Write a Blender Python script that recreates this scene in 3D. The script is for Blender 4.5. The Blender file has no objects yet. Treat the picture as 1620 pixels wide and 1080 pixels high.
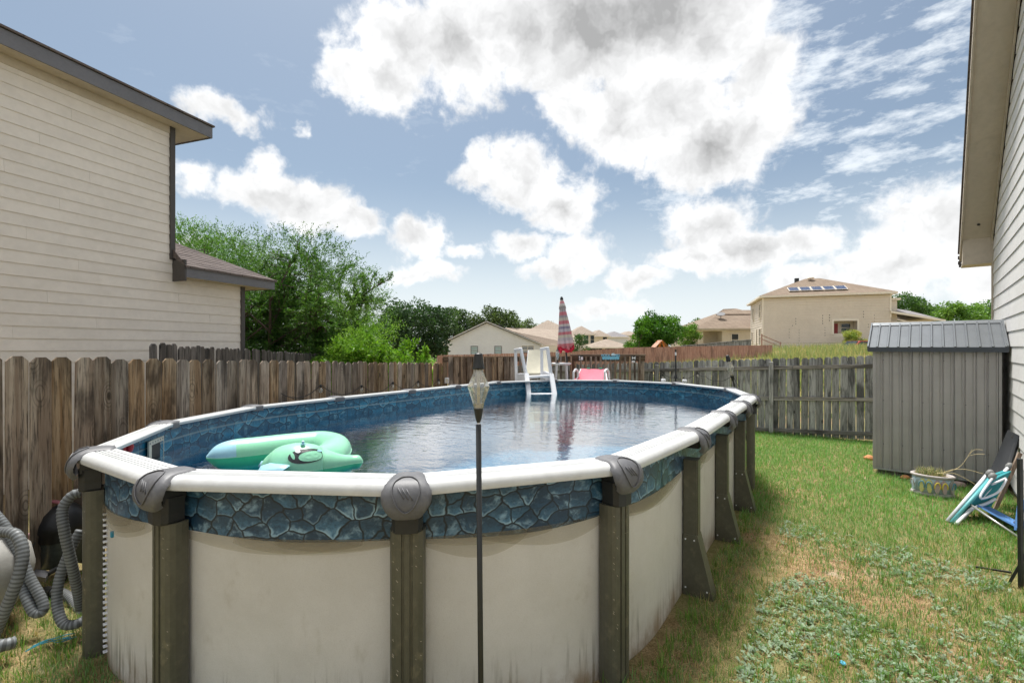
import bpy, bmesh, math, random
import numpy as np
from mathutils import Vector, Matrix, Euler

random.seed(7)
rng = np.random.default_rng(11)
R = math.radians
scene = bpy.context.scene
col = scene.collection

# ------------------------------------------------------------------ camera
F = 760.0            # focal length in photo pixels (photo is 1620 x 1080)
HZ = 550.0           # the eye level line in the photo
CH = 2.05            # camera height
cam_d = bpy.data.cameras.new('camera')
cam_d.sensor_width = 36.0
cam_d.lens = F / 1620.0 * 36.0
cam_d.shift_y = (HZ - 540.0) / 1620.0
cam_d.clip_start = 0.05
cam_d.clip_end = 2000
cam = bpy.data.objects.new('camera', cam_d)
col.objects.link(cam)
cam.location = (0, 0, CH)
cam.rotation_euler = (R(90), 0, 0)
scene.camera = cam
scene.render.resolution_x = 1024
scene.render.resolution_y = 682

# ------------------------------------------------------------------ world
SUN_AZ = math.atan2(-0.30, 0.95)     # sun stands ahead and to the left of the camera
SUN_EL = R(70)
sun_dir = Vector((math.sin(SUN_AZ) * math.cos(SUN_EL), math.cos(SUN_AZ) * math.cos(SUN_EL), math.sin(SUN_EL)))
world = bpy.data.worlds.new('World')
scene.world = world
world.use_nodes = True
WN, WL = world.node_tree.nodes, world.node_tree.links
WN.clear()


def wn(t, **k):
    n = WN.new(t)
    for a, b in k.items():
        setattr(n, a, b)
    return n


def wmath(op, a, b=None, c=None, clamp=False):
    n = wn('ShaderNodeMath', operation=op, use_clamp=clamp)
    for i, v in enumerate((a, b, c)):
        if v is None:
            continue
        if isinstance(v, (int, float)):
            n.inputs[i].default_value = v
        else:
            WL.new(v, n.inputs[i])
    return n.outputs[0]


def wvec(op, a, b=None, scale=None):
    n = wn('ShaderNodeVectorMath', operation=op)
    for i, v in enumerate((a, b)):
        if v is None:
            continue
        if isinstance(v, (tuple, list, Vector)):
            n.inputs[i].default_value = tuple(v)
        else:
            WL.new(v, n.inputs[i])
    if scale is not None:
        n.inputs['Scale'].default_value = scale
    return n.outputs['Value'] if op in ('LENGTH', 'DOT_PRODUCT') else n.outputs['Vector']


def wnoise(vec, scale, detail, rough, dist=0.0):
    n = wn('ShaderNodeTexNoise', noise_dimensions='3D')
    WL.new(vec, n.inputs['Vector'])
    n.inputs['Scale'].default_value = scale
    n.inputs['Detail'].default_value = detail
    n.inputs['Roughness'].default_value = rough
    n.inputs['Distortion'].default_value = dist
    return n


def wramp(v, lo, hi):
    n = wn('ShaderNodeMapRange', interpolation_type='SMOOTHSTEP')
    WL.new(v, n.inputs[0])
    n.inputs[1].default_value = lo
    n.inputs[2].default_value = hi
    return n.outputs[0]


def wmix(fac, a, b):
    n = wn('ShaderNodeMix', data_type='RGBA')
    if isinstance(fac, (int, float)):
        n.inputs[0].default_value = fac
    else:
        WL.new(fac, n.inputs[0])
    for i, v in ((6, a), (7, b)):
        if isinstance(v, (tuple, list)):
            n.inputs[i].default_value = (*v, 1)
        else:
            WL.new(v, n.inputs[i])
    return n.outputs[2]


SKY_S = 0.036
sky = wn('ShaderNodeTexSky', sky_type='NISHITA')
sky.sun_disc = False
sky.sun_elevation = SUN_EL
sky.sun_rotation = SUN_AZ
sky.altitude = 200
sky.air_density = 1.0
sky.dust_density = 2.5
sky.ozone_density = 1.2
tc = wn('ShaderNodeTexCoord')
DIR = tc.outputs['Generated']
# cloud banks, each a soft lump of the sky dome: (photo x, photo y, half width, half height, thickness)
CLOUDS = [
    (550, 112, 48, 46, .85), (612, 124, 74, 48, 1.0), (640, 70, 84, 66, 1.05), (730, 70, 104, 80, 1.15), (830, 52, 104, 76, 1.25),
    (940, 40, 130, 100, 1.75), (1050, 10, 150, 92, 1.9), (1120, 60, 76, 74, 1.3),
    (905, 178, 58, 50, .95), (975, 190, 70, 70, 1.1), (1065, 178, 80, 78, 1.15), (1120, 236, 98, 60, 1.3), (1200, 116, 56, 84, 1.0),
    (1190, 200, 66, 64, 1.1),
    (752, 270, 46, 34, .85), (826, 284, 72, 52, .95), (890, 326, 76, 44, .95), 
    (428, 254, 30, 26, .7), (424, 302, 66, 34, .9), (486, 324, 70, 42, 1.0), (552, 346, 48, 32, .95), 
    (666, 374, 48, 34, .95), (728, 396, 30, 14, .75), (828, 394, 46, 26, .9),
    (915, 404, 50, 34, .9), (882, 432, 56, 18, .8), (668, 434, 58, 18, .85), 
    (1124, 356, 72, 42, 1.05), (1184, 394, 84, 36, 1.2), (1270, 384, 60, 30, .9), (1110, 410, 84, 24, 1.0),
    (1015, 438, 54, 18, .8), (970, 480, 60, 20, .75), (1300, 444, 80, 26, .85), (1420, 420, 104, 56, .95), (1510, 350, 96, 74, .9),
    (1570, 450, 80, 50, .95),
    (352, 166, 66, 22, .7), (488, 210, 14, 12, .5), (308, 274, 40, 34, .7), (200, 420, 150, 60, .9), (60, 330, 120, 60, .9),
]
w1 = wnoise(DIR, 7.0, 3, 0.55)
w2 = wnoise(DIR, 26.0, 3, 0.62)
warp = wvec('ADD', wvec('SCALE', wvec('SUBTRACT', w1.outputs['Color'], (.5, .5, .5)), scale=0.075),
            wvec('SCALE', wvec('SUBTRACT', w2.outputs['Color'], (.5, .5, .5)), scale=0.042))
DW = wvec('ADD', DIR, warp)
field = None
for (cx, cy, rx, ry, wt) in CLOUDS:
    tx, tz = (cx - 810) / F, (HZ - cy) / F
    d = Vector((tx, 1, tz))
    L = d.length
    d.normalize()
    e1 = d.cross(Vector((0, 0, 1))).normalized()
    e2 = e1.cross(d).normalized()
    m = Matrix((e1, d, e2)).transposed()
    mp = wn('ShaderNodeMapping', vector_type='TEXTURE')
    WL.new(DW, mp.inputs['Vector'])
    mp.inputs['Location'].default_value = d
    mp.inputs['Rotation'].default_value = m.to_euler('XYZ')
    mp.inputs['Scale'].default_value = (1.24 * rx / F / L, 0.6, 1.24 * ry / F / L)
    f = wmath('MULTIPLY_ADD', wvec('LENGTH', mp.outputs[0]), -wt, wt)
    if field is None:
        field = f
    else:
        n = wn('ShaderNodeMath', operation='SMOOTH_MAX')
        WL.new(field, n.inputs[0])
        WL.new(f, n.inputs[1])
        n.inputs[2].default_value = 0.07
        field = n.outputs[0]
# broken cumulus carries on round the dome, unseen cover thickened for more fill light
gen = wnoise(DIR, 2.6, 2, 0.5)
genf = wmath('MULTIPLY_ADD', gen.outputs['Fac'], 4.2, -1.75)
sepd = wn('ShaderNodeSeparateXYZ')
WL.new(DIR, sepd.inputs[0])
away = wmath('MULTIPLY', wmath('SUBTRACT', 1.0, wramp(sepd.outputs[1], 0.45, 0.62)), 1.0)
genf = wmath('ADD', genf, wmath('MULTIPLY_ADD', away, 3.0, -3.0))
field = wmath('MAXIMUM', field, genf)
fine = wnoise(DIR, 16.0, 8, 0.62, 0.2)
den = wmath('ADD', field, wmath('MULTIPLY_ADD', fine.outputs['Fac'], 1.45, -0.74))
mask = wramp(den, 0.0, 0.46)
# relief of the billows: the noise compared with itself a little way towards the sun
dsun = wvec('ADD', DIR, tuple(sun_dir * 0.035))
r1 = wnoise(DW, 9.0, 4, 0.6, 0.0)
r2 = wnoise(wvec('ADD', dsun, warp), 9.0, 4, 0.6, 0.0)
rel = wmath('MULTIPLY', wmath('SUBTRACT', r1.outputs['Fac'], r2.outputs['Fac']), 0.95)
thick = wramp(field, 0.45, 1.65)
edge_ = wramp(den, 0.10, 0.75)
bright = wmath('ADD', wmath('MULTIPLY_ADD', thick, -0.44, wmath('MULTIPLY_ADD', edge_, -0.12, 1.04)), rel)
bright = wmath('MINIMUM', wmath('MAXIMUM', bright, 0.44), 1.08)
cl = wn('ShaderNodeCombineColor')
WL.new(bright, cl.inputs[0])
WL.new(wmath('MULTIPLY', bright, 1.005), cl.inputs[1])
WL.new(wmath('MULTIPLY', bright, 1.01), cl.inputs[2])
CLOUD_LEVEL = 0.372
cloud_c = wvec('SCALE', cl.outputs[0], scale=CLOUD_LEVEL / SKY_S)
# thin cirrus veil, streaked
mpc = wn('ShaderNodeMapping', vector_type='POINT')
WL.new(DIR, mpc.inputs['Vector'])
mpc.inputs['Rotation'].default_value = (0, R(24), 0)
mpc.inputs['Scale'].default_value = (5.0, 5.0, 14.0)
cir = wnoise(mpc.outputs[0], 2.2, 6, 0.64, 0.0)
cmask = wramp(cir.outputs['Fac'], 0.42, 0.72)
veil_d = wvec('DOT_PRODUCT', DIR, tuple(Vector(((1440 - 810) / F, 1, (HZ - 230) / F)).normalized()))
veil = wmath('MULTIPLY', cmask, wmath('MULTIPLY_ADD', wramp(veil_d, 0.86, 0.985), 0.62, 0.16))
hazez = wmath('MULTIPLY_ADD', wmath('SUBTRACT', 1.0, wramp(sepd.outputs[2], -0.02, 0.34)), 0.68, 0.10)
skyb = wvec('MULTIPLY', sky.outputs[0], (0.94, 1.04, 1.02))
skyc = wmix(wmath('MAXIMUM', veil, hazez), skyb, tuple(c / SKY_S for c in (0.39, 0.41, 0.425)))
allc = wmix(mask, skyc, cloud_c)
bg = wn('ShaderNodeBackground')
bg.inputs['Strength'].default_value = SKY_S
WL.new(allc, bg.inputs['Color'])
wo = wn('ShaderNodeOutputWorld')
WL.new(bg.outputs[0], wo.inputs['Surface'])
world.cycles.sampling_method = 'MANUAL'
world.cycles.sample_map_resolution = 512

# ------------------------------------------------------------------ sun and picture
sl = bpy.data.lights.new('sun', 'SUN')
sl.energy = 2.15
sl.angle = R(16)
sl.color = (1.0, 0.975, 0.93)
sun = bpy.data.objects.new('sun', sl)
col.objects.link(sun)
sun.rotation_euler = sun_dir.to_track_quat('Z', 'Y').to_euler()
sun.location = (0, 0, 30)
vs = scene.view_settings
vs.view_transform = 'Standard'
vs.look = 'None'
vs.exposure = 1.5
vs.gamma = 1.0
vs.use_curve_mapping = False
scene.render.engine = 'CYCLES'
scene.cycles.use_denoising = True
scene.cycles.denoiser = 'OPENIMAGEDENOISE'
scene.cycles.max_bounces = 6
scene.cycles.diffuse_bounces = 3
scene.cycles.glossy_bounces = 3
scene.cycles.adaptive_threshold = 0.02
scene.cycles.transparent_max_bounces = 12
scene.cycles.caustics_reflective = False
scene.cycles.caustics_refractive = False
scene.cycles.sample_clamp_indirect = 6


# ------------------------------------------------------------------ helpers
def px(x, y, Y):
    """photo pixel at forward distance Y -> world point"""
    return Vector(((x - 810) / F * Y, Y, CH - (y - HZ) / F * Y))


def link(name, me, mat=None, parent=None, smooth=False, loc=None, rot=None):
    o = bpy.data.objects.new(name, me)
    col.objects.link(o)
    if mat is not None and len(me.materials) == 0:
        me.materials.append(mat)
    if parent is not None:
        o.parent = parent
    if smooth:
        me.polygons.foreach_set('use_smooth', [True] * len(me.polygons))
    if loc is not None:
        o.location = loc
    if rot is not None:
        o.rotation_euler = rot
    return o


def thing(name, label, cat, loc=(0, 0, 0), rotz=0.0, group=None):
    o = bpy.data.objects.new(name, None)
    col.objects.link(o)
    o.empty_display_size = 0.2
    o.location = loc
    o.rotation_euler = (0, 0, rotz)
    o['label'] = label
    o['category'] = cat
    if group:
        o['group'] = group
    return o


def tag(o, label, cat, group=None, kind=None):
    if label:
        o['label'] = label
    if cat:
        o['category'] = cat
    if group:
        o['group'] = group
    if kind:
        o['kind'] = kind
    return o


def struct(o):
    o['kind'] = 'structure'
    return o


class MB:
    """collects shapes into one mesh"""

    def __init__(self):
        self.v = []
        self.f = []

    def add(self, vs_, fs_):
        n = len(self.v)
        self.v.extend([tuple(p) for p in vs_])
        self.f.extend([tuple(i + n for i in q) for q in fs_])
        return self

    def box(self, x0, x1, y0, y1, z0, z1, M=None):
        P = [(x0, y0, z0), (x1, y0, z0), (x1, y1, z0), (x0, y1, z0), (x0, y0, z1), (x1, y0, z1), (x1, y1, z1), (x0, y1, z1)]
        if M is not None:
            P = [M @ Vector(p) for p in P]
        return self.add(P, [(0, 3, 2, 1), (4, 5, 6, 7), (0, 1, 5, 4), (1, 2, 6, 5), (2, 3, 7, 6), (3, 0, 4, 7)])

    def prism(self, poly, axis, a, b):
        """poly in the two other axes (in xyz order), extruded from a to b along axis"""
        def p3(p, t):
            if axis == 'x':
                return (t, p[0], p[1])
            if axis == 'y':
                return (p[0], t, p[1])
            return (p[0], p[1], t)
        n = len(poly)
        P = [p3(p, a) for p in poly] + [p3(p, b) for p in poly]
        fs_ = [tuple(range(n))[::-1], tuple(range(n, 2 * n))]
        fs_ += [(i, (i + 1) % n, n + (i + 1) % n, n + i) for i in range(n)]
        return self.add(P, fs_)

    def bar(self, p, q, w, h=None, up=(0, 0, 1)):
        """rectangular bar between two points"""
        h = h or w
        p, q = Vector(p), Vector(q)
        d = (q - p)
        L = d.length
        d.normalize()
        up = Vector(up)
        if abs(d.dot(up)) > .98:
            up = Vector((0, 1, 0)) if abs(d.y) < .9 else Vector((1, 0, 0))
        s = d.cross(up).normalized()
        t = s.cross(d).normalized()
        P = []
        for e in (p, q):
            for (a, b) in ((-1, -1), (1, -1), (1, 1), (-1, 1)):
                P.append(e + s * (a * w / 2) + t * (b * h / 2))
        return self.add(P, [(0, 1, 2, 3), (7, 6, 5, 4), (0, 4, 5, 1), (1, 5, 6, 2), (2, 6, 7, 3), (3, 7, 4, 0)])

    def tube(self, path, r, n=8, caps=True, ell=1.0):
        path = [Vector(p) for p in path]
        k = len(path)
        rr = r if hasattr(r, '__len__') else [r] * k
        P, fs_ = [], []
        prev = None
        for i, p in enumerate(path):
            d = (path[min(i + 1, k - 1)] - path[max(i - 1, 0)]).normalized()
            if prev is None:
                ref = Vector((0, 0, 1)) if abs(d.z) < .9 else Vector((1, 0, 0))
                s = d.cross(ref).normalized()
            else:
                s = (prev - d * prev.dot(d)).normalized()
            prev = s
            t = s.cross(d)
            for j in range(n):
                a = 2 * math.pi * j / n
                P.append(p + s * (math.cos(a) * rr[i]) + t * (math.sin(a) * rr[i] * ell))
        for i in range(k - 1):
            for j in range(n):
                fs_.append((i * n + j, i * n + (j + 1) % n, (i + 1) * n + (j + 1) % n, (i + 1) * n + j))
        if caps:
            fs_.append(tuple(range(n))[::-1])
            fs_.append(tuple((k - 1) * n + j for j in range(n)))
        return self.add(P, fs_)

    def lathe(self, prof, n=16, c=(0, 0, 0), sx=1.0, sy=1.0):
        P, fs_ = [], []
        for (r, z) in prof:
            for j in range(n):
                a = 2 * math.pi * j / n
                P.append((c[0] + math.cos(a) * r * sx, c[1] + math.sin(a) * r * sy, c[2] + z))
        for i in range(len(prof) - 1):
            for j in range(n):
                fs_.append((i * n + j, i * n + (j + 1) % n, (i + 1) * n + (j + 1) % n, (i + 1) * n + j))
        fs_.append(tuple(range(n))[::-1])
        fs_.append(tuple((len(prof) - 1) * n + j for j in range(n)))
        return self.add(P, fs_)

    def loft(self, rings, caps=True, closed=True):
        n = len(rings[0])
        P = [p for r_ in rings for p in r_]
        fs_ = []
        for i in range(len(rings) - 1):
            for j in range(n if closed else n - 1):
                fs_.append((i * n + j, i * n + (j + 1) % n, (i + 1) * n + (j + 1) % n, (i + 1) * n + j))
        if caps and closed:
            fs_.append(tuple(range(n))[::-1])
            fs_.append(tuple((len(rings) - 1) * n + j for j in range(n)))
        return self.add(P, fs_)

    def mesh(self, name='mesh'):
        me = bpy.data.meshes.new(name)
        me.from_pydata(self.v, [], self.f)
        me.update()
        return me

    def build(self, name, mat, parent=None, smooth=False, bevel=0, loc=None, rot=None, auto=None):
        me = self.mesh(name)
        bm = bmesh.new()
        bm.from_mesh(me)
        bmesh.ops.recalc_face_normals(bm, faces=bm.faces)
        if bevel:
            bmesh.ops.bevel(bm, geom=list(bm.edges), offset=bevel, segments=1, affect='EDGES', profile=.5)
        bm.to_mesh(me)
        bm.free()
        o = link(name, me, mat, parent, smooth, loc, rot)
        if smooth and auto:
            m = o.modifiers.new('edges', 'EDGE_SPLIT')
            m.split_angle = R(auto)
        return o


def smoothstep(a, b, x):
    t = np.clip((np.asarray(x, float) - a) / (b - a), 0, 1)
    return t * t * (3 - 2 * t)


_perm = rng.random((256, 256))


def vnoise(x, y):
    xi, yi = np.floor(x).astype(int), np.floor(y).astype(int)
    fx, fy = x - xi, y - yi
    fx, fy = fx * fx * (3 - 2 * fx), fy * fy * (3 - 2 * fy)
    g = lambda i, j: _perm[i & 255, j & 255]
    return (g(xi, yi) * (1 - fx) + g(xi + 1, yi) * fx) * (1 - fy) + (g(xi, yi + 1) * (1 - fx) + g(xi + 1, yi + 1) * fx) * fy


def fbm(x, y, o=4):
    s, a, t = 0, .5, 0
    for i in range(o):
        s = s + a * vnoise(x * 2 ** i + 17.3 * i, y * 2 ** i + 9.1 * i)
        t += a
        a *= .5
    return s / t


def np_mesh(name, V, faces_n, idx, cols=None):
    """fast mesh from numpy: V (n,3); idx flat loop indices; faces_n vertices per face (constant)"""
    me = bpy.data.meshes.new(name)
    V = np.asarray(V, np.float32)
    idx = np.asarray(idx, np.int32).ravel()
    nf = len(idx) // faces_n
    me.vertices.add(len(V))
    me.vertices.foreach_set('co', V.ravel())
    me.loops.add(len(idx))
    me.loops.foreach_set('vertex_index', idx)
    me.polygons.add(nf)
    me.polygons.foreach_set('loop_start', np.arange(nf, dtype=np.int32) * faces_n)
    me.polygons.foreach_set('loop_total', np.full(nf, faces_n, np.int32))
    me.update(calc_edges=True)
    if cols is not None:
        at = me.color_attributes.new('Col', 'FLOAT_COLOR', 'POINT')
        c4 = np.ones((len(V), 4), np.float32)
        c4[:, :3] = cols
        at.data.foreach_set('color', c4.ravel())
    return me


# ------------------------------------------------------------------ materials
def srgb(r, g, b):
    f = lambda c: (c / 255 / 12.92) if c / 255 < .04045 else ((c / 255 + .055) / 1.055) ** 2.4
    return (f(r), f(g), f(b))


class NT:
    def __init__(self, name):
        self.m = bpy.data.materials.new(name)
        self.m.use_nodes = True
        self.n = self.m.node_tree.nodes
        self.l = self.m.node_tree.links
        self.b = self.n['Principled BSDF']
        self.out = self.n['Material Output']

    def new(self, t, **k):
        n = self.n.new(t)
        for a, b in k.items():
            setattr(n, a, b)
        return n

    def put(self, sock, v):
        if isinstance(v, (int, float)):
            sock.default_value = v
        elif isinstance(v, (tuple, list)):
            sock.default_value = (*v, 1) if len(sock.default_value) == 4 and len(v) == 3 else v
        else:
            self.l.new(v, sock)

    def math(self, op, a, b=None, c=None, clamp=False):
        n = self.new('ShaderNodeMath', operation=op, use_clamp=clamp)
        for i, v in enumerate((a, b, c)):
            if v is not None:
                self.put(n.inputs[i], v)
        return n.outputs[0]

    def mix(self, f, a, b, blend='MIX'):
        n = self.new('ShaderNodeMix', data_type='RGBA', blend_type=blend)
        self.put(n.inputs[0], f)
        self.put(n.inputs[6], a)
        self.put(n.inputs[7], b)
        return n.outputs[2]

    def ramp(self, v, lo, hi, smooth=True):
        n = self.new('ShaderNodeMapRange')
        if smooth:
            n.interpolation_type = 'SMOOTHSTEP'
        self.put(n.inputs[0], v)
        n.inputs[1].default_value = lo
        n.inputs[2].default_value = hi
        return n.outputs[0]

    def coords(self, kind='Object', scale=(1, 1, 1), rand=0.0):
        t = self.new('ShaderNodeTexCoord').outputs[kind]
        if rand:
            oi = self.new('ShaderNodeObjectInfo')
            cb = self.new('ShaderNodeCombineXYZ')
            for i, k in enumerate((37.1, 53.7, 91.3)):
                self.l.new(self.math('MULTIPLY', oi.outputs['Random'], k * rand), cb.inputs[i])
            ad = self.new('ShaderNodeVectorMath', operation='ADD')
            self.l.new(t, ad.inputs[0])
            self.l.new(cb.outputs[0], ad.inputs[1])
            t = ad.outputs[0]
        mp = self.new('ShaderNodeMapping')
        mp.inputs['Scale'].default_value = scale
        self.l.new(t, mp.inputs['Vector'])
        return mp.outputs[0]

    def noise(self, vec, scale, detail=4, rough=.55, dist=0):
        n = self.new('ShaderNodeTexNoise')
        self.l.new(vec, n.inputs['Vector'])
        n.inputs['Scale'].default_value = scale
        n.inputs['Detail'].default_value = detail
        n.inputs['Roughness'].default_value = rough
        n.inputs['Distortion'].default_value = dist
        return n.outputs['Fac']

    def vor(self, vec, scale, feature='F1', rnd=1.0, out='Distance'):
        n = self.new('ShaderNodeTexVoronoi', feature=feature)
        self.l.new(vec, n.inputs['Vector'])
        n.inputs['Scale'].default_value = scale
        n.inputs['Randomness'].default_value = rnd
        return n.outputs[out]

    def bump(self, h, strength=.3, dist=.01):
        n = self.new('ShaderNodeBump')
        n.inputs['Strength'].default_value = strength
        n.inputs['Distance'].default_value = dist
        self.l.new(h, n.inputs['Height'])
        self.l.new(n.outputs[0], self.b.inputs['Normal'])
        return n

    def set(self, **k):
        for a, v in k.items():
            self.put(self.b.inputs[a], v)
        return self


def paint(name, c, rough=.5, var=.12, scale=3.0, bump=.0, bscale=60, dirt=None, metal=0.0, rand=0.0, spec=.5, coord='Object'):
    """plain surface with slight tone variation, wear and fine relief"""
    t = NT(name)
    v = t.coords(coord, rand=rand)
    n1 = t.noise(v, scale, 5, .6)
    n2 = t.noise(v, scale * 9, 4, .6)
    f = t.math('ADD', t.math('MULTIPLY', n1, .6), t.math('MULTIPLY', n2, .4))
    lo = tuple(x * (1 - var * 1.6) for x in c)
    hi = tuple(min(1, x * (1 + var * 1.2)) for x in c)
    cc = t.mix(t.ramp(f, .3, .7), lo, hi)
    if dirt:
        nd = t.noise(v, scale * 2.3, 6, .7)
        cc = t.mix(t.math('MULTIPLY', t.ramp(nd, .52, .75), dirt[1]), cc, dirt[0])
    t.set(**{'Base Color': cc, 'Roughness': rough, 'Metallic': metal, 'Specular IOR Level': spec})
    if bump:
        t.bump(t.noise(v, bscale, 3, .6), bump, .004)
    return t.m


def wood(name, light, mid, dark, knots=True, grain=1.0, rough=.85, axis='z', sat=1.0):
    t = NT(name)
    s = {'z': (1, 1, .05), 'x': (.05, 1, 1), 'y': (1, .05, 1)}[axis]
    oi = t.new('ShaderNodeObjectInfo').outputs['Random']
    v = t.coords('Object', s, rand=1.0)
    vv = t.coords('Object', {'z': (1, 1, .28), 'x': (.28, 1, 1), 'y': (1, .28, 1)}[axis], rand=1.0)
    g1 = t.noise(v, 75 * grain, 5, .65, .2)
    g2 = t.noise(v, 16 * grain, 3, .6, .6)
    big = t.noise(vv, 4.5, 4, .6, .4)
    cc = t.mix(t.ramp(g2, .36, .64), mid, light)
    cc = t.mix(t.math('MULTIPLY', t.ramp(g1, .48, .66), .75), cc, dark)
    cc = t.mix(t.math('MULTIPLY', t.ramp(big, .48, .68), .8), cc, dark)
    # every board has weathered to its own tone
    tone = t.math('MULTIPLY_ADD', oi, .62, .62)
    hs = t.new('ShaderNodeHueSaturation')
    t.put(hs.inputs['Color'], cc)
    t.put(hs.inputs['Value'], tone)
    t.put(hs.inputs['Saturation'], t.math('MULTIPLY_ADD', t.math('FRACT', t.math('MULTIPLY', oi, 7.31)), .62 * sat, .52 * sat))
    cc = hs.outputs[0]
    h = g1
    if knots:
        kv = t.coords('Object', {'z': (1, 1, .45), 'x': (.45, 1, 1), 'y': (1, .45, 1)}[axis], rand=1.0)
        kd = t.vor(kv, 4.3)
        wob = t.math('ADD', kd, t.math('MULTIPLY', t.math('SUBTRACT', big, .5), .12))
        k = t.math('SUBTRACT', 1.0, t.ramp(wob, .05, .125))
        ring = t.math('MULTIPLY', t.ramp(t.math('SINE', t.math('MULTIPLY', wob, 95)), .1, .9), t.math('SUBTRACT', 1.0, t.ramp(wob, .12, .42)))
        cc = t.mix(t.math('MULTIPLY', ring, .55), cc, dark)
        cc = t.mix(t.math('MULTIPLY', k, .85), cc, tuple(x * .45 for x in dark))
    t.set(**{'Base Color': cc, 'Roughness': rough, 'Specular IOR Level': .2})
    t.bump(h, .45, .004)
    return t.m


def foliage(name, rough=.55, trans=.35):
    t = NT(name)
    at = t.new('ShaderNodeAttribute', attribute_name='Col').outputs['Color']
    t.set(**{'Base Color': at, 'Roughness': rough, 'Specular IOR Level': .35})
    tr = t.new('ShaderNodeBsdfTranslucent')
    br = t.mix(1.0, at, (1.25, 1.3, .7), 'MULTIPLY')
    t.put(tr.inputs['Color'], br)
    mx = t.new('ShaderNodeMixShader')
    mx.inputs[0].default_value = trans
    t.l.new(t.b.outputs[0], mx.inputs[1])
    t.l.new(tr.outputs[0], mx.inputs[2])
    t.l.new(mx.outputs[0], t.out.inputs['Surface'])
    return t.m


def thin_glass(name, tint=(.93, .96, .96), rough=.02, gl=.9, dirt=.12):
    t = NT(name)
    fr = t.new('ShaderNodeFresnel')
    fr.inputs['IOR'].default_value = 1.5
    gb = t.new('ShaderNodeBsdfGlossy')
    gb.inputs['Roughness'].default_value = rough
    gb.inputs['Color'].default_value = (gl, gl, gl, 1)
    tb = t.new('ShaderNodeBsdfTransparent')
    tb.inputs['Color'].default_value = (*tint, 1)
    mx = t.new('ShaderNodeMixShader')
    t.l.new(t.math('MULTIPLY_ADD', fr.outputs[0], 1.0, .03), mx.inputs[0])
    t.l.new(tb.outputs[0], mx.inputs[1])
    t.l.new(gb.outputs[0], mx.inputs[2])
    df = t.new('ShaderNodeBsdfDiffuse')
    df.inputs['Color'].default_value = (.78, .78, .75, 1)
    m2 = t.new('ShaderNodeMixShader')
    nz = t.noise(t.coords('Object'), 30, 4, .6)
    t.l.new(t.math('MULTIPLY', nz, dirt * 2), m2.inputs[0])
    t.l.new(mx.outputs[0], m2.inputs[1])
    t.l.new(df.outputs[0], m2.inputs[2])
    t.l.new(m2.outputs[0], t.out.inputs['Surface'])
    return t.m


M = {}
M['white_resin'] = paint('white_resin', (.60, .605, .60), .42, .06, 2.0, .05, 300, dirt=((.40, .38, .33), .25))
M['cap_grey'] = paint('cap_grey', srgb(100, 100, 103), .5, .14, 6, .15, 160, dirt=(srgb(120, 116, 108), .35))
M['post_olive'] = paint('post_olive', srgb(86, 84, 71), .42, .12, 4, .12, 220, dirt=(srgb(136, 126, 102), .45))
M['black_plastic'] = paint('black_plastic', (.014, .015, .016), .45, .2, 5, .1, 120)
M['black_metal'] = paint('black_metal', (.018, .020, .021), .42, .2, 5, .06, 200)
M['white_plastic'] = paint('white_plastic', (.76, .77, .80), .38, .05, 3, .03, 100)
M['cream_siding'] = paint('cream_siding', srgb(225, 217, 207), .68, .05, 1.2, .25, 90, dirt=(srgb(206, 196, 184), .35), rand=.3)
M['white_siding'] = paint('white_siding', srgb(218, 216, 213), .66, .05, 1.5, .3, 80, dirt=(srgb(176, 168, 156), .35), rand=.3)
M['soffit'] = paint('soffit', srgb(196, 184, 166), .75, .06, 1.5, .1, 60, dirt=(srgb(150, 138, 120), .35))
M['grey_trim'] = paint('grey_trim', srgb(106, 106, 111), .55, .08, 3, .08, 80)
M['dark_trim'] = paint('dark_trim', srgb(72, 68, 66), .6, .1, 3, .1, 80)
M['beige_trim'] = paint('beige_trim', srgb(190, 178, 160), .65, .1, 3, .1, 80, dirt=(srgb(130, 118, 100), .5))
M['cream_trim'] = paint('cream_trim', srgb(232, 224, 210), .6, .05, 3)
M['window_glass'] = paint('window_glass', (.02, .03, .035), .06, .3, 2)
M['dark_room'] = paint('dark_room', (.03, .028, .026), .8, .2, 2)
M['fence_brown'] = wood('fence_brown', srgb(174, 156, 134), srgb(132, 110, 88), srgb(54, 46, 40), sat=1.1)
M['fence_grey'] = wood('fence_grey', srgb(180, 180, 179), srgb(140, 140, 139), srgb(66, 67, 69), sat=.8)
M['rail_grey'] = wood('rail_grey', srgb(172, 168, 163), srgb(136, 131, 125), srgb(74, 71, 68), axis='x')
M['fence_dark'] = wood('fence_dark', srgb(118, 112, 108), srgb(88, 84, 82), srgb(48, 47, 48))
M['fence_red'] = wood('fence_red', srgb(176, 142, 128), srgb(150, 114, 100), srgb(118, 94, 86), knots=False)
M['deck_wood'] = wood('deck_wood', srgb(172, 152, 130), srgb(138, 116, 96), srgb(72, 60, 52))


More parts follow.
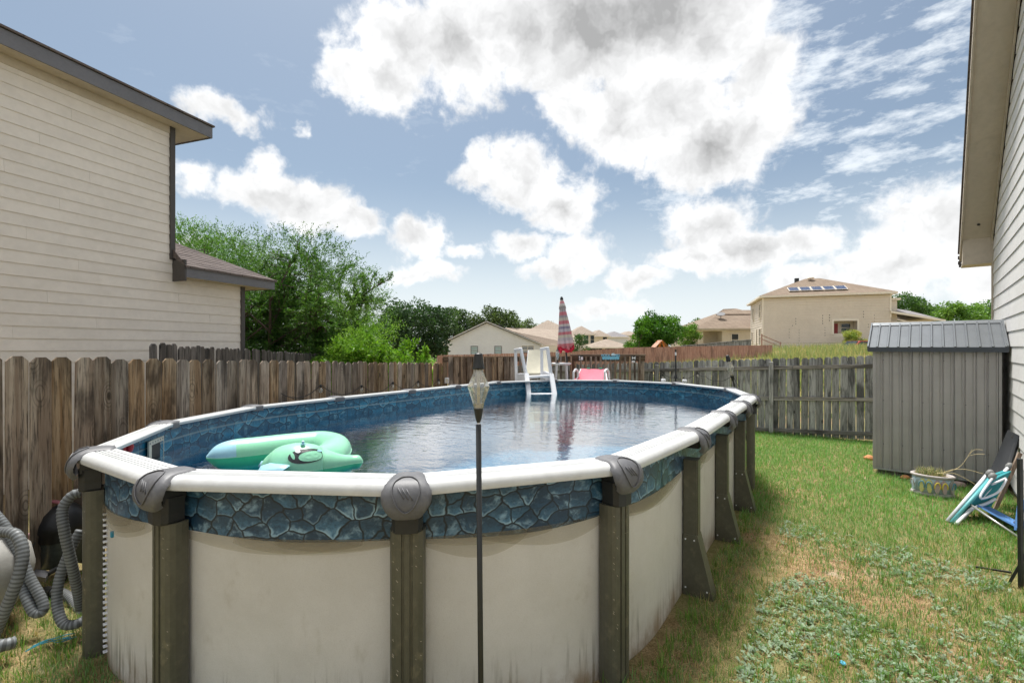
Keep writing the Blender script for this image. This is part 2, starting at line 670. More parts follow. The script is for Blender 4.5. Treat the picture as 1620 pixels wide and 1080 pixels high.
def shingles(name, c1, c2, sc=1.0):
    t = NT(name)
    v = t.coords('Object', (1, 1, 1))
    br = t.new('ShaderNodeTexBrick')
    sp = t.new('ShaderNodeSeparateXYZ')
    t.l.new(v, sp.inputs[0])
    # courses follow the height, tabs follow the run of the roof
    cb = t.new('ShaderNodeCombineXYZ')
    t.l.new(t.math('ADD', sp.outputs[0], sp.outputs[1]), cb.inputs[0])
    t.l.new(t.math('MULTIPLY', sp.outputs[2], 2.1), cb.inputs[1])
    t.l.new(cb.outputs[0], br.inputs['Vector'])
    br.inputs['Scale'].default_value = 3.2 * sc
    br.inputs['Color1'].default_value = (*c1, 1)
    br.inputs['Color2'].default_value = (*c2, 1)
    br.inputs['Mortar'].default_value = (*[x * .45 for x in c2], 1)
    br.inputs['Mortar Size'].default_value = .03
    br.inputs['Brick Width'].default_value = .9
    br.inputs['Row Height'].default_value = .42
    n = t.noise(v, 5 * sc, 5, .65)
    n2 = t.noise(v, 60 * sc, 3, .6)
    cc = t.mix(t.math('MULTIPLY', n, .5), br.outputs['Color'], c1)
    cc = t.mix(t.math('MULTIPLY', n2, .6), cc, tuple(x * .7 for x in c2))
    t.set(**{'Base Color': cc, 'Roughness': .95, 'Specular IOR Level': .15})
    t.bump(br.outputs['Fac'], -.5, .01)
    return t.m


M['shingle_grey'] = shingles('shingle_grey', srgb(126, 116, 112), srgb(98, 90, 88))
M['shingle_tan'] = shingles('shingle_tan', srgb(178, 164, 150), srgb(152, 138, 126), .6)
M['shingle_brown'] = shingles('shingle_brown', srgb(156, 140, 124), srgb(130, 114, 100), .6)
M['shingle_far'] = shingles('shingle_far', srgb(158, 154, 154), srgb(134, 130, 132), .6)

# ================================================================== SETTING
DU = Vector((0.557, 0.8305, 0)).normalized()     # long axis of the pool
DV = Vector((DU.y, -DU.x, 0))                    # to the right of it


def uv(u, v, z=0.0):
    return DU * u + DV * v + Vector((0, 0, z))


def terrain(x, y):
    x, y = np.asarray(x, float), np.asarray(y, float)
    u = x * DU.x + y * DU.y
    r = x / np.maximum(y, .5)
    far = smoothstep(13.6, 50, u) * 2.0 * smoothstep(-.12, .5, r) * (y > 0)
    near = .03 * (fbm(x * .8 + 40, y * .8 + 40, 3) - .5)
    return far + near


def axis_grid(lim, n, k):
    t = np.linspace(-1, 1, n)
    return lim * np.sinh(k * t) / math.sinh(k)


gx = axis_grid(700, 221, 6.2) + 2
gy = axis_grid(700, 221, 6.2) + 6
GX, GY = np.meshgrid(gx, gy)
V = np.stack([GX.ravel(), GY.ravel(), terrain(GX, GY).ravel()], 1)
n = len(gx)
ii = np.arange(n - 1)
A = (ii[None, :] + ii[:, None] * n).ravel()
idx = np.stack([A, A + 1, A + 1 + n, A + n], 1)
t = NT('soil_and_thatch')
v = t.coords('Object')
n1 = t.noise(v, .8, 5, .6)
n2 = t.noise(v, 9, 5, .65)
n3 = t.noise(v, 70, 4, .7)
n4 = t.noise(v, 2.2, 4, .6)
cc = t.mix(t.ramp(n2, .35, .65), srgb(150, 120, 90), srgb(184, 156, 120))
cc = t.mix(t.math('MULTIPLY', t.ramp(n3, .42, .66), .8), cc, srgb(88, 68, 48))
cc = t.mix(t.math('MULTIPLY', t.ramp(n4, .58, .75), .6), cc, srgb(196, 182, 160))
cc = t.mix(t.math('MULTIPLY', t.ramp(n1, .34, .58), .62), cc, srgb(112, 122, 74))
t.set(**{'Base Color': cc, 'Roughness': 1.0, 'Specular IOR Level': .1})
t.bump(t.math('ADD', n3, n2), .8, .02)
M['ground'] = t.m
me = np_mesh('ground', V, 4, idx)
struct(link('ground', me, M['ground'], smooth=True))


# ------------------------------------------------------------------ fences
def picket_mesh(w, h, th, ear=.03, lean=0.0):
    m = MB()
    e = ear
    poly = [(-w / 2, 0), (w / 2, 0), (w / 2 + lean, h - e), (w / 2 - e + lean, h), (-w / 2 + e + lean, h), (-w / 2 + lean, h - e)]
    m.prism(poly, 'y', -th / 2, th / 2)
    me = m.mesh('picket')
    return me


def fence(name, label, P0, P1, pitch, z0, z1, h, mat, wid=.138, group=None, rails=None, posts=None, rail_side=-1, railmat=None, jit=.006, hj=.012):
    """pickets one by one from P0 to P1; ground level runs from z0 to z1"""
    P0, P1 = Vector(P0), Vector(P1)
    d = (P1 - P0)
    L = d.length
    ang = math.atan2(d.y, d.x)
    root = thing(name, label, 'fence', (P0.x, P0.y, 0), ang, group)
    meshes = []
    for k in range(6):
        me = picket_mesh(wid * random.uniform(.965, 1.01), h, .017, random.uniform(.032, .044), random.uniform(-.006, .006))
        me.materials.append(mat)
        meshes.append(me)
    nn = int(L / pitch)
    for i in range(nn):
        s = (i + .5) * pitch
        o = link('picket', random.choice(meshes), None, root)
        o.location = (s + random.uniform(-jit, jit) * .5, random.uniform(-.004, .004), z0 + (z1 - z0) * s / L + random.uniform(-hj, hj))
        o.rotation_euler = (random.uniform(-.012, .012), random.uniform(-.006, .006), random.uniform(-.03, .03) + (math.pi if random.random() < .5 else 0))
    if rails:
        for zr in rails:
            step = 2.6
            s = 0
            while s < L - .05:
                e = min(L, s + step)
                m = MB()
                za = z0 + (z1 - z0) * s / L + zr
                zb = z0 + (z1 - z0) * e / L + zr
                dz = (zb - za)
                m.box(0, e - s - .006, -.019, .019, -.044, .044)
                o = m.build('rail', railmat, root, bevel=.004)
                o.location = (s, rail_side * .03, za)
                o.rotation_euler = (0, -math.atan2(dz, e - s), 0)
                s = e
    if posts:
        for s in posts:
            m = MB().box(-.045, .045, -.045, .045, -.1, h - .08)
            o = m.build('post', mat, root, bevel=.005)
            o.location = (s, rail_side * .097, z0 + (z1 - z0) * s / L)
    return root


LF_K = .345
lf = lambda s: Vector((-4.13 + LF_K * s, 4.05 + s, 0))
fence('picket_fence', 'tall brown weathered dog-ear picket fence running back along the left of the pool', lf(-1.9), lf(7.45), .158,
      .22, -.15, 1.83, M['fence_brown'], wid=.149)
# its far side is seen only through gaps; the neighbour's darker fence stands beyond
nf0 = Vector((-.7526 * 6.6, 6.6, 0))
fence('picket_fence', 'dark grey picket fence rising behind the brown fence below the cream house', nf0, nf0 + Vector((-.08, 1, 0)) * 15, .15,
      .28, -.20, 1.83, M['fence_dark'], wid=.142, hj=.02)
BF_U = 13.05
p0, p1 = uv(BF_U, -8.6), uv(BF_U, 3.4)
fence('picket_fence', 'grey picket fence with three rails across the far end of the yard', p0, p1, .15, -.37, .17, 1.83, M['fence_grey'], wid=.143,
      rails=(.13, .88, 1.61), posts=[8.6 - 6.7, 8.6 - 3.97, 8.6 - 1.25, 8.6 + 1.45], rail_side=-1, railmat=M['rail_grey'])

# the reddish fence beyond the field, pickets too small to pick apart
root = thing('board_fence', 'long reddish brown board fence beyond the grassy field', 'fence', (0, 0, 0))
m = MB()
a, b = px(692, 562, 31), px(1222, 545.5, 33)
mid = px(905, 556, 31)
mid2 = px(995, 549.5, 32)
pts = [a, mid, mid2, b]
for p, q in zip(pts, pts[1:]):
    d = q - p
    L = math.hypot(d.x, d.y)
    k = int(L / .15)
    ang = math.atan2(d.y, d.x)
    for i in range(k):
        c = p + d * ((i + .5) / k)
        Mx = Matrix.Translation((c.x, c.y, c.z + random.uniform(-.012, .012))) @ Matrix.Rotation(ang, 4, 'Z')
        m.box(-.072, .072, -.01, .01, -1.85, 0, Mx)
o = m.build('boards', M['fence_red'], root)
o['kind'] = 'stuff'
m = MB()
for p, q in zip(pts, pts[1:]):
    for dz in (-.25, -1.5):
        m.bar(p + Vector((0, .05, dz)), q + Vector((0, .05, dz)), .04, .09)
m.build('rail', M['fence_red'], root)
root2 = thing('board_fence', 'weathered fence with a cap rail below the patio house', 'fence', (0, 0, 0))
a2, b2 = px(1078, 547.5, 37), px(1188, 537.5, 38)
m = MB()
d = b2 - a2
k = int(math.hypot(d.x, d.y) / .15)
for i in range(k):
    c = a2 + d * ((i + .5) / k)
    m.box(c.x - .07, c.x + .07, c.y - .01, c.y + .01, c.z - 1.7, c.z)
o = m.build('boards', M['fence_grey'], root2)
o['kind'] = 'stuff'
MB().bar(a2 + Vector((0, -.03, .02)), b2 + Vector((0, -.03, .02)), .12, .05).build('cap_rail', M['fence_grey'], root2)


# ------------------------------------------------------------------ near house on the left
def siding(root, x0, x1fn, z0, z1, exp, mat, side=-1, y=0.0, name='siding_board', x0fn=None):
    """lapped boards along local x on the plane y; side = outward direction in y"""
    z = z0
    i = 0
    while z < z1 - .01:
        top = min(z + exp + .02, z1)
        xa = x0fn(z, top) if x0fn else x0
        xb = x1fn(z, top)
        if xb - xa > .05:
            o0 = y + side * .020
            o1 = y + side * .006
            # planks butt end to end, the joints staggered from course to course
            cuts = [xa]
            q = xa + (.9 + 2.7 * ((i * .382) % 1))
            while q < xb - .4:
                cuts.append(q)
                q += 3.66
            cuts.append(xb)
            for c0, c1 in zip(cuts, cuts[1:]):
                wv = random.uniform(-.0016, .0016)
                m = MB()
                m.prism([(o0, z + wv), (o1, top), (y - side * .004, top), (y - side * .004, z + wv)], 'x', c0, c1 - (.0018 if c1 < xb else 0))
                m.build(name, mat, root)
        z += exp
        i += 1


LHK = .345
lhd = Vector((LHK, 1, 0)).normalized()
lh0 = Vector((-7.1, 6.65, 0))
ang = math.atan2(lhd.y, lhd.x)
LH = thing('neighbour_house', 'cream two-storey house with dark grey trim behind the left fence', 'house', lh0, ang)
# local x runs away from the camera along the wall, local y to the left (into the house)
S2 = 2.27 * 1.058          # end of the upper floor
S1 = 3.71 * 1.058          # end of the lower floor
ZE2, ZE1 = 6.13, 3.36
MB().box(-7, S2 - .02, .02, 8, -.3, ZE2).build('wall_core', M['cream_siding'], LH)
MB().box(S2 - .02, S1 - .02, .03, 7.9, -.3, ZE1).build('wall_core', M['cream_siding'], LH)
siding(LH, -6, lambda z, t_: (S2 if z > 3.42 else (S1 if z < 3.3 else S1)), .05, ZE2, .178, M['cream_siding'], side=-1)
MB().box(S2 - .055, S2 + .035, -.045, .06, ZE1 + .32, ZE2).build('corner_board', M['dark_trim'], LH)
MB().box(S1 - .055, S1 + .035, -.045, .06, -.2, ZE1).build('corner_board', M['dark_trim'], LH)
OV, OE = .34, .55
# upper eave: soffit, fascia, frieze, roof
MB().box(-7, S2 + OE - .02, -OV + .02, 8, ZE2, ZE2 + .03).build('soffit', M['soffit'], LH)
MB().box(-6, S2 + .02, -.028, -.003, ZE2 - .13, ZE2 - .002).build('frieze_board', M['soffit'], LH)
MB().box(-7, S2 + OE, -OV, -OV + .022, ZE2 - .02, ZE2 + .19).build('fascia', M['grey_trim'], LH)
MB().box(S2 + OE - .021, S2 + OE + .001, -OV + .022, 8.3, ZE2 - .02, ZE2 + .19).build('fascia', M['grey_trim'], LH)
m = MB()
zt = ZE2 + .2
e = .03
m.add([(-8, -OV - e, zt), (S2 + OE + e, -OV - e, zt), (S2 + OE + e, 8.34, zt), (-8, 8.34, zt), (-8, 4, zt + 2.1), (S2 + OE - 4.3, 4, zt + 2.1),
       (-8, -OV - e, zt + .03), (S2 + OE + e, -OV - e, zt + .03), (S2 + OE + e, 8.34, zt + .03), (-8, 8.34, zt + .03)],
      [(3, 2, 1, 0), (0, 1, 7, 6), (1, 2, 8, 7), (6, 7, 5, 4), (7, 8, 5), (8, 9, 4, 5)])
m.build('roof', M['shingle_grey'], LH)
# lower lean-to roof with a hipped end
zt = ZE1 + .19
xs, xe = S2 + .05, S1 + OE
yb = -OV
MB().box(xs - .02, xe, yb, yb + .022, ZE1 - .01, zt).build('fascia', M['grey_trim'], LH)
MB().box(xe - .021, xe + .001, yb + .022, 8.2, ZE1 - .01, zt).build('fascia', M['grey_trim'], LH)
MB().box(xs - .055, xs - .02, yb, -.024, ZE1 - .08, zt + .12).build('eave_return', M['dark_trim'], LH)
MB().box(xs - .02, xe - .03, yb + .03, -.024, ZE1, ZE1 + .02).build('soffit', M['soffit'], LH)
MB().box(S1 + .04, xe - .03, -.02, 8, ZE1, ZE1 + .02).build('soffit', M['soffit'], LH)
m = MB()
rise = .62
m.add([(xs - .06, yb - .03, zt), (xe + .03, yb - .03, zt), (xe + .03, 8.2, zt), (xs - .06, .02, zt + .40), (xs - .06, 1.5, zt + .98), (xs - .06, 8.2, zt + .98),
       (xs - .06, yb - .03, zt - .03), (xe + .03, yb - .03, zt - .03)],
      [(0, 1, 4, 3), (1, 2, 5, 4), (6, 7, 1, 0)])
ro = m.build('roof', M['shingle_grey'], LH)
# shingle courses on the slope facing the yard
A_, B_, C_ = Vector((xs - .06, yb - .03, zt)), Vector((xe + .03, yb - .03, zt)), Vector((xs - .06, 1.5, zt + .98))
nrm = (B_ - A_).cross(C_ - A_).normalized()
m = MB()
NC = 19
for i in range(NC):
    t0, t1 = i / NC, min(1, (i + 1.12) / NC)
    pa, pb = A_.lerp(C_, t0), B_.lerp(C_, t0)
    qa, qb = A_.lerp(C_, t1), B_.lerp(C_, t1)
    s = 0
    L = (pb - pa).length
    while s < L - .02:
        w = random.uniform(.14, .3)
        f0, f1 = s / L, min(1, (s + w - .006) / L)
        lift = random.uniform(.006, .011)
        a0, a1 = pa.lerp(pb, f0) + nrm * lift, pa.lerp(pb, f1) + nrm * lift
        b0, b1 = qa.lerp(qb, f0) + nrm * .002, qa.lerp(qb, f1) + nrm * .002
        m.add([a0, a1, b1, b0, pa.lerp(pb, f0), pa.lerp(pb, f1)], [(0, 1, 2, 3), (4, 5, 1, 0)])
        s += w
o = m.build('shingles', M['shingle_grey'], ro)
o['kind'] = 'stuff'

# ------------------------------------------------------------------ near house on the right
RHK = .862
rhd = Vector((RHK, 1, 0)).normalized()
rhc = Vector((8.634, 8.6, 0))
ang = math.atan2(-rhd.y, -rhd.x)      # local x runs along the wall towards the camera
RH = thing('neighbour_house', 'pale grey sided gable house at the right edge with deep rake overhang', 'house', rhc, ang)
# outward normal is local -y or +y?  local y = rot90 of local x
ly = Vector((-math.sin(ang), math.cos(ang), 0))
outw = Vector((-rhd.y, rhd.x, 0))
SD = 1 if ly.dot(outw) > 0 else -1     # outward sign
RZ0, RSL = 4.02, .75                   # rake underside height at the corner, slope


def rake(s):
    return RZ0 + RSL * s


ws = 10.0
m = MB()
m.prism([(0, -.2), (ws, -.2), (ws, rake(ws)), (0, rake(0))], 'y', -SD * .02, -SD * 5)
m.build('wall_core', M['white_siding'], RH)
siding(RH, 0, lambda z, t_: 9.0, .12, 8.2, .2165, M['white_siding'], side=SD, x0fn=lambda z, t_: max(0.05, (t_ - RZ0) / RSL))
MB().box(-.05, .05, SD * -.05, SD * .036, -.2, RZ0).build('corner_board', M['beige_trim'], RH)
OR = .43
# rake soffit and fascia, sloping up towards the camera
def slab(x0, x1, ya, yb, dz0, dz1):
    return MB().prism([(x0, rake(x0) + dz0), (x1, rake(x1) + dz0), (x1, rake(x1) + dz1), (x0, rake(x0) + dz1)], 'y', ya, yb)


xl = -.42
slab(0.0, ws, SD * .02, SD * (OR - .015), .0, .02).build('soffit', M['soffit'], RH)
slab(.0, ws, SD * .022, SD * .045, -.10, -.003).build('frieze_board', M['soffit'], RH)
slab(xl, ws, SD * (OR - .012), SD * (OR + .012), -.05, .16).build('rake_fascia', M['beige_trim'], RH)
slab(xl - .03, ws, SD * -4, SD * (OR + .035), .162, .20).build('roof', M['shingle_grey'], RH)
# boxed eave return at the foot of the rake
zb = RZ0 - .42
m = MB().prism([(xl, zb), (0.02, zb), (.02, rake(.02)), (xl, rake(xl) + .14)], 'y', SD * -2, SD * (OR - .016))
m.build('eave_box', M['soffit'], RH)
MB().box(xl - .005, .026, SD * -.01, SD * (OR - .01), zb - .03, zb + .005).build('eave_box_base', M['beige_trim'], RH)
m = MB()
for k, (zz, yy) in enumerate(((0, 0), (.05, .012), (.1, -.004), (.15, .014))):
    m.box(xl - .02, xl + .05, SD * (OR - .014 + yy), SD * (OR + .02 + yy), zb - .01 + zz, zb + .05 + zz)
m.build('fascia_end', M['dark_trim'], RH)
MB().lathe([(.02, 0), (.022, .02), (.012, .03)], 10, (.3, SD * .22, rake(.3) - .03)).build('soffit_vent', M['black_plastic'], RH)
m = MB()
for i in range(13):
    s = .1 + i * .42
    m.box(s, s + .012, SD * (OR + .011), SD * (OR + .016), rake(s) + .05, rake(s) + .062)
m.build('nail_heads', M['dark_trim'], RH)['kind'] = 'stuff'


# ------------------------------------------------------------------ houses in the distance
def window(root, c, w, h, y, frame=None, glass=None, side=-1, mull=1, axis='x', thick=.06):
    """window on plane: axis x -> wall along local x at local y; axis y -> wall along local y at local x=y"""
    frame = frame or M['cream_trim']
    glass = glass or M['window_glass']
    cx, cz = c

    def bx(m, a0, a1, d0, d1, z0, z1):
        d0, d1 = sorted((y + side * d0, y + side * d1))
        if axis == 'x':
            m.box(a0, a1, d0, d1, z0, z1)
        else:
            m.box(d0, d1, a0, a1, z0, z1)
    m = MB()
    f = thick
    bx(m, cx - w / 2 - f, cx + w / 2 + f, .0, .07, cz + h / 2, cz + h / 2 + f)
    bx(m, cx - w / 2 - f, cx + w / 2 + f, .0, .09, cz - h / 2 - f, cz - h / 2)
    bx(m, cx - w / 2 - f, cx - w / 2, .0, .07, cz - h / 2, cz + h / 2)
    bx(m, cx + w / 2, cx + w / 2 + f, .0, .07, cz - h / 2, cz + h / 2)
    bx(m, cx - w / 2, cx + w / 2, .0, .055, cz - .025, cz + .025)
    for i in range(1, mull):
        xx = cx - w / 2 + w * i / mull
        bx(m, xx - .02, xx + .02, .0, .05, cz - h / 2, cz + h / 2)
    wo_ = m.build('window', frame, root)
    m = MB()
    bx(m, cx - w / 2, cx + w / 2, -.01, .03, cz - h / 2, cz + h / 2)
    m.build('pane', glass, wo_)
    return wo_


def lap_wall(root, x0, x1, z0, z1, y, mat, exp=.2, side=-1, axis='x', holes=(), top=None):
    """lapped siding as one part, for walls too far off to pick the boards apart"""
    m = MB()
    z = z0
    while z < z1 - .01:
        t_ = min(z + exp, z1)
        xa, xb = (x0, x1) if top is None else top(z, t_)
        segs = [(xa, xb)]
        for (hx0, hx1, hz0, hz1) in holes:
            if z < hz1 and t_ > hz0:
                ns = []
                for (a, b) in segs:
                    if hx1 <= a or hx0 >= b:
                        ns.append((a, b))
                    else:
                        if a < hx0:
                            ns.append((a, hx0))
                        if b > hx1:
                            ns.append((hx1, b))
                segs = ns
        for (a, b) in segs:
            if b - a < .02:
                continue
            pl = [(y + side * .045, z), (y + side * .005, t_), (y, t_), (y, z)]
            if axis == 'x':
                m.prism(pl, 'x', a, b)
            else:
                m.prism(pl, 'y', a, b)
        z += exp
    return m.build('wall', mat, root)


def hip_roof(root, x0, x1, y0, y1, ze, rise, ov, mat, fascia, fh=.22):
    X0, X1, Y0, Y1 = x0 - ov, x1 + ov, y0 - ov, y1 + ov
    w, dpt = X1 - X0, Y1 - Y0
    k = min(w, dpt) / 2
    if w >= dpt:
        ra, rb = (X0 + k, (Y0 + Y1) / 2), (X1 - k, (Y0 + Y1) / 2)
    else:
        ra, rb = ((X0 + X1) / 2, Y0 + k), ((X0 + X1) / 2, Y1 - k)
    z = ze + fh
    P = [(X0, Y0, z), (X1, Y0, z), (X1, Y1, z), (X0, Y1, z), (*ra, z + rise), (*rb, z + rise)]
    if w >= dpt:
        fs_ = [(0, 1, 5, 4), (1, 2, 5), (2, 3, 4, 5), (3, 0, 4)]
    else:
        fs_ = [(0, 1, 4), (1, 2, 5, 4), (2, 3, 5), (3, 0, 4, 5)]
    r_ = MB().add(P, fs_ + [(3, 2, 1, 0)]).build('roof', mat, root)
    m = MB()
    m.box(X0, X1, Y0, Y0 + .04, ze, z)
    m.box(X0, X1, Y1 - .04, Y1, ze, z)
    m.box(X0, X0 + .04, Y0 + .04, Y1 - .04, ze, z)
    m.box(X1 - .04, X1, Y0 + .04, Y1 - .04, ze, z)
    m.build('fascia', fascia, root)
    MB().box(X0 + .05, X1 - .05, Y0 + .05, Y1 - .05, ze + .02, ze + .05).build('soffit', M['cream_trim'], root)
    return r_


M['tan_siding'] = paint('tan_siding', srgb(216, 206, 192), .7, .05, .6, dirt=(srgb(196, 182, 166), .4))
M['grey_siding'] = paint('grey_siding', srgb(216, 217, 218), .7, .04, .6)
M['pale_wall'] = paint('pale_wall', srgb(222, 212, 194), .75, .05, .7)
M['red_paint'] = paint('red_paint', srgb(150, 40, 40), .45, .1, 2)
t = NT('solar_cells')
v = t.coords('Object')
br = t.new('ShaderNodeTexBrick')
br.offset = 0
t.l.new(v, br.inputs['Vector'])
br.inputs['Scale'].default_value = 6
br.inputs['Mortar Size'].default_value = .025
br.inputs['Brick Width'].default_value = 1
br.inputs['Row Height'].default_value = 1
br.inputs['Color1'].default_value = (*srgb(52, 62, 90), 1)
br.inputs['Color2'].default_value = (*srgb(60, 70, 98), 1)
br.inputs['Mortar'].default_value = (*srgb(130, 136, 150), 1)
t.set(**{'Base Color': br.outputs['Color'], 'Roughness': .22})
M['solar'] = t.m

# two-storey tan house with the solar panels
gl7 = Vector((26.5, 50.7, 0))
d7 = Vector((10.5, -3.7, 0)).normalized()
H7 = thing('tan_house', 'tan two-storey house with five solar panels on its hipped roof', 'house', (gl7.x, gl7.y, 2.15), math.atan2(d7.y, d7.x))
W7, D7, E7 = 11.2, 9.8, 5.15
porch = (6.4, 8.4, 1.35, 2.6)
MB().box(.05, W7 - .05, 1.2, D7 - .05, -.4, E7).build('wall_core', M['tan_siding'], H7)
for (a, b, z0, z1) in ((.05, porch[0], -.4, E7), (porch[1], W7 - .05, -.4, E7), (porch[0], porch[1], -.4, porch[2]), (porch[0], porch[1], porch[3], E7)):
    MB().box(a, b, .012, 1.19, z0, z1).build('wall_core', M['tan_siding'], H7)
lap_wall(H7, 0, W7, -.1, E7, 0, M['tan_siding'], .26, -1, holes=(porch,))
lap_wall(H7, 0, D7, -.1, E7, .04, M['tan_siding'], .26, -1, axis='y')
m = MB()
m.box(-.09, .06, -.06, -.032, -.1, E7)
m.build('corner_board', M['cream_trim'], H7)
MB().box(W7 - .12, W7 + .03, -.06, -.032, 2.9, E7).build('corner_board', M['cream_trim'], H7)
rf = hip_roof(H7, 0, W7, 0, D7, E7, 2.25, .42, M['shingle_brown'], M['cream_trim'], .2)
slope7 = math.atan2(2.25, (D7 + .84) / 2)
for i in range(5):
    m = MB()
    m.box(-.5, .5, -.62, .62, 0, .04)
    o = m.build('solar_panel', M['cream_trim'], H7, loc=(3.0 + i * 1.06, .95, E7 + .2 + (.95 + .42) * math.tan(slope7) + .12), rot=(slope7, 0, 0))
    MB().box(-.45, .45, -.57, .57, .042, .05).build('cells', M['solar'], o)
MB().lathe([(.3, 0), (.36, .06), (.3, .16), (.05, .22)], 12, (5.3, 4.2, E7 + 2.35)).build('roof_vent', M['cream_trim'], H7)
MB().box(3.9, 4.3, 4.8, 5.2, E7 + 2.1, E7 + 2.55).build('roof_vent', M['black_metal'], H7)
# porch opening with its trim, door and window
m = MB()
f = .16
m.box(porch[0] - f, porch[1] + f, -.06, .3, porch[3], porch[3] + f)
m.box(porch[0] - f, porch[0], -.06, .3, porch[2] - .1, porch[3])
m.box(porch[1], porch[1] + f, -.06, .3, porch[2] - .1, porch[3])
m.build('porch_trim', M['cream_trim'], H7)
MB().box(6.45, 7.05, 1.14, 1.19, porch[2], porch[3] - .2).build('door', M['red_paint'], H7)
window(H7, (7.75, 1.95), .8, .8, 1.2)
window(H7, (1.9, 3.9), 1.1, 1.5, 0, side=-1, mull=3, axis='y')
window(H7, (7.2, 3.9), .8, 1.4, 0, side=-1, mull=1, axis='y')
window(H7, (1.9, 1.1), 1.1, 1.7, 0, side=-1, mull=3, axis='y')
window(H7, (8.2, 1.2), .6, 1.1, 0, side=-1, mull=1, axis='y')
MB().box(-.08, -.03, 4.6, 5.5, -.1, 2.05).build('door', M['cream_trim'], H7)
# vent stains: small staple scars on the long wall
m = MB()
for (cx, z0_, k) in ((2.4, .9, 4), (3.3, .6, 5), (2.7, 2.15, 1), (3.0, 2.3, 3), (5.4, 2.3, 4), (6.0, 2.6, 3), (5.6, 1.1, 4), (8.9, 2.9, 3), (9.8, 2.2, 4), (9.3, 1.9, 2)):
    for j in range(k):
        m.box(cx, cx + .05, -.036, -.03, z0_ + j * .27, z0_ + j * .27 + .13)
m.build('siding_scars', M['dark_trim'], H7)['kind'] = 'stuff'
# lower wing at its right
MB().box(W7 - .04, W7 + 3.4, .3, D7 - .5, -.4, 2.5).build('wing_wall', M['tan_siding'], H7)
MB().box(W7 + .0, W7 + .7, .6, 3, 2.5, 4.6).build('bay_wall', M['tan_siding'], H7)
MB().box(W7 - .1, W7 + .95, .4, 3.2, 4.6, 4.8).build('bay_roof', M['cream_trim'], H7)
m = MB()
m.add([(W7 - .1, -.3, 3.5), (W7 + 4.2, -.3, 2.55), (W7 + 4.2, 6, 2.55), (W7 - .1, 6, 3.5)], [(0, 1, 2, 3)])
m.add([(W7 - .1, -.3, 3.3), (W7 + 4.2, -.3, 2.35), (W7 + 4.2, -.3, 2.55), (W7 - .1, -.3, 3.5)], [(0, 1, 2, 3)])
m.build('wing_roof_edge', M['cream_trim'], H7)
m = MB()
m.add([(W7 + .2, .0, 3.47), (W7 + 4.0, .0, 2.63), (W7 + 2.6, 3.2, 3.7), (W7 + .2, 3.2, 4.2)], [(0, 1, 2, 3)])
m.build('wing_roof', M['shingle_far'], H7)
# stair rail at the near corner
m = MB()
m.bar((-.3, -1.2, 0), (-.3, -1.2, 1.3), .12)
m.bar((1.4, -1.2, -.4), (1.4, -1.2, .5), .1)
m.bar((-.3, -1.2, 1.2), (1.5, -1.2, .35), .08)
m.bar((-.3, -1.2, .8), (1.5, -1.2, -.05), .08)
m.build('stair_rail', M['fence_red'], H7)

# single-storey house with the covered patio
H6 = thing('patio_house', 'single-storey house with covered patio and a satellite dish on its brown roof', 'house', (px(1104, 550, 62).x, 62, 1.25), R(-2))
H6.scale = (1.35, 1.35, 1.35)
E6 = 2.28
MB().box(.05, 12, 2.2, 9, -.6, E6).build('wall_core', M['pale_wall'], H6)
MB().box(2.65, 12, .05, 2.19, -.6, E6).build('wall_core', M['pale_wall'], H6)
MB().box(.0, 2.7, .0, .16, E6 - .1, E6).build('patio_beam', M['cream_trim'], H6)
MB().box(.12, .5, .0, .3, -.5, E6 - .1).build('patio_column', M['pale_wall'], H6)
MB().box(2.3, 2.64, .0, .3, -.5, E6 - .1).build('patio_column', M['pale_wall'], H6)
hip_roof(H6, 0, 12, 0, 9, E6, 2.1, .45, M['shingle_brown'], M['beige_trim'], .16)
m = MB()
m.add([(2.9, 3.0, E6 + 1.75), (7, 3.0, E6 + 1.75), (7, 8, E6 + 2.7), (4.6, 5.5, E6 + 2.45)], [(0, 1, 2, 3)])
m.box(2.9, 7, 3.0, 3.1, E6 + 1.5, E6 + 1.75)
m.build('upper_roof', M['shingle_brown'], H6)
window(H6, (3.5, 1.35), .62, 1.1, .04, frame=M['cream_trim'])
m = MB()
m.bar((-.9, -.3, .55), (2.6, -.3, .6), .06, .14)
m.bar((-.9, -.3, .2), (2.6, -.3, .25), .05, .08)
for i in range(9):
    m.bar((-.85 + i * .42, -.3, -.6), (-.85 + i * .42, -.3, .6), .06)
m.build('patio_rail', M['red_paint'], H6)
dish = MB()
dish.lathe([(.02, 0), (.2, .04), (.36, .12), (.42, .2)], 14, (0, 0, 0))
dobj = dish.build('satellite_dish', M['cap_grey'], H6, loc=(2.95, 2.0, E6 + 1.5), rot=(R(25), R(-10), 0))
MB().tube([(0, 0, 0), (0, 0, -.5)], .03, 6).build('mast', M['cap_grey'], dobj)

# grey-white gable house
Y1_ = 56
H1 = thing('gable_house', 'grey-white single-storey house with a wide gable end facing the yard', 'house', (px(697, 550, Y1_).x, Y1_, -.35), 0)
w1_ = (855 - 697) / F * Y1_
zl = CH + (HZ - 545) / F * Y1_ + .35
zp = CH + (HZ - 510) / F * Y1_ + .35
xp = (770 - 697) / F * Y1_


def gtop(z, t_):
    if t_ <= zl:
        return (0.9 if t_ < zl - .1 else 0.0, w1_)
    f_ = (t_ - zl) / (zp - zl)
    return (xp * f_, w1_ + (xp - w1_) * f_)


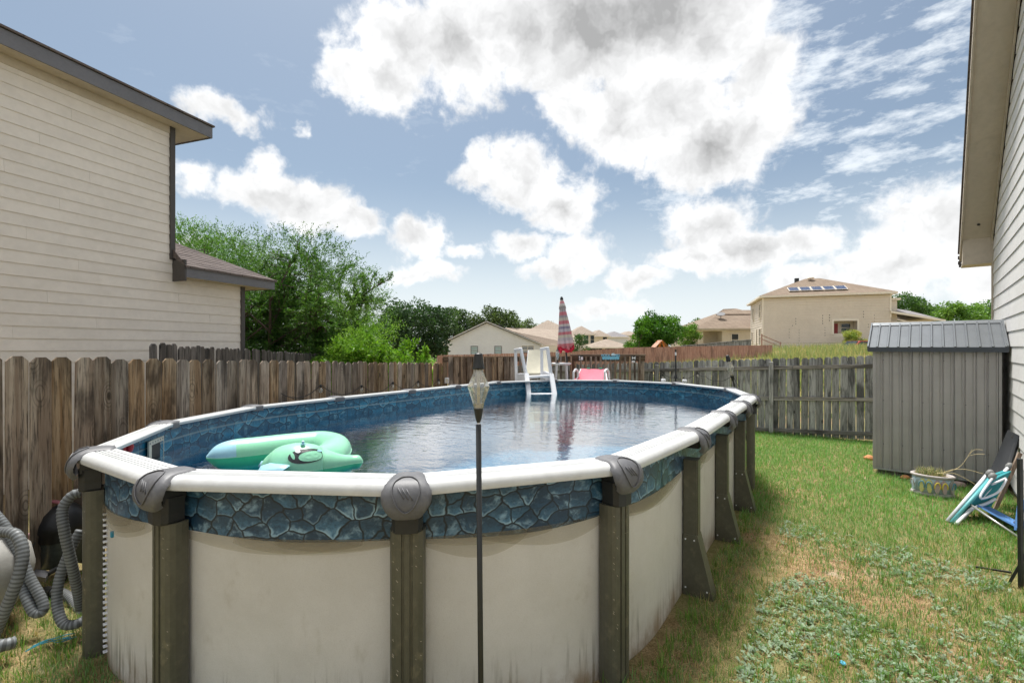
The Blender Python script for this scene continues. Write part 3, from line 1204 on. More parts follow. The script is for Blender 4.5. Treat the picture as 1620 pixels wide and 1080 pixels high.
m = MB()
m.prism([(.9, -.4), (w1_, -.4), (w1_, zl), (xp, zp - .05), (0.02, zl), (.9, zl - .05)], 'y', .03, 9)
m.build('wall_core', M['grey_siding'], H1)
lap_wall(H1, 0, w1_, 0, zp - .05, 0, M['grey_siding'], .24, top=gtop)
m = MB()
for (a, b) in (((-.3, zl - .14), (xp, zp)), ((w1_ + .3, zl - .14), (xp, zp))):
    m.bar((a[0], -.35, a[1] + .1), (b[0], -.35, b[1] + .1), .08, .26, up=(0, 1, 0))
m.build('rake_board', M['grey_siding'], H1)
m = MB()
yl = 12.5
m.add([(-.4, -.4, zl), (xp, -.4, zp + .24), (xp, yl, zp + .24), (-.4, yl, zl)], [(0, 1, 2, 3)])
m.add([(w1_ + .4, -.4, zl), (xp, -.4, zp + .24), (xp, yl, zp + .24), (w1_ + .4, yl, zl)], [(0, 3, 2, 1)])
m.add([(w1_ + .3, yl, zl), (w1_ + 6.5, yl - 3, zl - .1), (w1_ + 5.5, yl + 6, zl + 2.4), (xp, yl + 5, zp + .2), (xp, yl, zp + .24)], [(0, 1, 2, 3, 4)])
m.build('roof', M['shingle_tan'], H1)
MB().box(w1_ - .2, w1_ + 6, 9.6, 14, -.4, zl - .1).build('wall_core', M['pale_wall'], H1)
for (xx, ww, gm) in ((750.5, .72, None), (788, .72, None)):
    window(H1, ((xx - 697) / F * Y1_, CH + (HZ - 554.5) / F * Y1_ + .35), ww, .95, 0, frame=M['cap_grey'], glass=paint('blind_green', srgb(120, 160, 158), .2, .1, 2))
window(H1, ((835 - 697) / F * Y1_, CH + (HZ - 554) / F * Y1_ + .35), 1.35, 1.0, 0, frame=M['cream_trim'], mull=2)
for k in range(2):
    MB().box(xp + 1.2 + .6 * k, xp + 1.5 + .6 * k, 4.5, 4.9, zp - .3 - .3 * k, zp + .0 - .3 * k).build('roof_vent', M['black_metal'], H1)
MB().bar((.5, .05, -.4), (.5, .05, zl - .1), .2).build('porch_post', M['cap_grey'], H1)

# further roofs
def far_house(name, label, x0, x1, ye, yr, Y, dep, wall, roof, ground=.2, windows=(), ov=.5, rz=0):
    c = px(x0, 550, Y)
    h = thing(name, label, 'house', (c.x, Y, ground), rz)
    w = (x1 - x0) / F * Y
    ez = CH + (HZ - ye) / F * Y - ground
    rise_ = (ye - yr) / F * (Y + dep * .4)
    MB().box(0, w, 0, dep, -1.5, ez).build('wall', wall, h)
    hip_roof(h, 0, w, 0, dep, ez, rise_, ov, roof, M['cream_trim'], .2)
    for (xx, yy, ww, hh) in windows:
        window(h, ((xx - x0) / F * Y, CH + (HZ - yy) / F * Y - ground), ww, hh, 0, mull=1)
    return h


far_house('far_house', 'tan hipped roof house rising behind the gable house', 838, 900, 525, 507, 82, 9, M['pale_wall'], M['shingle_tan'])
far_house('far_house', 'cream two-storey house right of the striped umbrella', 906, 939, 530, 517, 92, 10, M['pale_wall'], M['shingle_tan'],
          windows=((927, 537, .9, 1.6), (937, 537, .7, 1.6), (912, 537, .9, 1.6)))
far_house('far_house', 'cream house with a dark dish on its roof beside the small garden tree', 938, 962, 533, 523, 104, 9, M['pale_wall'], M['shingle_tan'], windows=((957, 537, .9, 1.4),))
far_house('far_house', 'low tan-roofed house in front of the cream houses', 931, 1000, 551, 538, 78, 7, M['pale_wall'], M['shingle_tan'],
          windows=((938, 555, 1.6, .9), (966, 555, 1.8, .9), (948, 555, 1.0, .9)))
far_house('far_house', 'house with a grey roof in the far distance left of the round tree', 958, 993, 534, 525, 120, 10, M['grey_siding'], M['shingle_far'])
far_house('far_house', 'pinkish roofed house furthest back beside the round tree', 985, 1012, 531, 524.5, 135, 10, M['pale_wall'], M['shingle_tan'])
far_house('far_house', 'brown-roofed house half hidden by the dark oak', 668, 716, 549, 536, 70, 9, M['beige_trim'], M['shingle_brown'], ground=-.6)

# orange play frame, garden shrub and the red car in the field
pf = thing('play_frame', 'small orange wooden play frame above the reddish fence', 'play frame', (px(1044, 550, 36).x, 36, .9))
m = MB()
for s in (-1, 1):
    m.bar((s * .5, -.4, 0), (s * .08, -.4, 1.65), .09)
    m.bar((s * .5, .4, 0), (s * .08, .4, 1.65), .09)
m.bar((0, -.6, 1.62), (0, .6, 1.62), .1)
m.bar((-.42, -.4, .9), (.42, -.4, .9), .08)
M['orange_wood'] = wood('orange_wood', srgb(216, 140, 70), srgb(200, 118, 54), srgb(150, 86, 40), knots=False)
m.build('frame', M['orange_wood'], pf)
MB().add([(-.55, -.6, 1.15), (0, -.6, 1.72), (0, .6, 1.72), (-.55, .6, 1.15), (.55, -.6, 1.15), (.55, .6, 1.15)], [(0, 1, 2, 3), (1, 4, 5, 2)]).build('roof', M['orange_wood'], pf)

car = thing('parked_car', 'red car parked beyond the tall grass in front of the tan house', 'car', (px(1361, 550, 43).x, 43, 1.18), R(8))
prof = [(-2.2, .35), (-2.25, .7), (-2.1, .95), (-1.25, 1.02), (-.7, 1.5), (1.2, 1.52), (1.9, 1.02), (2.2, .95), (2.25, .4)]
MB().prism([(a, b) for a, b in prof[:3]] + [(-1.25, 1.0), (1.9, 1.0)] + prof[7:], 'y', -.85, .85).build('body', M['red_paint'], car, bevel=.04)
MB().prism([(-1.25, 1.0), (-.7, 1.48), (1.2, 1.5), (1.9, 1.0)], 'y', -.74, .74).build('cabin', M['red_paint'], car, bevel=.04)
for s in (-1, 1):
    MB().prism([(-1.02, 1.08), (-.64, 1.42), (.2, 1.43), (.2, 1.08)], 'y', s * .742, s * .75).build('side_window', M['window_glass'], car)
    MB().prism([(.28, 1.08), (.28, 1.43), (1.12, 1.44), (1.62, 1.08)], 'y', s * .742, s * .75).build('side_window', M['window_glass'], car)
    for xw in (-1.4, 1.4):
        w_ = MB()
        w_.tube([(xw, s * .7, .33), (xw, s * .88, .33)], .33, 16)
        wo_ = w_.build('wheel', M['black_plastic'], car)
        MB().tube([(xw, s * .86, .33), (xw, s * .885, .33)], .2, 12).build('rim', M['cap_grey'], wo_)
MB().add([(-1.27, -.66, 1.06), (-1.27, .66, 1.06), (-.78, .6, 1.47), (-.78, -.6, 1.47)], [(0, 1, 2, 3)]).build('windscreen', M['window_glass'], car)
for s in (-1, 1):
    MB().box(-2.27, -2.15, s * .72 - .12, s * .72 + .12, .72, .86).build('headlight', M['cream_trim'], car)

# ================================================================== THE POOL
PB, PA = 2.39, 1.95            # half width, half length of the straight sides
POOL_C = uv(5.5, -3.39)
POOL_A = math.atan2(DU.y, DU.x)
ZR = 1.36                       # top of the rim
ZW = 1.10                       # water
S_STR, S_ARC = 2 * PA, math.pi * PB
S_ALL = 2 * (S_STR + S_ARC)


def ppath(s, off=0.0):
    """local point on the rim line, outward normal"""
    s = s % S_ALL
    if s < S_STR:
        p, n_ = (-PA + s, -PB), (0, -1)
    elif s < S_STR + S_ARC:
        a = (s - S_STR) / PB - math.pi / 2
        n_ = (math.cos(a), math.sin(a))
        p = (PA + PB * n_[0], PB * n_[1])
    elif s < 2 * S_STR + S_ARC:
        p, n_ = (PA - (s - S_STR - S_ARC), PB), (0, 1)
    else:
        q = (s - 2 * S_STR - S_ARC) / PB
        a = q + math.pi / 2
        n_ = (math.cos(a), math.sin(a))
        # the near end was never set out as a true half circle
        q = math.degrees(q)
        rr = PB - .075 * math.exp(-((q - 130) / 20) ** 2) + .15 * math.exp(-((q - 74) / 20) ** 2)
        p = (-PA + rr * n_[0], rr * n_[1])
    return Vector((p[0] + n_[0] * off, p[1] + n_[1] * off, 0)), Vector((n_[0], n_[1], 0))


def in_pool(x, y, grow=0.0):
    dx, dy = x - POOL_C.x, y - POOL_C.y
    lx = dx * DU.x + dy * DU.y
    ly_ = -dx * DU.y + dy * DU.x
    ex = np.maximum(np.abs(lx) - PA, 0)
    return np.hypot(ex, ly_) < PB + grow


rad_ = math.radians
POSTS = [.65, 1.98, 3.15] + [S_STR + rad_(q) * PB for q in (7, 36, 70, 102, 134, 168)] + [S_STR + S_ARC + q for q in (.72, 1.87, 3.25)] + \
        [2 * S_STR + S_ARC + rad_(q) * PB for q in (13, 43.5, 72.2, 98, 131, 162)]
WO = -.06                       # the sheet wall stands a little inside the rim line
BUTT = {0, 1, 2, 9, 10, 11}

pool = thing('above_ground_pool', 'oval above-ground pool with beige wall, stone-print liner and white rim', 'pool', POOL_C, POOL_A)


def ribbon(name, mat, s0, s1, n_, offs, zs, parent, smooth=True, closed=False):
    """strip following the pool wall; offs/zs lists from bottom to top; uv = (arc metres, height metres)"""
    V, UV, fs_ = [], [], []
    k = len(zs)
    for i in range(n_ + 1):
        s = s0 + (s1 - s0) * i / n_
        for j in range(k):
            p, nn = ppath(s, offs[j](s) if callable(offs[j]) else offs[j])
            z = zs[j](s) if callable(zs[j]) else zs[j]
            V.append((p.x, p.y, z))
            UV.append((s, z))
    for i in range(n_):
        for j in range(k - 1):
            fs_.append((i * k + j, (i + 1) * k + j, (i + 1) * k + j + 1, i * k + j + 1))
    me = bpy.data.meshes.new(name)
    me.from_pydata(V, [], fs_)
    ul = me.uv_layers.new(name='UVMap')
    for lp in me.loops:
        ul.data[lp.index].uv = UV[lp.vertex_index]
    return link(name, me, mat, parent, smooth)


def stone_print(name, deep, stone, pale, line, rough=.32, sc=8.4, wave=None, bands=False):
    t = NT(name)
    uvn = t.new('ShaderNodeUVMap')
    mp = t.new('ShaderNodeMapping')
    mp.inputs['Scale'].default_value = (1, 1.25, 1)
    t.l.new(uvn.outputs[0], mp.inputs['Vector'])
    v = mp.outputs[0]
    nz = t.new('ShaderNodeTexNoise')
    t.l.new(v, nz.inputs['Vector'])
    nz.inputs['Scale'].default_value = 7
    nz.inputs['Detail'].default_value = 3
    sub = t.new('ShaderNodeVectorMath', operation='SUBTRACT')
    t.l.new(nz.outputs['Color'], sub.inputs[0])
    sub.inputs[1].default_value = (.5, .5, .5)
    scl = t.new('ShaderNodeVectorMath', operation='SCALE')
    t.l.new(sub.outputs[0], scl.inputs[0])
    scl.inputs['Scale'].default_value = .09
    ad = t.new('ShaderNodeVectorMath', operation='ADD')
    t.l.new(v, ad.inputs[0])
    t.l.new(scl.outputs[0], ad.inputs[1])
    w = ad.outputs[0]
    vo = t.new('ShaderNodeTexVoronoi', voronoi_dimensions='2D')
    t.l.new(w, vo.inputs['Vector'])
    vo.inputs['Scale'].default_value = sc
    ed = t.new('ShaderNodeTexVoronoi', feature='DISTANCE_TO_EDGE', voronoi_dimensions='2D')
    t.l.new(w, ed.inputs['Vector'])
    ed.inputs['Scale'].default_value = sc
    e = ed.outputs['Distance']
    sepc = t.new('ShaderNodeSeparateXYZ')
    rel_ = t.new('ShaderNodeVectorMath', operation='SUBTRACT')
    t.l.new(w, rel_.inputs[0])
    t.l.new(vo.outputs['Position'], rel_.inputs[1])
    t.l.new(rel_.outputs[0], sepc.inputs[0])
    low = t.ramp(t.math('MULTIPLY', sepc.outputs[1], -sc), .12, .5)
    sc2 = t.new('ShaderNodeSeparateColor')
    t.l.new(vo.outputs['Color'], sc2.inputs[0])
    rnd = sc2.outputs[0]
    body = t.ramp(e, .015, .075)
    tex = t.noise(w, 45, 5, .7)
    c1 = t.mix(t.math('MULTIPLY_ADD', rnd, .75, .1), deep, stone)
    c1 = t.mix(t.math('MULTIPLY', t.ramp(tex, .40, .72), .75), c1, tuple(x * .40 for x in deep))
    sh = t.ramp(t.math('MULTIPLY', sepc.outputs[1], sc), -.5, .45)
    c1 = t.mix(t.math('MULTIPLY', sh, .7), c1, tuple(x * .5 for x in deep))
    pat = t.noise(w, 11, 4, .65)
    c1 = t.mix(t.math('MULTIPLY', t.ramp(pat, .5, .72), .5), c1, pale)
    rim_ = t.math('MULTIPLY', t.math('MULTIPLY', t.math('SUBTRACT', 1.0, t.ramp(e, .04, .17)), low), t.math('MULTIPLY', sc2.outputs[1], .95), clamp=True)
    c1 = t.mix(rim_, c1, pale)
    cc = t.mix(body, line, c1)
    if bands:
        su = t.new('ShaderNodeSeparateXYZ')
        t.l.new(uvn.outputs[0], su.inputs[0])
        z = su.outputs[1]
        b1 = t.math('SUBTRACT', 1.0, t.ramp(t.math('ABSOLUTE', t.math('SUBTRACT', z, 1.205)), .004, .012))
        cc = t.mix(t.math('MULTIPLY', b1, .55), cc, srgb(150, 170, 170))
        # below the border, lighter pebble blue: underwater brightness painted in to match the floor
        pb_ = t.noise(w, 22, 3, .6)
        cc = t.mix(t.math('SUBTRACT', 1.0, t.ramp(z, .96, 1.0)), cc, t.mix(pb_, srgb(52, 122, 166), srgb(104, 176, 206)))
    t.set(**{'Base Color': cc, 'Roughness': rough})
    t.bump(t.noise(w, 14, 3, .5), .12, .01)
    return t.m


M['liner_out'] = stone_print('liner_out', srgb(34, 66, 92), srgb(78, 126, 156), srgb(164, 198, 216), srgb(18, 32, 44))
M['liner_in'] = stone_print('liner_in', srgb(10, 98, 134), srgb(40, 150, 186), srgb(136, 198, 214), srgb(6, 58, 84), sc=7, bands=True)
t = NT('liner_floor')
v = t.coords('Object')
e = t.vor(v, 7, 'DISTANCE_TO_EDGE')
nn = t.noise(v, 2.0, 4, .6)
cc = t.mix(t.ramp(e, .02, .1), srgb(60, 128, 170), t.mix(nn, srgb(84, 160, 198), srgb(124, 190, 214)))
t.set(**{'Base Color': cc, 'Roughness': .4})
M['liner_floor'] = t.m

t = NT('pool_wall_sheet')
v = t.coords('Object')
uvn = t.new('ShaderNodeUVMap')
su = t.new('ShaderNodeSeparateXYZ')
t.l.new(uvn.outputs[0], su.inputs[0])
n1 = t.noise(v, 1.4, 5, .6)
n2 = t.noise(v, 260, 3, .6)
mps = t.new('ShaderNodeMapping')
mps.inputs['Scale'].default_value = (26, 1.6, 1)
t.l.new(uvn.outputs[0], mps.inputs['Vector'])
streak = t.noise(mps.outputs[0], 1.0, 4, .6)
mb = t.new('ShaderNodeMapping')
mb.inputs['Scale'].default_value = (5, 3, 1)
t.l.new(uvn.outputs[0], mb.inputs['Vector'])
blot = t.noise(mb.outputs[0], 1.0, 5, .65)
cc = t.mix(t.ramp(n1, .3, .7), srgb(198, 194, 187), srgb(212, 208, 202))
cc = t.mix(t.math('MULTIPLY', t.ramp(n2, .45, .7), .3), cc, srgb(160, 150, 134))
# splashed soil and drip marks along the foot of the sheet
foot = t.math('SUBTRACT', 1.0, t.ramp(su.outputs[1], .02, .42))
cc = t.mix(t.math('MULTIPLY', t.math('MULTIPLY', foot, t.ramp(streak, .50, .66)), .8), cc, srgb(104, 96, 80))
cc = t.mix(t.math('MULTIPLY', t.math('SUBTRACT', 1.0, t.ramp(su.outputs[1], .02, .24)), t.math('MULTIPLY', t.ramp(blot, .32, .62), .8)), cc, srgb(132, 108, 76))
cc = t.mix(t.math('MULTIPLY', t.ramp(blot, .56, .74), .34), cc, srgb(158, 148, 130))
t.set(**{'Base Color': cc, 'Roughness': .48, 'Specular IOR Level': .4})
t.bump(t.math('ADD', t.noise(v, 190, 3, .6), t.math('MULTIPLY', t.noise(v, 5, 3, .5), 6)), .25, .004)
M['pool_wall'] = t.m

ribbon('wall', M['pool_wall'], 0, S_ALL, 260, [WO, WO, WO], [-.04, .6, 1.335], pool)
ribbon('liner', M['liner_in'], 0, S_ALL, 260, [WO - .02, WO - .012, WO - .012, WO], [.03, .2, 1.32, 1.345], pool)
me = bpy.data.meshes.new('pool_floor')
P = [ppath(i * S_ALL / 200, WO - .015)[0] for i in range(200)]
me.from_pydata([(p.x, p.y, .05) for p in P], [], [tuple(range(200))])
link('liner_floor', me, M['liner_floor'], pool)
# the liner laps over the wall and hangs down outside
ribbon('liner_overlap', M['liner_out'], 0, S_ALL, 320,
       [lambda s: WO + .010 + .004 * math.sin(s * 5.1), lambda s: WO + .008 + .003 * math.sin(s * 3.7 + 1), WO + .007, WO + .003],
       [lambda s: 1.018 + .010 * math.sin(s * 1.7) + .006 * math.sin(s * 4.3), 1.1, 1.25, 1.342], pool)
# clear film left below the print, hanging in swags
t = NT('clear_film')
tb = t.new('ShaderNodeBsdfTransparent')
tb.inputs['Color'].default_value = (.92, .91, .88, 1)
mx = t.new('ShaderNodeMixShader')
mx.inputs[0].default_value = .16
t.set(**{'Base Color': srgb(150, 142, 126), 'Roughness': .3})
t.l.new(tb.outputs[0], mx.inputs[1])
t.l.new(t.b.outputs[0], mx.inputs[2])
t.l.new(mx.outputs[0], t.out.inputs['Surface'])
M['film'] = t.m
fr = random.Random(4)
swags = []
for i, s0 in enumerate(POSTS):
    s1 = POSTS[(i + 1) % len(POSTS)] + (S_ALL if i + 1 == len(POSTS) else 0)
    if i in (12, 13, 14, 15, 16, 17, 0, 1):
        L = s1 - s0
        for k in range(3):
            c = s0 + L * fr.uniform(.2, .8)
            h_ = L * fr.uniform(.26, .45)
            dp = fr.uniform(.03, .10)
            sk = fr.uniform(-.35, .35)
            a_, b_ = max(s0 + .05, c - h_), min(s1 - .05, c + h_)
            oo = WO + .0125 + .0022 * k

            def zlo(s, a_=a_, b_=b_, dp=dp, sk=sk):
                f_ = (s - a_) / (b_ - a_)
                f_ = min(1, max(0, f_)) ** (1 + sk)
                return 1.02 - .02 - dp * math.sin(math.pi * f_) ** .8
            swags.append(ribbon('liner_film', M['film'], a_, b_, 28, [oo + .008, oo], [zlo, 1.03], pool))

# rim rails
RAIL = [(-.092, -.030), (-.095, -.008), (-.090, 0), (-.056, .001), (-.054, -.007), (-.048, -.007), (-.046, .001), (-.020, .0015), (-.018, -.007), (-.012, -.007), (-.010, .0015), (.002, .0015), (.004, -.007),
        (.010, -.007), (.012, .0015), (.022, .0015), (.024, -.007), (.030, -.007), (.032, .0015), (.052, .0), (.072, -.006), (.088, -.017), (.099, -.034), (.103, -.052), (.098, -.069), (.086, -.073)]
for i, s0 in enumerate(POSTS):
    s1 = POSTS[(i + 1) % len(POSTS)] + (S_ALL if i + 1 == len(POSTS) else 0)
    # each rail is a straight length from joint to joint, mitred at its ends
    pa, na = ppath(s0)
    pb, nb = ppath(s1)
    nm = Vector(((pb - pa).y, -(pb - pa).x, 0)).normalized()
    if nm.dot(na) < 0:
        nm = -nm
    rings = []
    for k in range(5):
        f_ = k / 4
        ne = na if k == 0 else nb if k == 4 else nm
        ring = []
        for (o_, z_) in RAIL:
            q = pa.lerp(pb, f_) + ne * (o_ / max(.8, ne.dot(nm)))
            ring.append((q.x, q.y, ZR + z_))
        rings.append(ring)
    m = MB()
    m.loft(rings, caps=False, closed=False)
    m.build('rim_rail', M['white_resin'], pool, smooth=True, auto=38)

# caps over the joints
ST = [(-.108, -.050, .082), (-.110, -.006, .084), (-.102, .010, .087), (-.06, .016, .090), (.0, .018, .096), (.046, .015, .106), (.084, .003, .118), (.114, -.020, .126),
      (.134, -.054, .129), (.144, -.096, .125), (.142, -.132, .112), (.128, -.162, .094), (.112, -.180, .082)]


def cap_pt(tt, k, lift=0.0):
    tt = max(0, min(len(ST) - 1.001, tt))
    i = int(tt)
    f_ = tt - i
    a, b = ST[i], ST[i + 1]
    y = a[0] + (b[0] - a[0]) * f_
    z = a[1] + (b[1] - a[1]) * f_
    h_ = a[2] + (b[2] - a[2]) * f_
    i0, i1 = max(0, i - 1), min(len(ST) - 1, i + 2)
    ty, tz = ST[i1][0] - ST[i0][0], ST[i1][1] - ST[i0][1]
    L = math.hypot(ty, tz)
    ny, nz_ = -tz / L, ty / L
    crown = -.022 * abs(k) ** 5 + lift - (.0 if abs(k) < 1 else .018)
    return (h_ * min(1, max(-1, k)) * (1 if abs(k) <= 1 else 1.0), y + ny * crown, z + nz_ * crown)


m = MB()
rings = []
ks = [-1.01, -1, -.93, -.8, -.5, 0, .5, .8, .93, 1, 1.01]
for i in range(len(ST) * 2 - 1):
    rings.append([cap_pt(i / 2, k) for k in ks])
m.loft(rings, caps=False, closed=False)
cap_me = m.mesh('cap')
cap_me.materials.append(M['cap_grey'])
cap_me.polygons.foreach_set('use_smooth', [True] * len(cap_me.polygons))
m = MB()
path = []
for j in range(41):
    a = 2 * math.pi * j / 40
    sn, cs = math.sin(a), math.cos(a)
    path.append(cap_pt(7.4 - 2.7 * cs, .55 * sn * (1 + .22 * cs), .004))
m.tube(path, .0042, 5, caps=False)
for q in range(3):
    m.tube([cap_pt(8.0 + .5 - q * .1, -.28 + q * .17, .004), cap_pt(7.1 - q * .1, -.02 + q * .17, .005)], .0032, 5)
emb_me = m.mesh('emblem')
emb_me.materials.append(M['cap_grey'])
emb_me.polygons.foreach_set('use_smooth', [True] * len(emb_me.polygons))
# collar under the cap
m = MB()
m.loft([[(sx * w_, y_, z_) for (sx, y_) in ((-1, .012), (-1, .095), (-.75, .124), (0, .132), (.75, .124), (1, .095), (1, .012))]
        for (w_, z_) in ((.074, -.262), (.078, -.25), (.078, -.21), (.080, -.18), (.080, -.12))], closed=True)
col_me = m.mesh('collar')
col_me.materials.append(M['black_plastic'])
m = MB()
m.box(-.072, .072, -.045, .075, -.14, -.03)
under_me = m.mesh('joint')
under_me.materials.append(M['black_plastic'])
# round fluted uprights and flared side buttresses
flute = [(a_ * 1.13, b_) for (a_, b_) in [(-.078, .012), (-.082, .05), (-.080, .080), (-.071, .105), (-.052, .118), (-.026, .124), (-.024, .116), (-.014, .116), (-.012, .126), (.012, .126), (.014, .116), (.024, .116),
         (.026, .124), (.052, .118), (.071, .105), (.080, .080), (.082, .05), (.078, .012)]]
m = MB().prism(flute, 'z', -.03, 1.10)
post_me = m.mesh('upright')
post_me.materials.append(M['post_olive'])
m = MB().prism([(.012, .47), (.012, 1.12), (.118, 1.12), (.118, .47)], 'x', -.062, .062)
m.box(-.045, .045, .116, .124, .5, 1.12)
butt_me = m.mesh('upright')
butt_me.materials.append(M['post_olive'])
m = MB().prism([(.008, -.03), (.008, .50), (.124, .50), (.255, -.03)], 'x', -.067, .067)
foot_me = m.mesh('flared_foot')
foot_me.materials.append(M['post_olive'])
m = MB()
for (yy, zz) in ((.03, .46), (.1, .46), (.03, .06), (.2, .06)):
    for sx in (-1, 1):
        m.tube([(sx * .066, yy, zz), (sx * .071, yy, zz)], .007, 8)
screw_me = m.mesh('screw')
screw_me.materials.append(M['white_plastic'])
# hammered flecks on the uprights
m = MB()
fr = random.Random(8)
for q in range(70):
    sx = fr.choice((-.062, -.04, .04, .062)) + fr.uniform(-.008, .008)
    zz = fr.uniform(.1, 1.05)
    yy = .1185 if abs(sx) < .05 else .110
    m.tube([(sx - .006, yy, zz), (sx, yy + .002, zz + .004), (sx + .007, yy, zz + .013)], .0016, 4)
fleck_me = m.mesh('fleck')
fleck_me.materials.append(M['beige_trim'])
for i, s in enumerate(POSTS):
    p, nn = ppath(s)
    rz = math.atan2(nn.y, nn.x) - math.pi / 2
    c = link('cap', cap_me, None, pool, loc=(p.x, p.y, ZR), rot=(0, 0, rz))
    link('emblem', emb_me, None, c)
    link('joint', under_me, None, pool, loc=(p.x, p.y, ZR), rot=(0, 0, rz))
    if i in BUTT:
        o = link('upright', butt_me, None, pool, loc=(p.x - nn.x * .06, p.y - nn.y * .06, 0), rot=(0, 0, rz))
        f_ = link('flared_foot', foot_me, None, o)
        link('screws', screw_me, None, o)['kind'] = 'stuff'
    else:
        link('collar', col_me, None, pool, loc=(p.x - nn.x * .045, p.y - nn.y * .045, ZR), rot=(0, 0, rz))
        o = link('upright', post_me, None, pool, loc=(p.x - nn.x * .06, p.y - nn.y * .06, 0), rot=(0, 0, rz))
        if i > 13:
            link('flecks', fleck_me, None, o)['kind'] = 'stuff'
# bolted seam of the wall sheet beside the leftmost upright
m = MB()
for k in range(26):
    z = .06 + k * .036
    for ds in (0, .018):
        p, nn = ppath(POSTS[14] + .17 + ds, WO)
        q, _ = ppath(POSTS[14] + .17 + ds, WO + .022)
        m.tube([(p.x, p.y, z), (q.x, q.y, z)], .006, 6)
o = m.build('seam_bolts', M['white_plastic'], pool)
o['kind'] = 'stuff'
MBs = MB()
p, nn = ppath(POSTS[14] + .36, WO + .004)
tg = Vector((-nn.y, nn.x, 0))
MBs.bar(p + Vector((0, 0, .855)), p + Vector((0, 0, .895)), .022, .02).build('outlet_plug', paint('teal_plug', srgb(40, 130, 160), .4), pool, bevel=.004)
# skimmer: faceplate inside, box outside
M['ivory'] = paint('ivory', srgb(214, 206, 190), .5, .08, 5, dirt=(srgb(150, 140, 120), .4))
sk_s = POSTS[14] - .92
p, nn = ppath(sk_s, WO - .016)
rz = math.atan2(nn.y, nn.x) - math.pi / 2
sk = MB()
sk.box(-.17, .17, -.012, 0, 1.225, 1.265).box(-.17, .17, -.012, 0, 1.06, 1.085).box(-.17, -.12, -.012, 0, 1.085, 1.225).box(.12, .17, -.012, 0, 1.085, 1.225)
sko = sk.build('skimmer', M['ivory'], pool, loc=(p.x, p.y, 0), rot=(0, 0, rz))
MB().box(-.12, .12, -.004, .03, 1.085, 1.225).build('opening', M['dark_room'], sko)
m = MB()
for k in range(7):
    for zz in (1.245, 1.072):
        m.tube([(-.15 + k * .05, -.012, zz), (-.15 + k * .05, -.016, zz)], .005, 6)
m.build('screws', M['cap_grey'], sko)['kind'] = 'stuff'
MB().box(-.12, .12, .04, .22, .86, 1.12).build('skimmer_box', M['ivory'], sko, bevel=.012)

# ------------------------------------------------------------------ water
t = NT('water')
v = t.coords('Object', (1, 1, 1))
v2 = t.coords('Object', (1.35, .75, 1))
n1 = t.noise(v, 2.1, 3, .5, .6)
n2 = t.noise(v2, 8.5, 3, .55, .5)
n3 = t.noise(v2, 27, 2, .5, .3)
h = t.math('ADD', t.math('ADD', t.math('MULTIPLY', n1, .55), t.math('MULTIPLY', n2, .34)), t.math('MULTIPLY', n3, .085))
bp = t.new('ShaderNodeBump')
bp.inputs['Strength'].default_value = 1.0
bp.inputs['Distance'].default_value = .0095
t.l.new(h, bp.inputs['Height'])
fr_ = t.new('ShaderNodeFresnel')
fr_.inputs['IOR'].default_value = 1.7
t.l.new(bp.outputs[0], fr_.inputs['Normal'])
gl = t.new('ShaderNodeBsdfGlossy')
gl.inputs['Roughness'].default_value = .03
gl.inputs['Color'].default_value = (1, 1, 1, 1)
t.l.new(bp.outputs[0], gl.inputs['Normal'])
rf_ = t.new('ShaderNodeBsdfTransparent')
rf_.inputs['Color'].default_value = (.62, .86, .93, 1)
mx = t.new('ShaderNodeMixShader')
t.l.new(t.math('POWER', fr_.outputs[0], .42), mx.inputs[0])
t.l.new(rf_.outputs[0], mx.inputs[1])
t.l.new(gl.outputs[0], mx.inputs[2])
t.l.new(mx.outputs[0], t.out.inputs['Surface'])
M['water'] = t.m
me = bpy.data.meshes.new('water')
P = [ppath(i * S_ALL / 240, WO - .0125)[0] for i in range(240)]
me.from_pydata([(p.x, p.y, 0) for p in P], [], [tuple(range(240))])
wa = link('water', me, M['water'], loc=(POOL_C.x, POOL_C.y, ZW), rot=(0, 0, POOL_A))
struct(wa)

def wpt(x, y, z):
    """point at height z seen at the pixel"""
    Y = (CH - z) * F / (y - HZ)
    return Vector(((x - 810) / F * Y, Y, z))


# small red valve in the skimmer corner
c = wpt(197, 716, 1.24)
rk = thing('red_float', 'small red flower-shaped float by the white skimmer plate', 'float', (c.x, c.y, 1.22))
M['red_plastic'] = paint('red_plastic', srgb(200, 34, 40), .35, .15, 8)
m = MB()
for k in range(5):
    a = 2 * math.pi * k / 5
    m.lathe([(.001, .02), (.022, .03), (.03, .06), (.022, .09), (.001, .1)], 10, (math.cos(a) * .035, math.sin(a) * .035, 0))
m.lathe([(.03, -.03), (.04, .0), (.036, .05), (.028, .1), (.001, .115)], 12)
m.build('petals', M['red_plastic'], rk, smooth=True)

# ------------------------------------------------------------------ inflatable dolphin noodle
M['mint'] = paint('mint', srgb(146, 214, 178), .3, .04, 4)
M['mint_deep'] = paint('mint_deep', srgb(70, 206, 150), .3, .05, 4)
M['pale_blue_vinyl'] = paint('pale_blue_vinyl', srgb(160, 208, 224), .3, .05, 4)
M['ink'] = paint('ink', (.025, .03, .033), .4, .05, 4)
dol = thing('inflatable_dolphin', 'mint green inflatable dolphin ring floating in the pool', 'pool float', (0, 0, ZW))


tail = wpt(326, 724, 1.2)
ctrl = [(wpt(326, 724, 1.20), .012), (wpt(342, 722, 1.20), .085), (wpt(368, 719, 1.20), .118), (wpt(405, 715, 1.20), .122), (wpt(445, 710, 1.20), .122), (wpt(485, 706, 1.20), .124),
        (wpt(512, 705, 1.20), .126), (wpt(531, 711, 1.20), .124)]


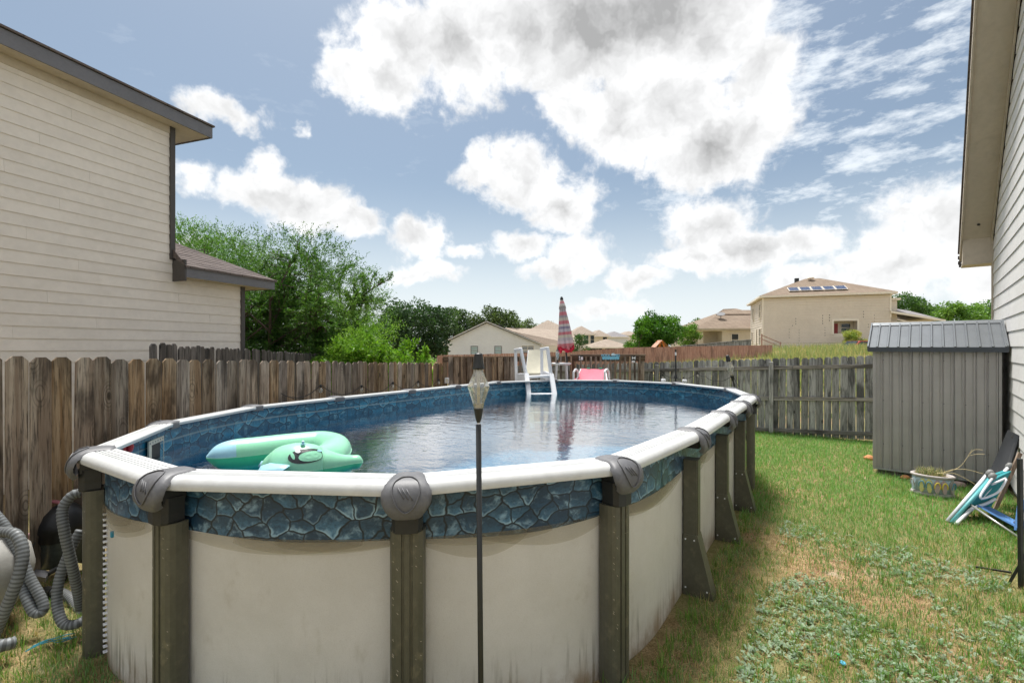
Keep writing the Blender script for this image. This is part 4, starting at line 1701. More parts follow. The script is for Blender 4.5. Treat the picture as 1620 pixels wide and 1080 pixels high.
def catmull(pts, n_):
    out = []
    k = len(pts)
    for i in range(k - 1):
        p0, p1, p2, p3 = pts[max(0, i - 1)], pts[i], pts[i + 1], pts[min(k - 1, i + 2)]
        for j in range(n_):
            u = j / n_
            f_ = lambda a, b, c, d: .5 * ((2 * b) + (-a + c) * u + (2 * a - 5 * b + 4 * c - d) * u * u + (-a + 3 * b - 3 * c + d) * u ** 3)
            out.append(tuple(f_(p0[q], p1[q], p2[q], p3[q]) for q in range(len(p1))))
    out.append(tuple(pts[-1]))
    return out


headc = [(wpt(520, 725, 1.19), .122), (wpt(490, 735, 1.18), .125), (wpt(455, 738, 1.18), .13)]
pp = catmull([(*(p - Vector((0, 0, ZW))), r_) for p, r_ in ctrl + headc], 8)


def two_tone(path, radii, n_, name, ell=1.0, blue_until=0, parent=None):
    """tube whose upper half and lower half are separate panels welded at a seam"""
    for half, mat in ((1, M['mint']), (-1, M['mint_deep'])):
        m = MB()
        rings = []
        k = len(path)
        for i, p in enumerate(path):
            p = Vector(p)
            d = (Vector(path[min(i + 1, k - 1)]) - Vector(path[max(i - 1, 0)])).normalized()
            s = d.cross(Vector((0, 0, 1))).normalized()
            u_ = s.cross(d).normalized()
            rings.append([p + s * (math.cos(a) * radii[i]) + u_ * (math.sin(a) * radii[i] * ell * half) for a in [math.pi * j / n_ for j in range(n_ + 1)]])
        if blue_until and half == 1:
            m.loft(rings[:blue_until + 1], caps=False, closed=False)
            m.build('tail_panel', M['pale_blue_vinyl'], parent, smooth=True)
            m = MB()
            m.loft(rings[blue_until:], caps=False, closed=False)
        else:
            m.loft(rings, caps=False, closed=False)
        m.build(name, mat, parent, smooth=True)
    m = MB()
    for sgn in (1, -1):
        ln = []
        for i, p in enumerate(path):
            p = Vector(p)
            d = (Vector(path[min(i + 1, len(path) - 1)]) - Vector(path[max(i - 1, 0)])).normalized()
            s = d.cross(Vector((0, 0, 1))).normalized()
            ln.append(p + s * sgn * (radii[i] + .001))
        m.tube(ln, .0028, 5)
    m.build('seam', M['mint'], parent)


two_tone([p[:3] for p in pp], [p[3] for p in pp], 14, 'body_tube', parent=dol, blue_until=17)
hp = [(wpt(414, 742, 1.17), .02), (wpt(424, 741, 1.175), .085), (wpt(440, 739.5, 1.18), .135), (wpt(462, 738, 1.19), .160), (wpt(484, 737, 1.19), .158), (wpt(504, 736, 1.18), .135), (wpt(522, 735, 1.18), .10),
      (wpt(540, 733, 1.18), .068), (wpt(556, 731, 1.18), .052), (wpt(568, 730, 1.18), .046), (wpt(574, 729.5, 1.18), .012)]
hh = catmull([(*(p - Vector((0, 0, ZW))), max(.01, r_)) for p, r_ in hp], 5)
two_tone([p[:3] for p in hh], [max(.008, p[3]) for p in hh], 16, 'head', ell=1.05, parent=dol)
# fins at the throat
def pillow(name, pts, th, mat, parent):
    """puffed flat shape from an outline"""
    c = sum((Vector(p) for p in pts), Vector()) / len(pts)
    nrm_ = (Vector(pts[1]) - c).cross(Vector(pts[0]) - c).normalized()
    m = MB()
    rings = []
    for (f_, h_) in ((1.0, 0), (.9, .5), (.6, .9), (.15, 1.0)):
        rings.append([c + (Vector(p) - c) * f_ + nrm_ * th * h_ for p in pts])
    low_ = [[c + (Vector(p) - c) * f_ - nrm_ * th * h_ for p in pts] for (f_, h_) in ((1.0, 0), (.9, .5), (.6, .9), (.15, 1.0))]
    m.loft(rings, caps=False)
    m.loft(low_, caps=False)
    m.add(rings[-1], [tuple(range(len(pts)))])
    m.add(low_[-1], [tuple(range(len(pts)))])
    return m.build(name, mat, parent, smooth=True)


zz = Vector((0, 0, ZW))
Yf = 3.33
pillow('fin', [px(405, 749, Yf - .06) - zz, px(412, 738, Yf) - zz, px(428, 733, Yf) - zz, px(446, 735, Yf - .02) - zz, px(459, 736, Yf - .06) - zz, px(447, 744, Yf - .12) - zz, px(425, 747, Yf - .12) - zz], .022, M['pale_blue_vinyl'], dol)
pillow('fin', [px(408, 738, Yf + .12) - zz, px(414, 729, Yf + .14) - zz, px(430, 726, Yf + .16) - zz, px(436, 732, Yf + .14) - zz, px(424, 738, Yf + .1) - zz], .022, M['pale_blue_vinyl'], dol)
# printed eye on the cheek facing the camera
ec, ei = None, min(range(len(hh)), key=lambda i: abs((hh[i][0] / hh[i][1]) - (482 - 810) / F))
pc = Vector(hh[ei][:3])
er = hh[ei][3]
dd = (Vector(hh[ei + 1][:3]) - Vector(hh[ei - 1][:3])).normalized()
ss = dd.cross(Vector((0, 0, 1))).normalized()
if ss.y > 0:
    ss = -ss
uu = Vector((0, 0, 1))


def cheek(a, b, lift=.0015):
    """point on the head: a along the snout (m), b angle up from the seam"""
    f_ = ei + a / ((Vector(hh[ei + 1][:3]) - Vector(hh[ei][:3])).length + 1e-6)
    i = int(max(0, min(len(hh) - 2, math.floor(f_))))
    g_ = f_ - i
    p = Vector(hh[i][:3]).lerp(Vector(hh[i + 1][:3]), g_)
    r_ = hh[i][3] + (hh[i + 1][3] - hh[i][3]) * g_ + lift * 2
    d_ = (Vector(hh[min(len(hh) - 1, i + 1)][:3]) - Vector(hh[max(0, i - 1)][:3])).normalized()
    d2 = (Vector(hh[min(len(hh) - 1, i + 2)][:3]) - Vector(hh[i][:3])).normalized()
    d_ = d_.lerp(d2, g_).normalized()
    s_ = d_.cross(Vector((0, 0, 1))).normalized()
    u_ = s_.cross(d_).normalized()
    if s_.y > 0:
        s_ = -s_
    return p + s_ * (math.cos(b) * r_) + u_ * (math.sin(b) * r_ * 1.05)


def eye_patch(fn, n_, mat, name, lift):
    m = MB()
    outer = [fn(2 * math.pi * j / n_) for j in range(n_)]
    ca, cb = sum(o[0] for o in outer) / n_, sum(o[1] for o in outer) / n_
    V_ = [cheek(ca, cb, lift)] + [cheek(ca + (o[0] - ca) * .5, cb + (o[1] - cb) * .5, lift) for o in outer] + [cheek(*o, lift) for o in outer]
    fs_ = [(0, 1 + j, 1 + (j + 1) % n_) for j in range(n_)] + [(1 + j, 1 + n_ + j, 1 + n_ + (j + 1) % n_, 1 + (j + 1) % n_) for j in range(n_)]
    m.add(V_, fs_)
    return m.build(name, mat, dol)


rot = lambda a, b, th: (a * math.cos(th) - b * math.sin(th), a * math.sin(th) + b * math.cos(th))


def ell(ca, cb, ra, rb, th):
    def f_(q):
        a, b = rot(ra * math.cos(q), rb * math.sin(q), th)
        return (ca + a, cb + b / .16)
    return f_


eye_patch(ell(-.006, .66, .066, .052, .45), 28, M['ink'], 'eye_ring', .002)
eye_patch(ell(.010, .62, .042, .034, .6), 24, M['mint'], 'eye_white', .0034)
eye_patch(ell(-.052, .66, .007, .028, .3), 16, M['mint'], 'eye_gleam', .0034)
eye_patch(ell(-.036, .86, .010, .016, .3), 16, M['white_plastic'], 'eye_gleam', .0036)
eye_patch(ell(.040, .86, .014, .010, .3), 14, M['pale_blue_vinyl'], 'eye_spark', .0044)

vp = cheek(-.02, 1.25, .004)
MB().lathe([(.018, 0), (.018, .006), (.009, .008), (.009, .022), (.011, .024), (.004, .028)], 12).build('valve', M['pale_blue_vinyl'], dol, loc=vp)

# ------------------------------------------------------------------ torches
M['torch_glass'] = thin_glass('torch_glass', (.95, .96, .96), .06, 1.0, .26)
M['oil'] = paint('oil', srgb(170, 150, 90), .2, .1, 10)
M['wick'] = paint('wick', srgb(206, 196, 170), .8, .1, 10)


def torch_head(root, z0, sc=1.0, tilt=None, glassr=.047):
    k = sc
    n6 = 6
    MB().lathe([(.010 * k, 0), (.012 * k, .01 * k), (.016 * k, .02 * k), (.026 * k, .07 * k), (.027 * k, .075 * k)], 16, (0, 0, z0)).build('holder', M['black_metal'], root, smooth=True, auto=35)
    MB().lathe([(.025 * k, .075 * k), (.031 * k, .105 * k), (glassr * k, .19 * k), (.036 * k, .24 * k), (.020 * k, .285 * k)], n6, (0, 0, z0)).build('glass', M['torch_glass'], root)
    MB().lathe([(.022 * k, .079 * k), (.026 * k, .098 * k), (.024 * k, .1 * k)], n6, (0, 0, z0)).build('oil', M['oil'], root)
    MB().tube([(0, 0, z0 + .09 * k), (0, 0, z0 + .28 * k)], .008 * k, 8).build('wick', M['wick'], root)
    m = MB()
    m.lathe([(.030 * k, .282 * k), (.033 * k, .288 * k), (.030 * k, .296 * k), (.025 * k, .34 * k), (.021 * k, .362 * k), (.012 * k, .368 * k)], 20, (0, 0, z0))
    m.build('snuffer', M['black_plastic'], root, smooth=True, auto=35)


TY = 2.16
bx_ = (757 - 810) / F * TY
tz = lambda y, Y: CH - (y - HZ) / F * Y
to = thing('garden_torch', 'black garden torch with faceted glass standing in front of the pool', 'torch', (bx_, TY, 0))
MB().tube([(0.016, 0, -.02), (.008, 0, .8), (0, 0, tz(671, TY))], [.0125, .0125, .0122], 12).build('pole', M['black_metal'], to, smooth=True)
MB().tube([(0, 0, tz(671, TY)), (0, 0, tz(667, TY))], .006, 8).build('collar', M['white_plastic'], to)
torch_head(to, tz(668, TY), (668 - 558) / F * TY / .368, glassr=.059)
# far torches along the back of the pool
Yt = 10.55
tp = px(1069, 550, Yt)
o = thing('garden_torch', 'black torch pole without a glass lamp by the far rim', 'torch', (tp.x, Yt, 0))
MB().tube([(0, 0, 0), (0, 0, tz(562, Yt))], .017, 10).build('pole', M['black_metal'], o)
MB().tube([(0, 0, tz(562, Yt)), (0, 0, tz(557, Yt))], .018, 10).build('collar', M['white_plastic'], o)
MB().tube([(0, 0, tz(557, Yt)), (0, 0, tz(552.5, Yt))], [.016, .02], 10).build('cap', M['black_metal'], o)
MB().tube([(0, 0, 1.38), (0, 0, 1.46)], [.045, .02], 10).build('clamp', M['black_plastic'], o)
Yt = 9.6
tp = px(1160, 614, Yt)
o = thing('garden_torch', 'leaning garden torch with amber glass at the far right of the rim', 'torch', (tp.x, Yt, 0))
o.rotation_euler = (0, R(-13), 0)
o.location.x += .32
MB().tube([(0, 0, 0), (0, 0, 1.42)], .014, 10).build('pole', M['black_metal'], o)
torch_head(o, 1.42, 1.45, glassr=.05)
# two small white blocks standing on the far rim
for (xx, yy, lb) in ((1049.5, 602.5, 'white plastic block on the far rim left of the bare torch pole'), (1083, 604, 'white plastic block on the far rim right of the bare torch pole')):
    c = px(xx, yy, 9.62 if xx > 1060 else 9.85)
    m = MB().box(-.042, .042, -.03, .03, 0, .045)
    m.box(-.03, .03, -.02, .02, .045, .055)
    o = m.build('rim_block', M['white_plastic'], None, bevel=.006, loc=(c.x, c.y, ZR + .003))
    tag(o, lb, 'block')

# ================================================================== DECK AT THE FAR END
DZ = .95
R0, R1 = Vector((-1.55, 11.38, 0)), Vector((3.26, 12.0, 0))
RD = (R1 - R0).normalized()
RN = Vector((RD.y, -RD.x, 0))           # towards the camera
RANG = math.atan2(RD.y, RD.x)


def rail_s(x):
    """distance along the rail line of the picture column x"""
    r_ = (x - 810) / F
    return (r_ * R0.y - R0.x) / (RD.x - r_ * RD.y)


deck = thing('pool_deck', 'wooden deck with picket railing at the far end of the pool', 'deck', (R0.x, R0.y, 0), RANG)
Lr = (R1 - R0).length
ZT = 1.86
for i in range(7):
    MB().box(.0, Lr, -1.02 + i * .146, -1.02 + i * .146 + .14, DZ - .04, DZ).build('deck_board', M['deck_wood'], deck)
for x in (0.05, Lr * .5, Lr - .05):
    for y in (-.9, -.1):
        MB().box(x - .045, x + .045, y - .045, y + .045, -.2, DZ - .041).build('leg', M['deck_wood'], deck)
M['deck_rail_x'] = wood('deck_rail_x', srgb(138, 118, 98), srgb(106, 88, 72), srgb(58, 48, 42), axis='x')
s_l, s_m, s_mid, s_r = rail_s(704), rail_s(814), rail_s(907), rail_s(1014)
for s in (s_l, s_mid, s_r):
    MB().box(s - .06, s + .06, -.07, .05, DZ - .9, ZT - .02).build('rail_post', M['deck_wood'], deck, bevel=.006)
MB().box(s_l - .05, s_r + .07, -.105, -.071, ZT - .14, ZT - .012).build('top_rail', M['deck_rail_x'], deck, bevel=.004)
MB().box(s_mid - .06, s_r + .08, -.11, .06, ZT - .010, ZT + .028).build('rail_cap', M['deck_rail_x'], deck, bevel=.005)
m = MB().box(-.055, .055, -.011, .011, 0, 1)
pk = m.mesh('picket')
pk.materials.append(M['deck_wood'])
s = s_l + .13
while s < s_m:
    o = link('picket', pk, None, deck, loc=(s, -.118, DZ - .45), rot=(0, 0, random.uniform(-.03, .03)))
    o.scale = (1, 1, ZT - .03 - DZ + .45 + random.uniform(-.012, .012))
    o2 = link('picket', pk, None, deck, loc=(s + .07, .02, DZ - .45), rot=(0, 0, random.uniform(-.03, .03)))
    o2.scale = (1, 1, ZT - .05 - DZ + .45)
    s += .147
m = MB().box(-.021, .021, -.02, .02, 0, 1)
bl = m.mesh('baluster')
bl.materials.append(M['deck_wood'])
s = s_m + .12
while s < s_r - .06:
    if abs(s - s_mid) > .09:
        o = link('baluster', bl, None, deck, loc=(s, -.125, DZ - .1), rot=(0, 0, random.uniform(-.05, .05)))
        o.scale = (1, 1, ZT - .02 - DZ + .1 - random.uniform(0, .01))
    s += .124

RO = lambda x, y, fwd: R0 + RD * rail_s(x) + RN * fwd + Vector((0, 0, CH - (y - HZ) / F * (R0 + RD * rail_s(x)).y))
# white outlet box on the corner post
c = RO(707, 601, .13)
o = MB().box(-.05, .05, -.025, .025, -.065, .065).build('outlet_box', M['white_plastic'], None, bevel=.008, loc=c, rot=(0, 0, RANG))
MB().box(-.03, .03, -.031, -.026, -.04, .04).build('cover', M['ivory'], o)
tag(o, 'white outlet box on the left corner post of the deck', 'outlet box')


def text_mesh(txt, size, ext, name):
    cu = bpy.data.curves.new(name, 'FONT')
    cu.body = txt
    cu.size = size
    cu.extrude = ext
    cu.align_x = 'CENTER'
    to_ = bpy.data.objects.new(name, cu)
    col.objects.link(to_)
    dg = bpy.context.evaluated_depsgraph_get()
    me = bpy.data.meshes.new_from_object(to_.evaluated_get(dg))
    bpy.data.objects.remove(to_)
    return me


M['sky_blue_paint'] = paint('sky_blue_paint', srgb(120, 190, 218), .5, .1, 6)
c = RO(963, 566, .15)
sg = thing('wooden_sign', 'light blue cut-out sign with raised lettering on the deck rail', 'sign', c, RANG)
m = MB()
pts = [(-.215, 0)]
for k in range(7):
    x0 = -.215 + .43 * k / 7
    pts += [(x0 + .01, -.04), (x0 + .045, -.04), (x0 + .0614, -.018)]
pts += [(.215, 0), (.205, .038), (-.205, .038)]
m.prism(pts, 'y', -.008, .008)
m.build('board', M['sky_blue_paint'], sg)
me = text_mesh('POOL TIMES', .085, .008, 'lettering')
me.materials.clear()
lo = link('lettering', me, M['sky_blue_paint'], sg, loc=(0, -.002, .036), rot=(R(90), 0, 0))
m = MB()
m.prism([(.06 + .055 * math.cos(a), .065 + .055 * math.sin(a)) for a in [math.pi * k / 12 for k in range(13)]], 'y', -.012, -.006)
m.build('dome', paint('pale_blue_paint', srgb(196, 224, 238), .5), sg)
for (xx, yy, lb) in ((916.5, 566, 'small black and white plaque on the rail beside the umbrella pole'), (999, 566, 'small black plaque with white bow mark near the right rail post')):
    c = RO(xx, yy, .14)
    pq = thing('rail_plaque', lb, 'plaque', c, RANG)
    MB().box(-.06, .06, -.006, .006, -.06, .06).build('board', M['black_plastic'], pq)
    m = MB()
    if xx > 950:
        m.add([(-.045, -.008, .045), (0, -.008, .01), (.045, -.008, .045), (.045, -.008, -.04), (0, -.008, -.005), (-.045, -.008, -.04)], [(0, 5, 4, 1), (1, 4, 3, 2)])
        m.box(-.05, .03, -.009, -.007, -.11, -.062)
    else:
        m.box(-.05, -.02, -.009, -.007, .0, .045).box(.0, .05, -.009, -.007, -.045, .03).box(-.05, -.01, -.009, -.007, -.045, -.02)
    m.build('mark', M['white_plastic'], pq)

# ------------------------------------------------------------------ A-frame ladder
lad = thing('pool_ladder', 'white plastic A-frame ladder straddling the far rim', 'ladder', (0, 0, 0))
b = .064
sides = []
for (xo, xi, ti, foot) in (((817.5, 815.5, 552.5), (823.5, 833, 550.5), 0, 836), ((857.5, 857, 551), (866, 872, 549), 1, 876.5)):
    xb, xt, yt = xo
    xt2, xm, yt2 = xi
    Yo, Yi, Yw = 10.62, 10.45, 10.0
    A0 = px(xb, 550, Yo)
    A0.z = DZ
    A1 = px(xt, yt + 1.5, Yo)
    B1 = px(xt2, yt2 + 1.5, Yi)
    B2 = px(xm, 596, Yi - .18)
    Bw = px(foot, 622, Yw)
    Bf = Bw + (Bw - B2).normalized() * .85
    m = MB()
    m.bar(A0, A1 + Vector((0, 0, .02)), b, b)
    m.build('outer_leg', M['white_plastic'], lad, bevel=.01)
    MB().bar(A1 + Vector((-.02, 0, 0)), B1 + Vector((.02, 0, 0)), b, b).build('top_grip', M['white_plastic'], lad, bevel=.01)
    MB().bar(B1 + Vector((0, 0, .02)), B2, b, b).build('inner_leg', M['white_plastic'], lad, bevel=.01)
    MB().bar(B2 + Vector((0, 0, .06)), Bf, b * 1.55, b * 1.2).build('inner_leg', M['white_plastic'], lad, bevel=.012)
    P_ = px(xb + 2, 588 if ti else 592, Yo - .05)
    Q_ = px(xm, 592, Yi - .15)
    MB().bar(P_ + Vector((0, 0, -.06)), Q_ + Vector((0, 0, -.06)), .06, .17).build('platform_side', M['white_plastic'], lad, bevel=.01)
    sides.append((A0, A1, B1, B2, Bw, Bf, P_, Q_))
l_, r_ = sides
MB().bar(l_[3] + Vector((0, 0, .0)), r_[3] + Vector((0, 0, .02)), .13, .05).build('platform', M['white_plastic'], lad, bevel=.008)
MB().bar(l_[6] + Vector((0, 0, -.1)), r_[6] + Vector((0, 0, -.1)), .12, .04).build('tread', M['white_plastic'], lad, bevel=.008)
for k in range(4):
    f_ = .02 + k * .27
    a_, c_ = l_[4].lerp(l_[5], f_), r_[4].lerp(r_[5], f_)
    MB().bar(a_, c_, .12, .035).build('tread', M['white_plastic'], lad, bevel=.006)
for k in range(2):
    a_, c_ = l_[0] + Vector((0, 0, .1 + .22 * k)), r_[0] + Vector((0, 0, .1 + .22 * k))
    MB().bar(a_, c_, .1, .035).build('tread', M['white_plastic'], lad, bevel=.006)

# ------------------------------------------------------------------ deck chairs
M['cream_sling'] = paint('cream_sling', srgb(206, 202, 184), .8, .05, 6, .3, 200)
M['pink_sling'] = paint('pink_sling', srgb(226, 120, 138), .8, .06, 6, .3, 200)
ch = thing('sling_chair', 'cream sling chair with tall back behind the pool ladder', 'chair', (0, 0, 0))
tl, tr = px(836, 554, 11.45), px(869, 553, 11.45)
bl_, br_ = px(832, 592, 11.05), px(870.5, 592, 11.05)
fl, fr2 = Vector((bl_.x - .02, 10.86, bl_.z + .03)), Vector((br_.x + .02, 10.86, br_.z + .03))


def sheet(name, q, th, mat, parent, sag=.0, n_=8):
    """thin cushioned panel over a quad a,b,c,d"""
    a, b_, c_, d = [Vector(p) for p in q]
    nr = (b_ - a).cross(d - a).normalized()
    rings = []
    m = MB()
    V_ = []
    for off in (th / 2, -th / 2):
        for i in range(n_ + 1):
            for j in range(n_ + 1):
                u_, w_ = i / n_, j / n_
                p = a.lerp(b_, u_).lerp(d.lerp(c_, u_), w_)
                p = p + nr * (off - sag * math.sin(math.pi * u_) * math.sin(math.pi * w_))
                V_.append(p)
    k = n_ + 1
    fs_ = []
    for i in range(n_):
        for j in range(n_):
            q0 = i * k + j
            fs_.append((q0, q0 + k, q0 + k + 1, q0 + 1))
            q0 += k * k
            fs_.append((q0, q0 + 1, q0 + k + 1, q0 + k))
    for i in range(n_):
        for (x, y) in ((i * k, (i + 1) * k), (i * k + n_, (i + 1) * k + n_), (i, i + 1), (n_ * k + i, n_ * k + i + 1)):
            fs_.append((x, y, y + k * k, x + k * k))
    m.add(V_, fs_)
    return m.build(name, mat, parent, smooth=True, auto=40)


sheet('backrest', (bl_, br_, tr, tl), .02, M['cream_sling'], ch, .03)
sheet('seat', (fl, fr2, br_, bl_), .02, M['cream_sling'], ch, .03)
for (a, b_, c_) in ((fl, bl_, tl), (fr2, br_, tr)):
    MB().tube(catmull([tuple(a), tuple(b_), tuple(c_)], 8), .014, 8).build('side_rail', M['white_plastic'], ch)
    for p in (a, b_):
        MB().tube([p, (p.x, p.y + .03, DZ)], .014, 8).build('leg', M['white_plastic'], ch)

ch2 = thing('sling_chair', 'pink sling lounge chair with white loop arms on the deck', 'chair', (0, 0, 0))
tl, tr = px(919, 583.5, 11.35), px(957.5, 584.5, 11.35)
bl_, br_ = px(911, 603, 10.95), px(961, 604, 10.95)
sheet('backrest', (bl_, br_, tr, tl), .022, M['pink_sling'], ch2, .02)
fl, fr2 = bl_ + Vector((0, .45, .03)), br_ + Vector((0, .45, .03))
sheet('seat', (bl_ + Vector((0, .03, -.02)), br_ + Vector((0, .03, -.02)), fr2, fl), .02, M['pink_sling'], ch2, .02)
for (xx, w_) in ((911, -1), (960, 1)):
    c0 = px(xx - 3.5, 600, 10.93)
    c1 = px(xx + 3.5, 600, 11.1)
    pth = [(c0.x, c0.y, DZ), (c0.x, c0.y, 1.44), (c0.x + .015, c0.y + .02, 1.51), ((c0.x + c1.x) / 2, (c0.y + c1.y) / 2, 1.555), (c1.x - .01, c1.y, 1.50), (c1.x, c1.y, 1.4), (c1.x, c1.y, DZ)]
    MB().tube(catmull(pth, 5), .026, 8).build('arm', M['white_plastic'], ch2, smooth=True)
for p, q in ((tl, bl_), (tr, br_)):
    MB().tube([p, q], .016, 8).build('side_rail', M['white_plastic'], ch2)
M['green_clip'] = paint('green_clip', srgb(40, 150, 120), .4)
for xx in (931, 950):
    c = px(xx, 582.8, 11.36)
    MB().box(-.04, .04, -.02, .02, -.015, .018).build('towel_clip', M['green_clip'], ch2, bevel=.006, loc=c)

tb_ = thing('side_table', 'round white plastic table under the closed umbrella', 'table', (px(888, 550, 11.3).x, 11.3, DZ))
zt_ = tz(574, 11.3) - DZ
MB().lathe([(.20, -.045), (.225, -.03), (.235, -.012), (.232, .0), (.2, .006)], 28, (0, 0, zt_)).build('table_top', M['white_plastic'], tb_, smooth=True, auto=40)
for k in range(4):
    a = math.pi / 4 + k * math.pi / 2
    MB().tube([(.16 * math.cos(a), .16 * math.sin(a), zt_ - .03), (.21 * math.cos(a), .21 * math.sin(a), 0)], [.022, .016], 8).build('leg', M['white_plastic'], tb_)
c = px(882, 574, 11.15)
o = thing('table_lamp', 'slim glass tabletop torch standing on the white table', 'lamp', (c.x, c.y, DZ + zt_ + .006))
MB().lathe([(.05, 0), (.045, .012), (.012, .02), (.012, .07), (.02, .075)], 12).build('base', M['black_metal'], o)
MB().lathe([(.018, .075), (.042, .18), (.046, .24), (.030, .275)], 8).build('glass', M['torch_glass'], o)
MB().lathe([(.014, .08), (.036, .18), (.038, .23)], 8).build('oil', M['pale_blue_vinyl'], o)
MB().lathe([(.032, .276), (.028, .30), (.010, .315), (.012, .34)], 10).build('cap', M['black_metal'], o)

# ------------------------------------------------------------------ closed umbrella
t = NT('umbrella_stripes')
v = t.coords('Object')
sp = t.new('ShaderNodeSeparateXYZ')
t.l.new(v, sp.inputs[0])
cr = t.new('ShaderNodeValToRGB')
cr.color_ramp.interpolation = 'CONSTANT'
stops = [(0, (206, 40, 66)), (.08, (224, 196, 200)), (.14, (190, 176, 182)), (.20, (210, 200, 176)), (.26, (206, 54, 80)), (.32, (196, 186, 196)), (.38, (110, 96, 140)), (.43, (214, 204, 200)),
         (.48, (210, 62, 88)), (.55, (204, 196, 176)), (.61, (150, 142, 152)), (.66, (214, 70, 96)), (.73, (196, 186, 190)), (.80, (120, 116, 112)), (.85, (204, 196, 190)), (.9, (200, 90, 108)), (.95, (190, 176, 170))]
el = cr.color_ramp.elements
el[0].position, el[0].color = 0, (*srgb(*stops[0][1]), 1)
el[1].position, el[1].color = stops[1][0], (*srgb(*stops[1][1]), 1)
for p_, c_ in stops[2:]:
    e_ = el.new(p_)
    e_.color = (*srgb(*c_), 1)
t.l.new(t.ramp(sp.outputs[2], 0.0, 1.16, False), cr.inputs[0])
cs = t.mix(t.math('MULTIPLY_ADD', t.noise(t.coords('Object', (9, 9, 2)), 3, 3, .6), .5, .12), cr.outputs[0], srgb(190, 178, 178))
t.set(**{'Base Color': cs, 'Roughness': .85})
M['stripes'] = t.m
YU = 11.42
ub = px(899.5, 600, YU)
ut = px(888.5, 472, YU)
um = thing('patio_umbrella', 'closed pink and white striped patio umbrella leaning over the deck', 'umbrella', (ub.x, YU, DZ))
base_ = Vector((0, 0, 0))
axis_ = (ut - Vector((ub.x, YU, ub.z)))
k_ = axis_.x / axis_.z
um.rotation_euler = (0, math.atan(k_), 0)
um.location.x = ub.x - k_ * (ub.z - DZ)
hl = (ut.z - DZ) / math.cos(math.atan(k_))
MB().tube([(0, 0, 0), (0, 0, hl - .04)], .021, 10).build('pole', M['black_metal'], um)
zc0, zc1 = hl - 1.17, hl - .04
m = MB()
NPL = 8
rings = []
for i in range(19):
    f_ = i / 18
    ring = []
    for j in range(NPL * 4):
        a = 2 * math.pi * j / (NPL * 4)
        R_ = .028 + .150 * (1 - f_) ** .85
        fold = .50 + .50 * abs(math.cos(a * NPL / 2 + .8 * math.sin(a))) ** .7 + .05 * math.sin(a * 3 + f_ * 4)
        hem = .035 * math.cos(a * 3 + 1) + .03 * math.cos(a * 2) if i == 0 else 0
        ring.append((math.cos(a) * R_ * fold * 1.15, math.sin(a) * R_ * fold, (f_ * (zc1 - zc0)) + hem * (1 - f_)))
    rings.append(ring)
m.loft(rings, caps=False)
m.build('canopy', M['stripes'], um, smooth=True, loc=(0, 0, zc0))
m = MB()
m.loft([[(math.cos(2 * math.pi * j / 16) * r_ * (1.1 if j % 2 else .85), math.sin(2 * math.pi * j / 16) * r_, z_) for j in range(16)] for (r_, z_) in ((.085, .92), (.075, .98), (.05, 1.08), (.03, 1.14))], caps=False)
m.build('vent_flap', M['stripes'], um, smooth=True, loc=(0, 0, zc0))
m = MB()
M['red_cloth'] = paint('red_cloth', srgb(196, 34, 62), .85, .08, 5)
rings = []
for i in range(4):
    f_ = i / 3
    ring = []
    for j in range(32):
        a = 2 * math.pi * j / 32
        R_ = (.19 - .02 * f_) * (.66 + .34 * abs(math.cos(a * 4)) ** .7)
        ring.append((math.cos(a) * R_ * 1.12, math.sin(a) * R_, -.03 - .09 * f_ + .04 * math.cos(a * 3 + 1)))
    rings.append(ring)
rings.append([(math.cos(2 * math.pi * j / 32) * .03, math.sin(2 * math.pi * j / 32) * .03, -.02) for j in range(32)])
m.loft(rings, caps=False)
m.build('valance', M['red_cloth'], um, smooth=True, loc=(0, 0, zc0 + .03))
m = MB().lathe([(.035, -.01), (.04, .02), (.03, .05), (.012, .075)], 12, (0, 0, hl - .03))
m.build('finial', M['black_plastic'], um)
MB().lathe([(.24, 0), (.24, .03), (.06, .07), (.03, .2)], 20).build('base', M['black_metal'], um)

# ------------------------------------------------------------------ string lights
M['bulb_glass'] = thin_glass('bulb_glass', (.9, .88, .82), .03, 1.0, .22)


def string_lights(label, pts, bulbs, off):
    root = thing('string_lights', label, 'string lights', (0, 0, 0))
    m = MB()
    for p, q in zip(pts, pts[1:]):
        p, q = Vector(p), Vector(q)
        L = (q - p).length
        m.tube([p.lerp(q, i / 8) - Vector((0, 0, .16 * min(1, L) * (1 - (2 * i / 8 - 1) ** 2))) for i in range(9)], .006, 5)
    m.build('cord', M['black_plastic'], root)
    for c in bulbs:
        MB().lathe([(.012, 0), (.017, -.005), (.017, -.04), (.012, -.045)], 8, c).build('socket', M['black_plastic'], root)
        MB().lathe([(.012, -.044), (.026, -.07), (.03, -.095), (.022, -.12), (.004, -.13)], 10, c).build('bulb', M['bulb_glass'], root)
    return root


lfp = lambda x: (lambda r_: lf((r_ * 4.05 + 4.13) / (LF_K - r_)))((x - 810) / F)
pts, bb = [], []
for (xx, yy) in ((440, 622), (503, 608), (568, 609), (618, 604), (658, 602), (691, 599)):
    p = lfp(xx) + Vector((.05, -.02, 0))
    q = Vector((p.x, p.y, CH - (yy - HZ) / F * p.y))
    pts.append(q)
    bb.append(q)
string_lights('string lights with clear bulbs draped along the brown fence', pts, bb[1:], 0)


def bfp(x, y, fwd=.13):
    r_ = (x - 810) / F
    P0_ = uv(BF_U, 0)
    v_ = (r_ * P0_.y - P0_.x) / (DV.x - r_ * DV.y)
    p = uv(BF_U, v_) - DU * fwd
    return Vector((p.x, p.y, CH - (y - HZ) / F * p.y))


